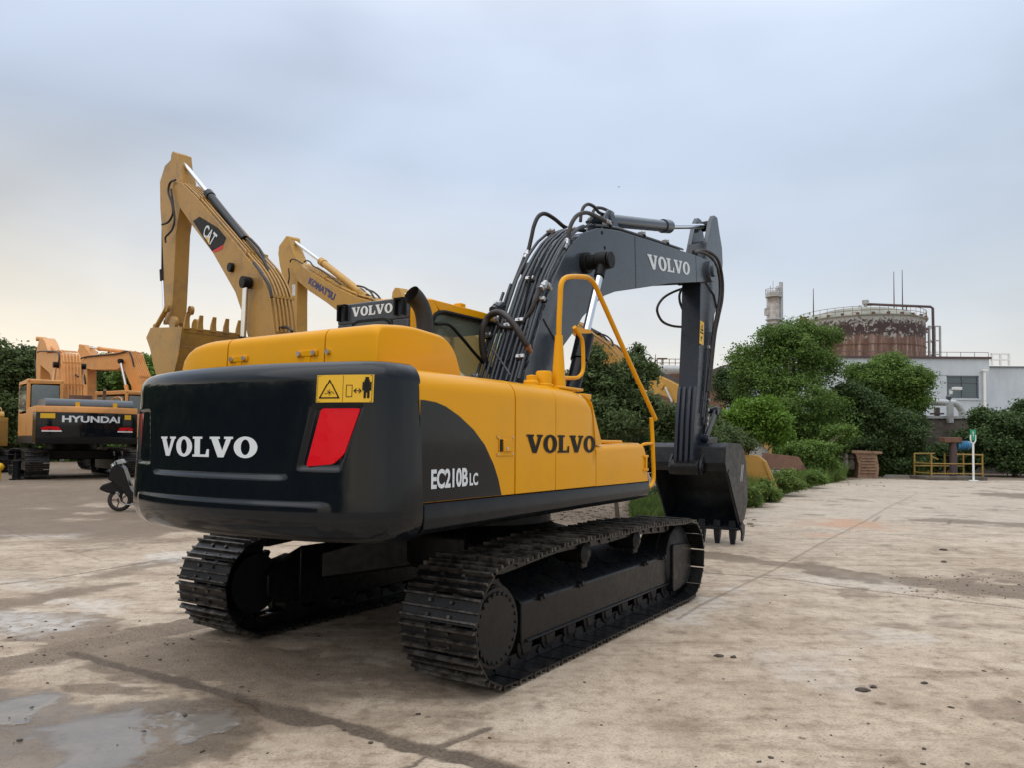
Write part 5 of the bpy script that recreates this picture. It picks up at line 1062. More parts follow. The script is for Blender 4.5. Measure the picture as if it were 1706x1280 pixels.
# storage tank
Yk = 100.; cxk = W(1432, 560, Yk)[0]; rk = (W(1531, 560, Yk)[0] - cxk) * .985; zr = W(1531, 541, Yk)[2]
tk = empty('storage_tank', (cxk, Yk, 0), 0, 'huge round storage tank with peeling rusty paint and a low domed roof', 'tank')
m, nt, b = newmat('peeling_tank_paint'); tcn = nt.nodes.new('ShaderNodeTexCoord').outputs['Object']; sp = nt.nodes.new('ShaderNodeSeparateXYZ'); nt.links.new(tcn, sp.inputs[0])
hz = mth(nt, 'DIVIDE', sp.outputs[2], zr)
na = noise(nt, 1.5, 10, .68, vec=tcn); nb = noise(nt, 2.0, 6, .6, vec=tcn, stretch=(1, 1, .12)); nc = noise(nt, 3.5, 8, .7, vec=tcn)
rstc = ramp(nt, nb, [(.30, (.080, .045, .034)), (.48, (.145, .080, .058)), (.60, (.23, .15, .12)), (.70, (.40, .34, .30))])
darkc = mixc(nt, ramp(nt, na, [(.55, 0.), (.585, 1.)]), (.050, .030, .028), (.31, .29, .265))
upper = ramp(nt, mth(nt, 'ADD', hz, mth(nt, 'MULTIPLY', mth(nt, 'SUBTRACT', na, .5), .18)), [(.852, 0.), (.868, 1.)])
c = mixc(nt, upper, rstc, darkc)
pk = ramp(nt, mth(nt, 'ADD', hz, mth(nt, 'MULTIPLY', mth(nt, 'SUBTRACT', nc, .5), .22)), [(.955, 0.), (.985, 1.)]); c = mixc(nt, pk, c, (.40, .39, .365))
setb(nt, b, 'Base Color', c); b.inputs['Roughness'].default_value = .85; TANK = m
mb = MB(); n = 96
for k in range(8): pass
mb.lathe([(rk, 0), (rk, zr * .30), (rk, zr * .55), (rk, zr * .80), (rk, zr)], n); sh = mb.build('shell', TANK, tk, 40)
mb = MB()
for q in (.50, .62, .80): mb.lathe([(rk + .01, zr * q), (rk + .07, zr * q), (rk + .07, zr * q + .08), (rk + .01, zr * q + .08)], n)
mb.build('stiffener_ring', RST, sh, 35)
m, nt, b = newmat('mossy_roof'); n1 = noise(nt, .6, 6, .6); setb(nt, b, 'Base Color', ramp(nt, n1, [(.35, (.16, .17, .13)), (.6, (.31, .31, .27)), (.7, (.20, .12, .09))])); b.inputs['Roughness'].default_value = .9
dome = W(1432, 515, Yk)[2] - zr
mb = MB(); mb.lathe([(rk + .0, zr), (rk + .22, zr + .02), (rk + .22, zr + .14), (rk * .96, zr + .30), (rk * .8, zr + dome * .52), (rk * .6, zr + dome * .76), (rk * .35, zr + dome * .93), (rk * .1, zr + dome), (.0, zr + dome)], n); rf = mb.build('tank_roof', m, tk, 35)
mb = MB(); n = 48
rl = [(math.cos(2 * math.pi * k / n) * (rk + .1), math.sin(2 * math.pi * k / n) * (rk + .1)) for k in range(n + 1)]
for hh_ in (.65, 1.15): mb.tube([(a, b_, zr + hh_) for a, b_ in rl], .030, 5)
for a, b_ in rl[:-1]: mb.tube([(a, b_, zr + .1), (a, b_, zr + 1.15)], .025, 5)
mb.build('roof_rail', RST, rf, 40)
for k in range(28):
    mb = MB(); t = 2 * math.pi * k / 28; a, b_ = math.cos(t), math.sin(t); mb.box((a * (rk + .1) - .15, b_ * (rk + .1) - .15, zr + .12), (a * (rk + .1) + .15, b_ * (rk + .1) + .15, zr + .40)); mb.build('rim_bracket', RST, rf, 35)
for (u, v) in ((1385, 523), (1402, 519), (1464, 520), (1340, 529)):
    p = W(u, v, Yk - rk * .4); MB().box((p[0] - cxk - .35, -rk * .4, p[2] - .5), (p[0] - cxk + .35, -rk * .4 + .6, p[2] + .15)).build('roof_hatch', RST, rf, 35)
p = W(1442, 515, Yk); v_ = MB(); v_.tube([(p[0] - cxk, 0, p[2] - .6), (p[0] - cxk, 0, W(1442, 505, Yk)[2])], .22, 10); v_.disc((p[0] - cxk, 0, W(1442, 503, Yk)[2]), .42, .5, 'z', 12); v_.build('roof_vent', GALV, rf, 40)
MB().tube([(W(1432, 515, Yk)[0] - cxk, 0, zr + dome * .9), (W(1432, 515, Yk)[0] - cxk, 0, W(1432, 508, Yk)[2])], [.3, .1], 8).build('roof_vent', GALV, rf, 40)
q = [W(1443, 506, Yk), W(1500, 508.5, Yk), W(1550, 510.5, Yk), W(1554, 513, Yk), W(1555, 560, Yk), W(1555, 600, Yk)]
vp = MB(); vp.tube([tuple(a) for a in q], .17, 10); t1 = W(1510, 509, Yk); vp.tube([tuple(t1), (t1[0], t1[1], t1[2] - 1.3)], .08, 8)
tag(vp.build('vapour_pipe', DPIPE, None, 40), 'long dark pipe bending from the tank roof down to the steel tower', 'pipe')
st_ = MB(); 
for u in (1548, 1566):
    for dy in (0, 1.4):
        a, b_ = W(u, 544, Yk), W(u, 604, Yk); st_.tube([(a[0], Yk + dy, 0), (a[0], Yk + dy, a[2])], .16, 6)
for v in (543, 567, 590):
    a, b_ = W(1547, v, Yk), W(1567, v, Yk)
    for dy in (0, 1.4): st_.tube([(a[0], Yk + dy, a[2]), (b_[0], Yk + dy, b_[2])], .10, 5)
for u in (1552, 1562): a = W(u, 541, Yk); st_.tube([(a[0], Yk + .7, 0), (a[0], Yk + .7, a[2])], .14, 8)
tag(st_.build('pipe_tower', GALV, None, 40), 'narrow steel pipe tower right of the rusty tank', 'tower')
br_ = MB(); A = W(1531, 552, Yk); B = W(1548, 546, Yk); A2 = W(1531, 558, Yk); B2 = W(1548, 552, Yk)
br_.tube([tuple(A), tuple(B)], .08, 5); br_.tube([tuple(A2), tuple(B2)], .08, 5)
for k in range(5):
    q = k / 4; br_.tube([tuple(A * (1 - q) + B * q), tuple(A2 * (1 - q) + B2 * q)], .06, 5)
    if k < 4: br_.tube([tuple(A * (1 - q) + B * q), tuple(A2 * (.75 - q) + B2 * (q + .25))], .05, 5)
tag(br_.build('walkway_truss', RST, None, 40), 'short truss walkway joining the tank to the pipe tower', 'walkway')
for (u, v0, v1, lb) in ((1355, 480, 530, 'thin lightning mast left of the tank roof'), (1489, 452, 526, 'thin lightning mast in front of the tank dome'), (1503, 449, 524, 'tallest thin lightning mast near the tank vent pipe')):
    a, b_ = W(u, v0, Yk + 2), W(u, v1, Yk + 2); tag(MB().tube([(a[0], a[1], 0), (a[0], a[1], b_[2]), tuple(a)], [.12, .09, .04], 6).build('lightning_mast', DPIPE, None, 40), lb, 'mast', 'lightning masts')
# process column
Yc_ = 110.; cx = W(1289, 500, Yc_)[0]; tw = empty('process_column', (cx, Yc_, 0), 0, 'slim weathered process column with ringed platforms and a bent overhead pipe', 'tower')
rc = (W(1299, 500, Yc_)[0] - cx) * .92; zt = W(1289, 489, Yc_)[2]
co_ = MB().lathe([(rc, 0), (rc, zt * .86), (rc, zt), (rc * .7, zt + .3), (0, zt + .4)], 28).build('column', TOWR, tw, 40)
mb = MB()
for v in (495, 533, 540):
    zz = W(1289, v, Yc_)[2]; mb.lathe([(rc, zz), (rc * 1.45, zz), (rc * 1.45, zz + .15), (rc, zz + .15)], 24)
mb.build('platform', GALV, tw, 35)
mb = MB(); zz = W(1289, 495, Yc_)[2]
for hh_ in (.6, 1.15): mb.tube([(math.cos(2 * math.pi * k / 24) * rc * 1.42, math.sin(2 * math.pi * k / 24) * rc * 1.42, zz + hh_) for k in range(25)], .045, 5)
for k in range(12): t = 2 * math.pi * k / 12; mb.tube([(math.cos(t) * rc * 1.42, math.sin(t) * rc * 1.42, zz), (math.cos(t) * rc * 1.42, math.sin(t) * rc * 1.42, zz + 1.15)], .04, 5)
zz = W(1289, 478, Yc_)[2]; mb.tube([(-rc * .6, 0, zt), (-rc * .6, 0, zz + .2)], .06, 5); mb.tube([(-rc * .1, 0, zt), (-rc * .1, 0, zz + .9)], .04, 5); mb.build('railing', GALV, tw, 40)
pts = [(0, 0, zt), (.1, 0, W(0, 482, Yc_)[2]), (rc * .8, 0, W(1299, 478, Yc_)[2]), (rc * 1.25, 0, W(1301, 481, Yc_)[2]), (rc * 1.35, 0, W(1302, 490, Yc_)[2]), (rc * 1.35, 0, 1)]
MB().tube(pts, .27, 12, smooth=4).build('overhead_pipe', GALV, tw, 60)
mb = MB(); zz = W(1280, 519, Yc_)[2]; mb.box((-rc * 1.6, -.3, zz - .5), (-rc, .3, zz + .5)); mb.tube([(-rc * 1.2, 0, 2), (-rc * 1.2, 0, zt)], .08, 6); mb.build('ladder_box', TOWR, tw, 35)
# pipework at the back of the yard, seen between the handrail and the arm
pr_ = MB(); Yp = 62; a, b_ = W(1080, 614, Yp), W(1150, 616, Yp); pr_.tube([tuple(a), tuple(b_)], .34, 16)
tag(pr_.build('overhead_pipe', GALV, None, 40), 'fat pale blue pipe crossing behind the dark arm', 'pipe')
pr_ = MB(); a, b_ = W(1085, 612, 64), W(1150, 612, 64)
pr_.box((a[0], 64, 0), (b_[0] + 3, 64.4, W(1100, 622, 64)[2]))
tag(pr_.build('plant_wall', RST, None, 35), 'rusty brown plant wall under the fat pipe', 'wall')
pr_ = MB(); zz = W(1100, 610, 63)[2]
for k in range(9): x__ = W(1085 + k * 10, 610, 63)[0]; pr_.tube([(x__, 63, zz - .3), (x__, 63, zz + .62)], .03, 5)
x0_, x1_ = W(1085, 610, 63)[0], W(1165, 610, 63)[0]
for h_ in (.62, .3): pr_.tube([(x0_, 63, zz + h_), (x1_, 63, zz + h_)], .028, 5)
xx_ = W(1103, 600, 63)[0]; pr_.tube([(xx_, 63, zz), (xx_, 63, W(1103, 597, 63)[2])], .05, 6); pr_.box((xx_ - .4, 62.8, W(1103, 598, 63)[2]), (xx_ + .4, 63.2, W(1103, 596, 63)[2]))
for u_, v_ in ((1082, 594), (1092, 590)): xx_ = W(u_, 600, 63)[0]; pr_.tube([(xx_, 63, zz), (xx_, 63, W(u_, v_, 63)[2])], .03, 5)
tag(pr_.build('walkway_railing', RST, None, 40), 'thin walkway railing above the fat pipe', 'railing')
# boundary wall
Yw = 44.; x0_, x1_ = W(1180, 740, Yw)[0], W(1900, 740, Yw)[0]; zw = W(1560, 694, Yw)[2]
bw = empty('boundary_wall', (x0_, Yw, 0), 0, 'weathered grey-brown boundary wall behind the shrubs', 'wall'); MB().box((0, 0, 0), (x1_ - x0_, .3, zw - .15)).build('wall_face', CONC, bw, 35); MB().box((0, -.12, zw - .15), (x1_ - x0_, .42, zw)).build('coping', GALV, bw, 35)
mb = MB()
for k in range(9): mb.box((k * 3., -.16, 0), (k * 3. + .4, -.002, zw - .16))
mb.build('pier', CONC, bw, 35)
lp = MB(); Yp = 45.5; A, B = W(1440, 670, Yp), W(1575, 672, Yp)
C_ = W(1592, 674, Yp); D_ = W(1600, 682, Yp); E_ = W(1603, 694, Yp)
lp.tube([tuple(A), tuple(B), tuple(C_), tuple(D_), tuple(E_), (E_[0], E_[1], 1)], .19, 16, smooth=4); lpo = lp.build('overhead_pipe', GALV, None, 60); tag(lpo, 'fat lagged pipe with a bend running along the top of the wall', 'pipe')
mb = MB(); a = W(1561, 680, Yp); mb.box((a[0] - .12, Yp - .1, zw - .1), (a[0] + .12, Yp + .1, a[2])); mb.box((a[0] - .35, Yp - .15, W(0, 679, Yp)[2] - .05), (a[0] + .35, Yp + .15, W(0, 679, Yp)[2] + .05)); tag(mb.build('pipe_support', DPIPE, None, 35), 'dark T-shaped stand under the lagged pipe', 'support')
# camera post on the wall
Yq = 43.6; cp = empty('camera_post', tuple([W(1583, 700, Yq)[0], Yq, zw]), 0, 'short post on the wall carrying two surveillance cameras', 'camera post'); cx_ = W(1583, 700, Yq)[0]
def cz(v): return W(1583, v, Yq)[2] - zw
k_ = Yq / F
MB().box((-.14, -.12, -.4), (.14, .12, cz(672))).build('post', GALV, cp, 35); mb = MB(); mb.tube([(0, 0, cz(672)), (0, 0, cz(650)), (.25, 0, cz(651))], .045, 8); mb.tube([(0, 0, cz(660)), (.22, 0, cz(652))], .03, 8); mb.build('bracket', GALV, cp, 40)
mb = MB(); mb.box((5 * k_, -.12, cz(651)), (19 * k_, .12, cz(646))); mb.build('camera_housing', PWHT, cp, 35, .02)
mb = MB(); mb.lathe([(0, cz(668)), (.13, cz(666)), (.17, cz(662)), (.12, cz(660)), (0, cz(660))], 16, (-.06, 0, 0)); mb.build('dome_camera', HGR, cp, 40)
MB().disc((.05, -.0, cz(655)), .09, .2, 'z', 12).build('floodlight', PWHT, cp, 40)
# yellow barrier round a pit, with pump and sign
Yg_ = 35.6; gx0, gx1 = W(1552, 800, Yg_)[0], W(1637, 800, Yg_)[0]; gt = empty('barrier', (gx0, Yg_, 0), 0, 'rusty yellow tubular guard barrier with missing top rail section', 'barrier'); wdg = gx1 - gx0; zg1 = W(1595, 757, Yg_)[2]
for a, b_ in ((0, 0), (wdg, 0), (0, 1.5), (wdg, 1.5), (wdg * .62, 1.5)): MB().box((a - .03, b_ - .03, 0), (a + .03, b_ + .03, zg1)).build('post', YRAIL, gt, 35)
for q in (.25, .62): MB().tube([(0, 0, zg1 * q), (wdg, 0, zg1 * q)], .028, 8).build('rail', YRAIL, gt, 40); MB().tube([(0, 0, zg1 * q), (0, 1.5, zg1 * q)], .035, 8).build('rail', YRAIL, gt, 40)
MB().tube([(0, 1.5, zg1 * .98), (wdg * .42, 1.5, zg1 * .99)], .035, 8).build('rail', YRAIL, gt, 40); MB().tube([(wdg * .5, 0, zg1 * .98), (wdg, 0, zg1 * .96)], .035, 8).build('rail', YRAIL, gt, 40); MB().tube([(0, 1.5, zg1 * .5), (wdg, 1.5, zg1 * .5)], .03, 8).build('rail', YRAIL, gt, 40)
MB().tube([(0, 0, zg1 * .9), (.32, .0, zg1 * .78)], .03, 8).build('rail', YRAIL, gt, 40)
mb = MB(); mb.box((-.15, -.15, 0), (wdg + .15, 1.7, .16)); mb.build('kerb', CONC, gt, 35, .02)
pu = MB(); p = W(1592, 728, 36.4); q = W(1588, 735, 36.4); pm = empty('pump', (q[0], 36.4, 0), 0, 'blue pump motor on a dark pedestal behind the barrier', 'pump')
MB().tube([(0, 0, 0), (0, 0, q[2])], .17, 14).build('pedestal', DPIPE, pm, 40); mo = MB(); mo.tube([(.16, 0, W(0, 732, 36.4)[2]), (.76, 0, W(0, 731, 36.4)[2])], .19, 18)
for k in range(5): mo.tube([(.28 + k * .08, 0, W(0, 731.5, 36.4)[2]), (.31 + k * .08, 0, W(0, 731.5, 36.4)[2])], .22, 18)
mo.build('motor', PBLU, pm, 35); MB().box((-.55, -.25, q[2] - .1), (.3, .25, q[2] + .15)).build('pump_head', RST, pm, 35, .03)
p = G(1622, 803); sgn = empty('sign_post', (p[0], p[1], 0), 0, 'slim white post with a forked top holding a small green sign', 'sign'); Ys = p[1]; zt = W(1620, 717, Ys)[2]; zb_ = W(1620, 735, Ys)[2]; k_ = Ys / F
MB().tube([(0, 0, 0), (0, 0, zb_ - .12)], .045, 12).build('post', PWHT, sgn, 40); MB().disc((0, 0, .03), .20, .05, 'z', 20).build('base', PWHT, sgn, 35)
mb = MB(); mb.tube([(-4.2 * k_, 0, zb_ + .25), (-4.2 * k_, 0, zb_ + .02), (-2 * k_, 0, zb_ - .10), (0, 0, zb_ - .14), (2 * k_, 0, zb_ - .10), (4.2 * k_, 0, zb_ + .02), (4.2 * k_, 0, zb_ + .25)], .03, 8, smooth=2); mb.build('fork', PWHT, sgn, 40)
sb = MB().box((-4.6 * k_, -.02, zb_ + .0), (4.6 * k_, .02, zt)).build('sign_board', PGRN, sgn, 35, .01)
mb = MB(); mb.box((-.012, -.026, zb_ + .18), (.012, -.0225, zt - .10)); mb.prism([(-.05, zt - .16), (.05, zt - .16), (0, zt - .06)], -.026, -.0225); mb.build('arrow', PWHT, sb, None)
# scrap on the verge
def scrap(name, label, cat, base, rz): return empty(name, base, rz, label, cat)
p = W(1310, 768, 24.5); pl = MB(); pl.prism([(-.75, 0), (.62, 0), (.40, .42), (-.72, .55)], -.03, .03); pl.box((-.72, .03, .40), (.38, .15, .43))
o = pl.build('steel_plate', RST, None, 35, .01); o.location = (p[0], p[1], p[2] - .30); o.rotation_euler = (rad(-12), 0, rad(-8)); tag(o, 'rusty brown steel plate leaning in the weeds', 'plate')
# tan bucket lying behind the black one
def scrap_bucket():
    p = W(1258, 772, 22.5); bk = empty('loose_bucket', (p[0], p[1], 0), rad(-20), 'worn tan excavator bucket standing on the weedy verge', 'bucket')
    bo2 = [(-.62, 1.25), (-.10, 1.30), (.10, 1.28), (.30, 1.12), (.70, .10), (.56, .0), (.30, .12), (-.62, .18)]
    s = MB()
    for sy in (-.55, .55): s.prism(bo2, sy - .02, sy + .02)
    n = len(bo2); s.add([(a, -.55, b) for a, b in bo2] + [(a, .55, b) for a, b in bo2], [(i, i + 1, n + i + 1, n + i) for i in range(1, 5)]); s.build('shell', CATY, bk, 35, .01)
    MB().prism([(.24, 1.14), (.32, 1.12), (.74, .08), (.62, .02)], -.62, -.575).build('flank_strip', CATY, bk, 35, .006)
    for sy in (-.30, .12):
        e_ = MB(); e_.prism(rpoly([(-.5, 1.22), (-.42, 1.56), (-.28, 1.58), (-.16, 1.25)], .08), sy - .03, sy + .03); e_.disc((-.35, sy, 1.47), .09, .09, 'y', 16); e_.build('bucket_ear', CATY, bk, 35, .006)
    return bk
scrap_bucket()
# rusty gearbox-like casting with coil springs
p = G(1440, 797); rm = empty('scrap_casting', (p[0], p[1], 0), rad(-6), 'brown ribbed scrap casting standing on the ground by the shrubs', 'scrap')
k_ = p[1] / F; mb = MB(); mb.prism(rpoly([(-14 * k_, .0), (18 * k_, 0), (20 * k_, 16 * k_), (17 * k_, 38 * k_), (22 * k_, 42 * k_), (-22 * k_, 44 * k_), (-16 * k_, 38 * k_), (-12 * k_, 20 * k_)], .03), -.3, .5); cst = mb.build('casting', RST2, rm, 35, .02)
for k in range(6): MB().box((-9 * k_, -.36, (8 + k * 5) * k_), (14 * k_, -.302, (10 + k * 5) * k_)).build('rib', RST2, cst, 35, .008)
MB().prism([(-24 * k_, 41 * k_), (24 * k_, 40 * k_), (24 * k_, 44 * k_), (-24 * k_, 46 * k_)], -.4, .55).build('top_plate', RST2, rm, 35)
for k in range(3):
    m_ = MB(); x_ = (-22 - k * 7) * k_; m_.lathe([(.04, 12 * k_), (.16, 14 * k_), (.18, 26 * k_), (.09, 30 * k_), (.17, 33 * k_), (.12, 38 * k_), (.03, 40 * k_)], 14, (x_, .1 * k, 0)); tag(m_.build('scrap_roller', STON if k == 1 else DSTON, None, 40), None); o = bpy.data.objects[-1] if False else None
for i, o in enumerate([o for o in bpy.data.objects if o.name.startswith('scrap_roller')]): o.location = (p[0], p[1], 0); tag(o, 'dirty track roller stacked beside the brown casting', 'roller', 'old rollers beside the casting')
for (u, v, w__, h__, lb) in ((1508, 797, 34, 4, 'pale flat slab lying by the wall foot left of the barrier'), (1392, 798, 9, 3, 'small grey stone block at the edge of the weeds'), (1488, 792, 14, 8, 'broken grey block beside the brown casting')):
    p = G(u, v); k_ = p[1] / F; o = MB().prism(rpoly([(-w__ * k_, 0), (w__ * k_, 0), (w__ * .9 * k_, h__ * k_), (-w__ * .8 * k_, h__ * k_ * 1.2)], .02), -.3, .3).build('concrete_block', STON, None, 35, .02); o.location = tuple(p); tag(o, lb, 'block')
# grey earth mound and a yellow hood far behind it
p = W(1222, 712, 27); mb = MB(); n = 22; 
vs = []; 
for i in range(n):
    for j in range(n):
        a, b_ = i / (n - 1) * 2 - 1, j / (n - 1) * 2 - 1; hgt = max(0, 1 - (a * a + b_ * b_)) ** .7 * (1.9 + .5 * (float(vnoise(np.array(a * 3 + 9), np.array(b_ * 3), 3)) - .5)); vs.append((a * 1.7, b_ * 1.7, hgt - .1))
mb.add(vs, [(i * n + j, (i + 1) * n + j, (i + 1) * n + j + 1, i * n + j + 1) for i in range(n - 1) for j in range(n - 1)]); o = mb.build('earth_mound', STON, None, 180); o.location = (p[0] + .2, 27, 0); tag(o, 'grey heap of earth behind the loose tan bucket', 'mound')
# bird
p = W(1031, 311, 60); b_ = MB(); b_.add([(0, 0, 0), (.09, .02, .03), (.20, .05, .0), (.08, -.05, .02), (-.09, .02, .03), (-.20, .05, .01), (-.08, -.05, .02), (0, .10, 0), (0, -.12, -.01)], [(0, 1, 2, 3), (0, 6, 5, 4), (7, 1, 3, 8), (7, 8, 6, 4)]); o = b_.build('bird', INK, None, None); o.location = tuple(p); tag(o, 'tiny dark bird flying above the boom', 'bird')
# ================================================================== PARKED EXCAVATORS BEHIND
BELT = make_belt(True)
def bg_machine(label, org, yaw, s, paint_, cw_mat, hood_mat, trim=None, cabdark=None, tracks=True):
    fr = Frame(org, yaw); t = empty('excavator', org, fr.rz(), label, 'excavator', 'excavators parked at the back of the yard')
    if tracks:
        for sd in (-1, 1):
            yc = 1.2 * sd * s; b_ = MB(); b_.v = [(a * s, b * s + yc, c * s) for a, b, c in BELT.v]; b_.f = BELT.f; b_.m = BELT.m
            f = MB().loft([[(xx * s, sd * a * s, b * s) for a, b in ((1.35, .22), (1.35, .5), (1.05, .66), (.95, .66), (.95, .22))] for xx in (-1.4, 1.5)]).build('track_frame', DRK, t, 35, .01, fix=True)
            b_.build('track_belt', [SHOE, EDGE], f, None); fd = MB(); fd.disc((-1.8 * s, sd * 1.35 * s, .42 * s), .26 * s, .12 * s, 'y', 24); fd.build('final_drive', DRK, f, 35)
            MB().disc((1.63 * s, yc, .43 * s), .33 * s, .3 * s, 'y', 28).build('idler_wheel', DRK, f, 35)
    MB().disc((0, 0, .93 * s), .7 * s, .2 * s, 'z', 32).build('swing_ring', DRK, t, 35)
    MB().box((-1.0 * s, -1.25 * s, .55 * s), (1.0 * s, 1.25 * s, .84 * s)).build('undercarriage', DRK, t, 35, .03)
    MB().box((-2.3 * s, -1.33 * s, 1.03 * s), (1.35 * s, 1.33 * s, 1.24 * s)).build('deck', DRK, t, 35, .02)
    # rear weight: arc plan
    pl = [(-2.2, -1.36)] + [(-(2.95 - .26 * (q * 1.36) ** 2) if abs(q) < .93 else -2.55, q * 1.36) for q in np.linspace(-.97, .97, 17)] + [(-2.2, 1.36)]
    secs = []
    for zz, k in ((1.03, .90), (1.10, .97), (1.25, 1.), (1.80, .995), (1.93, .985)): secs.append([((a + 2.2) * k * s - 2.2 * s, b * (.985 + .015 * k) * s, zz * s) for a, b in pl])
    cwt = MB().loft(secs).build('counterweight', cw_mat, t, 40, .01, 2, fix=True)
    secs = [[((a + 2.2) * k * s - 2.2 * s, b * s * 1.001, zz * s) for a, b in pl] for zz, k in ((1.932, .985), (2.06, .97), (2.11, .93))]
    MB().loft(secs).build('upper_band', trim or paint_, t, 40, .01, 2, fix=True)
    MB().prism(rpoly([(-2.6 * s, 2.10 * s), (-2.5 * s, 2.34 * s), (-1.0 * s, 2.34 * s), (-.75 * s, 2.10 * s)], .12), -1.2 * s, 1.1 * s).build('engine_hood', hood_mat, t, 40, .03, 3)
    for sd in (-1, 1): MB().box((-2.19 * s, min(sd * .4, sd * 1.34) * s, 1.245 * s), (-.75 * s, max(sd * .4, sd * 1.34) * s, 2.10 * s)).build('side_panel', paint_, t, 35, .03, 3)
    MB().box((-.74 * s, -1.34 * s, 1.245 * s), (1.3 * s, -.42 * s, 1.95 * s)).build('side_panel', paint_, t, 35, .05, 3)
    MB().tube([(-1.0 * s, -.7 * s, 2.3 * s), (-1.0 * s, -.7 * s, 2.62 * s), (-1.08 * s, -.7 * s, 2.72 * s)], .05 * s, 12, smooth=3).build('exhaust_pipe', RST, t, 60)
    MB().tube([(-.6 * s, -1.28 * s, 1.95 * s), (-.6 * s, -1.28 * s, 2.5 * s), (.9 * s, -1.28 * s, 2.5 * s), (1.2 * s, -1.28 * s, 1.9 * s)], .02 * s, 8, smooth=3).build('handrail', paint_, t, 60)
    # cab
    x0, x1, y0, y1, za, zb = -.62 * s, 1.25 * s, .36 * s, 1.33 * s, 1.25 * s, 3.02 * s
    c = MB(); p = .10 * s
    for (a, b_) in ((x0, y0), (x0, y1 - p), (x1 - p, y0), (x1 - p, y1 - p)): c.box((a, b_, za), (a + p, b_ + p, zb))
    c.box((x0 + .001, y0 + .001, za), (x1 - .001, y1 - .001, 1.95 * s)); c.prism(rpoly([(x0, zb - .16 * s), (x0, zb), (x1, zb - .02), (x1 + .03, zb - .16 * s)], .06), y0 - .005, y1 + .005)
    cb = c.build('cab', cabdark or paint_, t, 35, .03, 3)
    MB().prism(rpoly([(y0 + .12 * s, 2.05 * s), (y1 - .12 * s, 2.05 * s), (y1 - .12 * s, 2.82 * s), (y0 + .12 * s, 2.82 * s)], .07 * s), x0 - .006, x0 + .02, axis=0).build('rear_window', GGL, cb, None)
    MB().prism(rpoly([(x0 + .14 * s, 2.02 * s), (x1 - .14 * s, 2.02 * s), (x1 - .14 * s, 2.80 * s), (x0 + .14 * s, 2.80 * s)], .07 * s), y1 - .04, y1 + .006).build('side_window', DGL, cb, None)
    MB().prism(rpoly([(x0 + .14 * s, 2.02 * s), (x1 - .14 * s, 2.02 * s), (x1 - .14 * s, 2.80 * s), (x0 + .14 * s, 2.80 * s)], .07 * s), y0 - .006, y0 + .04).build('side_window', DGL, cb, None)
    MB().box((x1 - .03, y0 + .1, 1.6 * s), (x1 + .008, y1 - .1, 2.85 * s)).build('windscreen', DGL, cb, None)
    return t, fr, cwt
def bg_front(t, fr, z, near, mat, w_, boom, arm, foot, name_rod, barrel_mat, rod, brl, boomcyl=None, armw=.36, k=1., pipes=6, pipe_edge=None, hoses=()):
    """boom and arm outlines are seen on the machine's near (left) face and carry their true width behind it"""
    def T(p, y): q = fr.pt(*z(*p), 1, y); return (q[0], q[2])
    def T3(p, y): q = fr.pt(*z(*p), 1, y); return tuple(q)
    b_ = [T(p, w_ / 2) for p in boom] + list(foot)
    core = MB().prism(b_, -w_ / 2, w_ / 2).build('boom', mat, t, 35, .012)
    a_ = [T(p, armw / 2) for p in arm]; am = MB().prism(a_, -armw / 2, armw / 2).build('arm', mat, t, 35, .012)
    r0, r1, r2 = [Vector(T3(p, 0)) for p in (rod[0], rod[1], brl)]
    cy = MB().tube([r1, r2], .085 * k, 20); cy.tube([r1, r1 + (r2 - r1) * .08], .10 * k, 20); cy = cy.build('arm_cylinder', barrel_mat, core, 40); MB().tube([r0, r1], .045 * k, 16).build('cylinder_rod', CHR, cy)
    e_ = MB(); e_.disc(tuple(r0), .10 * k, armw * .9, 'y', 20); e_.build('rod_eye', mat, cy, 40)
    if boomcyl:
        p, q, bot = boomcyl
        for sd in (1, -1):
            A, B = Vector(T3(p, w_ / 2 + .14)), Vector(T3(q, w_ / 2 + .14)); A.y *= sd; B.y *= sd; D = (B - A).normalized(); E_ = B + D * ((B.z - bot) / max(.1, -D.z))
            c_ = MB().tube([B, E_], .085 * k, 20).build('boom_cylinder', barrel_mat, core, 40); MB().tube([A, B], .052 * k, 16).build('cylinder_rod', CHR, c_)
            MB().disc(tuple(A), .11 * k, .16 * k, 'y', 20).build('rod_eye', INK, c_, 40, .005)
        MB().disc((A.x, 0, A.z), .07, w_ + .2, 'y', 16).build('boom_pin', mat, core, 40)
    if pipe_edge:
        for kk in range(pipes):
            yy = -w_ / 2 + .05 + (w_ - .10) * kk / (pipes - 1); P = []
            for p in pipe_edge: q = T(p, w_ / 2); P.append((q[0] - .035, yy, q[1] + .035))
            MB().tube(P, .020 * k, 6, smooth=3).build('steel_pipe', mat, core, 60)
            for j in range(1, len(P) - 1, 2): MB().box((P[j][0] - .04, yy - .05, P[j][2] - .03), (P[j][0] + .03, yy + .05, P[j][2] + .03)).build('pipe_clamp', mat, core, 35)
    for pts, yy, r in hoses: m_ = MB(); m_.tube([T3(p, yy * k) for p in pts], r * k, 8, smooth=4); m_.build('hose', RUB, core, 60)
    return core, am, T, T3
z8 = lambda x, y: (230 + x / 3.37, 240 + y / 3.37)
zb = lambda x, y: (440 + x / 4.062, 380 + y / 4.062)
z7 = lambda x, y: (x / 4.571, 540 + y / 4.571)
z9 = lambda x, y: (x / 4.923, 560 + y / 4.923)
zd = lambda x, y: (900 + x / 5.018, 500 + y / 5.018)
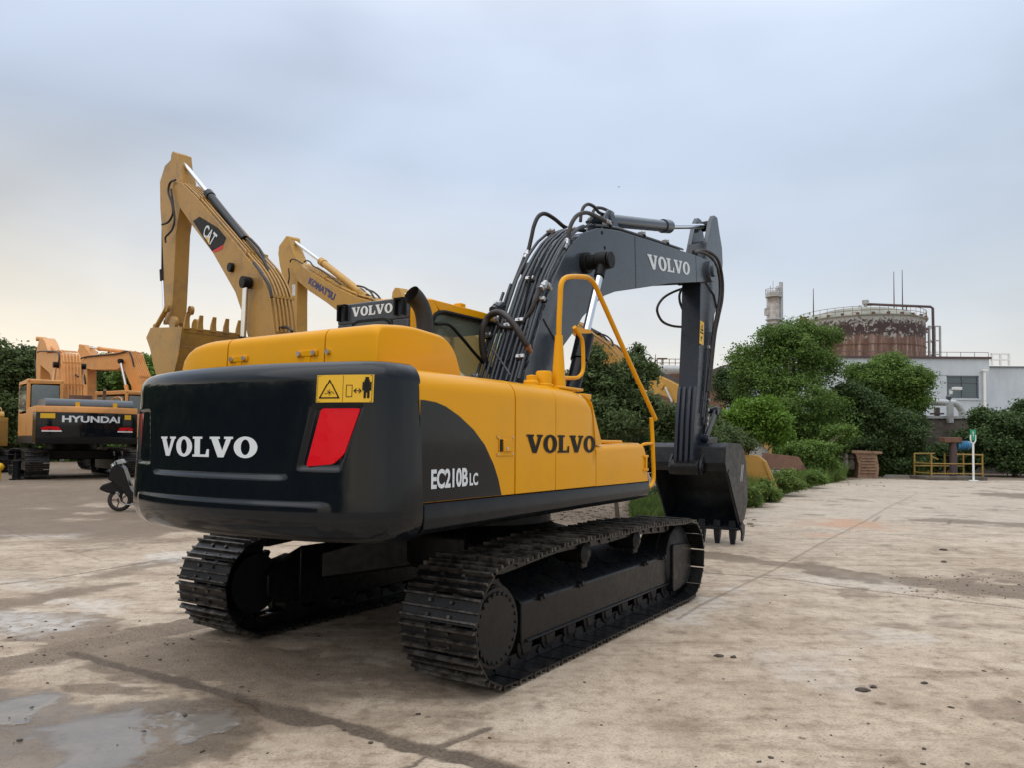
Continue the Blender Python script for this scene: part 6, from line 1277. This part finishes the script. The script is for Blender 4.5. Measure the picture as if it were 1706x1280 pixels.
# --- tan machine with the raised boom and the curled bucket
t, fr, _ = bg_machine('tan-yellow excavator with a tall raised boom and a toothed bucket curled up', (-4.85, 17.5, 0), -46, 1.25, CATY, INK, CATY)
core, am, T, T3 = bg_front(t, fr, z8, 1, CATY, .58,
    [(190, 250), (200, 205), (245, 215), (330, 300), (470, 462), (600, 620), (690, 730), (740, 860), (765, 1060)], 
    [(180, 90), (198, 42), (220, 50), (226, 120), (245, 200), (248, 290), (232, 370), (212, 500), (200, 760), (188, 1000), (150, 1010), (142, 700), (133, 480), (124, 360), (122, 210), (150, 120)],
    [(.10, 2.3), (.6, 1.8), (.95, 2.3)] + [(lambda q: (q[0], q[2]))(fr.pt(*z8(*p), 1, .29)) for p in ((615, 1075), (585, 950), (545, 830), (420, 610), (300, 450), (235, 355))],
    None, SKT, ((232, 75), (395, 275)), (600, 535), ((605, 775), (590, 1080), 2.0), .42, k=1.33, pipes=6, pipe_edge=[(250, 225), (340, 310), (470, 460), (600, 615), (690, 725), (745, 860), (770, 1060)],
    hoses=[([(650, 665), (690, 720), (735, 790), (750, 860)], .32, .028), ([(775, 700), (820, 760), (850, 830), (857, 900)], -.2, .028), ([(610, 530), (660, 590), (710, 660), (730, 710)], .05, .026), ([(630, 530), (690, 600), (715, 690)], -.05, .026), ([(775, 1055), (800, 1030), (840, 1028), (865, 1050)], .1, .028), ([(210, 200), (180, 215), (170, 270), (190, 330), (195, 390), (170, 435), (135, 450)], .27, .024), ([(185, 250), (195, 330), (205, 420), (190, 480), (155, 520), (155, 550)], .27, .022)])
def onp(p, y): return T3(p, y)
lg = MB(); lg.add([onp(p, 0.294) for p in ((308, 430), (345, 405), (450, 470), (495, 525), (480, 562), (415, 600))], [list(range(6))]); lgo = lg.build('logo_panel', INK, core, None)
lg = MB(); lg.add([onp(p, 0.297) for p in ((415, 600), (480, 562), (472, 588), (430, 606))], [(0, 1, 2, 3)]); lg.build('red_flash', RED, lgo, None)
lg = MB(); lg.add([onp(p, 0.300) for p in ((371, 512), (404, 515), (400, 565))], [(0, 1, 2)]); lg.build('triangle', SGN, lgo, None)
letter_obj(sans_word('CAT', .02), quadmap(onp((362, 508), 0.303), onp((410, 572), 0.303), onp((447, 510), 0.303), onp((384, 444), 0.303)), WHT, lgo)
MB().disc((lambda q: (q[0], q[1] - .02, q[2]))(onp((518, 690), .35)), .12, .12, 'y', 12).build('pin_cap', INK, core, 35, .01)
# bucket
bo2 = [T(p, .82) for p in ((75, 1030), (250, 1025), (245, 1080), (232, 1180), (205, 1290), (160, 1370), (115, 1330), (88, 1230), (72, 1150), (50, 1085))]
bk = MB(); n = len(bo2)
for sy in (-.82, .82): bk.prism(bo2, sy - .025, sy + .025)
bk.add([(a, -.8, b) for a, b in bo2] + [(a, .8, b) for a, b in bo2], [(i, (i + 1) % n, n + (i + 1) % n, n + i) for i in range(1, n)]); bko = bk.build('bucket', CATY, t, 35, .008)
lip = bo2[1]
for k in range(5):
    yy = -.72 + k * .36; tt = MB()
    tt.loft([[(lip[0] - .05, yy - .08, lip[1] - .05), (lip[0] + .05, yy - .08, lip[1] - .05), (lip[0] + .05, yy + .08, lip[1] - .05), (lip[0] - .05, yy + .08, lip[1] - .05)],
             [(lip[0] - .05, yy - .065, lip[1] + .13), (lip[0] + .04, yy - .065, lip[1] + .13), (lip[0] + .04, yy + .065, lip[1] + .13), (lip[0] - .05, yy + .065, lip[1] + .13)],
             [(lip[0] - .10, yy - .05, lip[1] + .35), (lip[0] - .06, yy - .05, lip[1] + .35), (lip[0] - .06, yy + .05, lip[1] + .35), (lip[0] - .10, yy + .05, lip[1] + .35)]]); tt.build('tooth', CATY, bko, 35, .008, fix=True)
for k in range(4):
    a, b_ = bo2[1 + k % 3], bo2[2 + k % 3]; q = .35 + .1 * k; m_ = MB(); m_.box((a[0] * .5 + b_[0] * .5 - .0, -.78, (a[1] + b_[1]) / 2 - .02), (a[0] * .5 + b_[0] * .5 + .05, .78, (a[1] + b_[1]) / 2 + .02)); m_.build('wear_strip', CATY, bko, 35)
for sd in (1, -1):
    m_ = MB(); P0, P1 = Vector(T3((165, 915), .34)), Vector(T3((100, 1030), .34)); P0.y = P1.y = sd * .34; m_.tube([P0, P1], .07, 10); m_.disc(tuple(P0), .13, .1, 'y', 16); m_.disc(tuple(P1), .12, .1, 'y', 16); m_.build('bucket_link', CATY, am, 40)
    m_ = MB(); m_.disc((T((225, 1010), .2)[0], sd * .32, T((225, 1010), .2)[1]), .21, .1, 'y', 20); m_.build('bucket_ear', CATY, bko, 40)
m_ = MB(); Z_, A, B, C_ = Vector(T3((140, 440), .16)), Vector(T3((138, 705), .18)), Vector(T3((141, 765), .18)), Vector(T3((152, 1010), .18)); m_.tube([Z_, A], .04, 10); m_.tube([A, B], .09, 16); bcx = m_.build('bucket_cylinder', SKT, am, 40); MB().tube([B, C_], .05, 14).build('cylinder_rod', CHR, bcx)
# --- faded yellow machine beside it
t, fr, _ = bg_machine('faded yellow excavator with blue lettering on its sloping boom', (-2.6, 20.1, 0), -43, 1.2, KOMY, INK, KOMY)
core, am, T, T3 = bg_front(t, fr, zb, 1, KOMY, .52,
    [(178, 262), (190, 225), (235, 228), (265, 262), (480, 395), (620, 462), (720, 492), (790, 545), (850, 640), (880, 800)],
    [(100, 120), (125, 85), (150, 50), (172, 55), (180, 110), (215, 200), (232, 290), (225, 355), (222, 500), (222, 720), (165, 720), (160, 560), (150, 420), (125, 330), (105, 250), (95, 170)],
    [(-.05, 2.4), (.2, 1.9), (.8, 2.0), (.95, 2.6)] + [(lambda q: (q[0], q[2]))(fr.pt(*zb(*p), 1, .26)) for p in ((720, 740), (620, 650), (500, 562), (420, 500), (300, 420), (225, 355))],
    None, KOMY, ((198, 85), (385, 222)), (695, 465), None, .37, k=1.25, pipes=5, pipe_edge=[(265, 255), (400, 340), (480, 390), (620, 455), (720, 485), (790, 540), (850, 640)],
    hoses=[([(270, 228), (285, 218), (310, 225), (335, 255), (400, 290), (450, 330), (520, 380)], .2, .018), ([(175, 230), (185, 210), (215, 212), (262, 240)], .22, .018), ([(165, 270), (170, 330), (160, 390), (165, 420)], .24, .018), ([(630, 388), (680, 400), (720, 430), (750, 480), (755, 495)], .1, .022), ([(690, 410), (740, 430), (775, 460), (792, 492)], -.1, .022), ([(600, 400), (660, 410), (700, 450), (735, 492)], .0, .02)])
letter_obj(sans_word("KOMAT'SU", .055), quadmap(T3((296, 372), .266), T3((470, 492), .266), T3((486, 442), .266), T3((312, 328), .266)), BLU, core, label='blue brand lettering along the boom')
m_ = MB(); m_.add([T3(p, .189) for p in ((188, 380), (212, 378), (212, 455), (190, 455))], [(0, 1, 2, 3)]); m_.build('data_label', PWHT, am, None)
# --- third machine, only its arm tip over the black cab
t, fr, _ = bg_machine('yellow excavator showing only its arm tip above the dark cab roof panel', (.25, 24.4, 0), -43, 1.15, KOMY, INK, KOMY)
bg_front(t, fr, zb, 1, KOMY, .5, [(880, 520), (890, 470), (930, 470), (1100, 540), (1300, 640), (1480, 760)], [(862, 480), (868, 430), (885, 400), (915, 402), (930, 440), (945, 520), (950, 900), (885, 900), (875, 600)],
         [(-.3, 2.3), (.4, 1.9), (.9, 2.3), (1.9, 3.5), (5.0, 5.6)], None, KOMY, ((922, 428), (1000, 468)), (1250, 560), None, .38)
# --- fourth machine, its boom back behind the handrail
t, fr, _ = bg_machine('tan excavator whose sloping boom shows between the grey boom and the handrail', (4.5, 27.7, 0), -43, 1.1, CATY, INK, CATY, tracks=False)
core, am, T, T3 = bg_front(t, fr, zd, 1, CATY, .55, [(-20, 110), (0, 90), (100, 120), (300, 195), (470, 322), (560, 385), (640, 475), (700, 580), (740, 720)],
         [(-60, 90), (0, 60), (30, 130), (20, 600), (-50, 600), (-70, 200)], [(.1, 1.6), (.8, 1.6)] + [(lambda q: (q[0], q[2]))(fr.pt(*zd(*p), 1, .275)) for p in ((600, 760), (500, 570), (400, 405), (260, 275), (100, 200), (0, 170))],
         None, SKT, ((10, 80), (200, 130)), (495, 285), None, .4, k=1.1, pipes=6, pipe_edge=[(300, 190), (400, 262), (470, 316), (560, 380), (640, 470), (700, 575)],
         hoses=[([(510, 280), (560, 300), (600, 340), (610, 380)], .1, .03), ([(600, 365), (650, 385), (690, 440), (720, 500)], -.2, .03), ([(490, 300), (530, 300), (570, 350), (600, 390)], 0., .03)])
# --- fifth machine, boom bend and dark cab roof behind the shrubs
t, fr, _ = bg_machine('yellow excavator half hidden by shrubs, its boom bend beside the dark arm', (8.3, 33, 0), -25, 1.0, KOMY, KOMY, KOMY, cabdark=HGR)
def q5(p): q = fr.pt(*zd(*p), 1, .28); return (q[0], q[2])
bm5 = [q5(p) for p in ((905, 690), (920, 640), (945, 622), (1000, 635), (1080, 672), (1150, 715), (1240, 800), (1300, 900), (1330, 1050))] + [(.3, 1.5), (.8, 1.7)] + [q5(p) for p in ((1200, 980), (1140, 880), (1060, 815), (985, 790), (935, 795))]
c5 = MB().prism(bm5, -.28, .28).build('boom', KOMY, t, 35, .012)
for p, r in (((925, 718), .10), ((1022, 722), .16)): a, b_ = q5(p); MB().disc((a, .31, b_), r, .10, 'y', 20).build('pin_boss', KOMY, c5, 40, .02)
A = Vector(fr.pt(*zd(1045, 735), 1, .4)); B = Vector(fr.pt(*zd(1105, 862), 1, .4)); MB().tube([A, B], .05, 14).build('cylinder_rod', GALV, c5, 40)
A = Vector(fr.pt(*zd(885, 725), 1, .1)); B = Vector(fr.pt(*zd(945, 800), 1, .1)); MB().tube([A, B], .12, 14).build('arm_cylinder', KOMY, c5, 40)
for k in range(4): m_ = MB(); m_.tube([(lambda q: (q[0] - .03, -.2 + k * .13, q[1] + .03))(q5(p)) for p in ((920, 590), (1000, 632), (1080, 668), (1150, 712), (1240, 798))], .025, 6, smooth=3); m_.build('hose', RUB, c5)
# --- orange machines on the left
t, fr, cwt = bg_machine('orange excavator seen from behind with a black counterweight and white lettering', (-15.69, 27.4, .30), -39, 1.12, HYO, BLK, HGR)
core, am, T, T3 = bg_front(t, fr, z9, 1, HYO, .62, [(300, 190), (312, 155), (345, 140), (470, 132), (498, 150), (508, 300), (512, 430), (515, 560)],
    [(312, 60), (322, 15), (348, 10), (372, 50), (392, 120), (345, 200), (332, 240), (328, 400), (296, 400), (296, 200), (300, 100)],
    [(-.2, 1.9), (.5, 1.6)] + [(lambda q: (q[0], q[2]))(fr.pt(*z9(*p), 1, .31)) for p in ((462, 560), (430, 380), (405, 300), (330, 235))],
    None, HYO, ((340, 22), (395, 62)), (500, 140), ((455, 232), (440, 385), 1.9), .45, pipes=6, pipe_edge=[(380, 128), (470, 126), (500, 145), (510, 220), (513, 300), (515, 400), (517, 520)],
    hoses=[([(310, 130), (330, 122), (460, 125), (485, 160), (482, 220), (478, 260)], .36, .03), ([(300, 90), (288, 180), (295, 270), (290, 350)], .2, .03), ([(505, 370), (540, 320), (600, 305), (640, 330)], -.1, .03)])
s_ = 1.12
def cwp(y, z, d=.012): return (-((2.95 - .26 * y * y) * s_ - (.0)) - d + .0, y * s_, z * s_)
letter_obj(sans_word('HYUNDAI', .035), lambda a, b: cwp(.72 - 1.50 * a, 1.65 + .19 * b, .02), WHT, cwt, label='bold white brand lettering')
for sd in (1, -1):
    ya, yb_ = (1.28, .72)
    q = [cwp(sd * y_, z_, .02) for y_, z_ in ((ya, 1.42), (yb_, 1.42), (yb_ + .08, 1.52), (ya - .2, 1.53), (ya, 1.46))]; MB().add(q, [list(range(5))]).build('tail_light', RED, cwt, None)
    q = [cwp(sd * y_, z_, .022) for y_, z_ in ((ya, 1.38), (yb_, 1.38), (yb_, 1.415), (ya, 1.415))]; MB().add(q, [(0, 1, 2, 3)]).build('white_strip', PWHT, cwt, None)
q = [cwp(y_, z_, .02) for y_, z_ in ((1.22, 1.76), (.88, 1.76), (.88, 1.90), (1.22, 1.90))]; MB().add(q, [(0, 1, 2, 3)]).build('warning_sign', SGN, cwt, None)
q = [cwp(y_, z_, .02) for y_, z_ in ((-1.12, 1.76), (-.92, 1.76), (-.92, 1.90), (-1.12, 1.90))]; MB().add(q, [(0, 1, 2, 3)]).build('warning_sign', SGN, cwt, None)
for yy in (.35, -.75): MB().box((-2.75 * s_, yy - .05, 2.11 * s_), (-2.6 * s_, yy + .05, 2.24 * s_)).build('hood_catch', SGN, t, 35)
MB().disc((-1.8 * s_, .1, 2.40 * s_), .35, .16, 'z', 20).build('air_filter', RED if False else RST, t, 35)
t, fr, cwt = bg_machine('second orange excavator standing side-on behind the first one', (-16.1, 33.8, .30), -62, 1.12, HYO, BLK, HGR)
bg_front(t, fr, z7, 1, HYO, .62, [(628, 300), (640, 250), (700, 238), (850, 215), (950, 205), (992, 222), (1020, 300), (1060, 400), (1090, 500), (1110, 640)],
    [(590, 200), (610, 155), (640, 158), (690, 232), (665, 345), (668, 620), (635, 620), (630, 400), (608, 320), (588, 260)],
    [(.0, 1.9), (.6, 1.6)] + [(lambda q: (q[0], q[2]))(fr.pt(*z7(*p), 1, .31)) for p in ((1010, 640), (1000, 480), (955, 370), (925, 320), (890, 345), (700, 345), (645, 332))],
    None, HYO, ((640, 170), (750, 184)), (950, 208), ((918, 280), (958, 470), 1.9), .45, pipes=6, pipe_edge=[(900, 205), (985, 216), (1016, 300), (1056, 400), (1085, 500), (1100, 600)],
    hoses=[([(600, 330), (598, 280), (640, 250), (760, 235), (880, 225), (970, 205), (1000, 240), (1020, 320)], .36, .035), ([(600, 290), (610, 340), (640, 390), (650, 460)], .25, .035)])
# leftmost machine cut by the frame edge
p = W(-6, 720, 27); t, fr, _ = bg_machine('cream-yellow machine cut off by the left frame edge', (-21.9, 30.5, .3), -39, 1.0, CATY, CATY, KOMY)
# yellow ball-topped post and short dark bollard
p = W(27, 796, 24.5); MBp = MB(); MBp.disc((0, 0, .28), .12, .56, 'z', 14); MBp.disc((0, 0, .58), .14, .08, 'z', 14); MBp.disc((0, 0, .02), .2, .05, 'z', 14); o = MBp.build('bollard', INK, None, 35, .01); o.location = (p[0], 24.5, rise(p[0], 24.5) ); tag(o, 'short black post standing before the track of the orange machine', 'bollard')
p = W(-1, 790, 24.2); o = MB().lathe([(0, 0), (.05, .02), (.05, .30), (.10, .34), (.14, .42), (.10, .50), (.05, .54), (0, .55)], 20).build('marker_cone', SGN, None, 60); o.location = (p[0], 24.2, rise(p[0], 24.2) - .0); tag(o, 'yellow rounded marker at the left frame edge', 'marker')
# ================================================================== SCOOTER behind the counterweight
p = G(199, 853); sx = Frame((p[0], p[1], 0), 78)     # heading roughly across the view
sc = empty('motor_scooter', (p[0], p[1], 0), rad(180 + 12), 'dark electric scooter half hidden behind the black counterweight', 'scooter')
# local x points forward (to the left of the picture)
def wheel(x):
    w_ = MB(); n = 36
    prof = [(.175, -.04), (.215, -.048), (.245, -.03), (.255, 0), (.245, .03), (.215, .048), (.175, .04), (.165, 0)]
    vs = []; fs = []
    for k in range(n):
        t = 2 * math.pi * k / n
        for r, y in prof: vs.append((x + r * math.cos(t), y, .255 + r * math.sin(t)))
    m = len(prof)
    for k in range(n):
        for j in range(m): fs.append((k * m + j, k * m + (j + 1) % m, ((k + 1) % n) * m + (j + 1) % m, ((k + 1) % n) * m + j))
    w_.add(vs, fs); o = w_.build('wheel', RUB, sc, 60, fix=True); h = MB(); h.disc((x, 0, .255), .055, .10, 'y', 20)
    for k in range(5): t = 2 * math.pi * k / 5; h.tube([(x, 0, .255), (x + .17 * math.cos(t), 0, .255 + .17 * math.sin(t))], .014, 6)
    h.build('rim', RST, o, 40)
wheel(0.0); wheel(-1.25)
HG = paint('scooter_black', (.008, .008, .009), .3, .0, bmp=0, spec=.25)
m_ = MB(); m_.loft([[(x, s * w2_, z) for x, z, w2_, s in ((a, b, c, 1), (a, b, c, -1))] for a, b, c in ()] or [[(0, 0, 0)] * 3] * 2) if False else None
sg_ = MB(); P = [(.42, .50), (.36, .60), (.20, .66), (.02, .72), (-.18, .74), (-.26, .60), (-.16, .44), (.05, .40), (.25, .42)]
sg_.prism(rpoly(P, .05), -.09, .09); sg_.build('front_mudguard', HG, sc, 60, .03, 3)
sg_ = MB(); sg_.prism(rpoly([(.10, .66), (.22, .72), (.14, 1.0), (.02, 1.08), (-.10, .98), (-.26, .50), (-.48, .22), (-.30, .18), (-.10, .45)], .05), -.17, .17); sg_.build('leg_shield', HG, sc, 60, .04, 3)
sg_ = MB(); sg_.prism([(-.35, .18), (-.95, .18), (-.95, .30), (-.35, .28)], -.16, .16); sg_.prism(rpoly([(-.85, .25), (-.80, .66), (-1.65, .74), (-1.60, .50), (-1.35, .40)], .06), -.17, .17); sg_.build('rear_body', HG, sc, 60, .03, 3)
sg_ = MB(); sg_.prism(rpoly([(-.72, .66), (-.80, .76), (-1.55, .82), (-1.60, .74), (-.9, .66)], .03), -.15, .15); sg_.build('seat', RUB, sc, 60, .03, 3)
sg_ = MB()
for s in (-1, 1): sg_.tube([(.0, s * .075, .255), (-.04, s * .075, .45), (-.14, s * .06, .66)], .018, 8); sg_.tube([(.02, s * .09, 1.0), (.04, s * .20, 1.08), (.0, s * .34, 1.10)], .014, 8)
sg_.tube([(-.10, 0, .62), (.02, 0, 1.05)], .03, 10); sg_.build('fork', INK, sc, 60)
for s in (-1, 1): MB().tube([(.01, s * .30, 1.10), (-.02, s * .42, 1.10)], .022, 10).build('hand_grip', RUB, sc, 60); m_ = MB(); m_.tube([(.03, s * .25, 1.09), (.06, s * .28, 1.26)], .006, 6); m_.disc((.06, s * .30, 1.30), .05, .02, 'x', 14); m_.build('mirror', INK, sc, 60)
m_ = MB(); m_.lathe([(0, -.02), (.07, 0), (.085, .05), (.06, .10), (0, .11)], 18, (.12, 0, .96)); m_.build('headlight', ZNC, sc, 60)
m_ = MB(); m_.tube([(.0, .11, .42), (.05, .11, .44), (-.02, .115, .30), (-.10, .115, .17), (-.45, .115, .17)], .012, 8, smooth=3); m_.build('crash_bar', GALV, sc, 60)
m_ = MB(); m_.prism(rpoly([(-.10, 1.08), (.14, 1.04), (.10, 1.13), (-.04, 1.18)], .03), -.10, .10); m_.build('dash', GALV, sc, 60, .01)
m_ = MB(); m_.tube([(-.55, .10, .20), (-.62, .20, .0)], .012, 8); m_.build('side_stand', INK, sc, 60)

for s in (-1, 1):
    m_ = MB(); m_.tube([(.04, s * .22, 1.085), (.10, s * .30, 1.07), (.08, s * .40, 1.06)], .008, 6, smooth=3); m_.build('brake_lever', CHR, sc, 60)
    m_ = MB(); m_.disc((.14, s * .11, .86), .028, .05, 'x', 12); m_.build('indicator', ZNC, sc, 60)
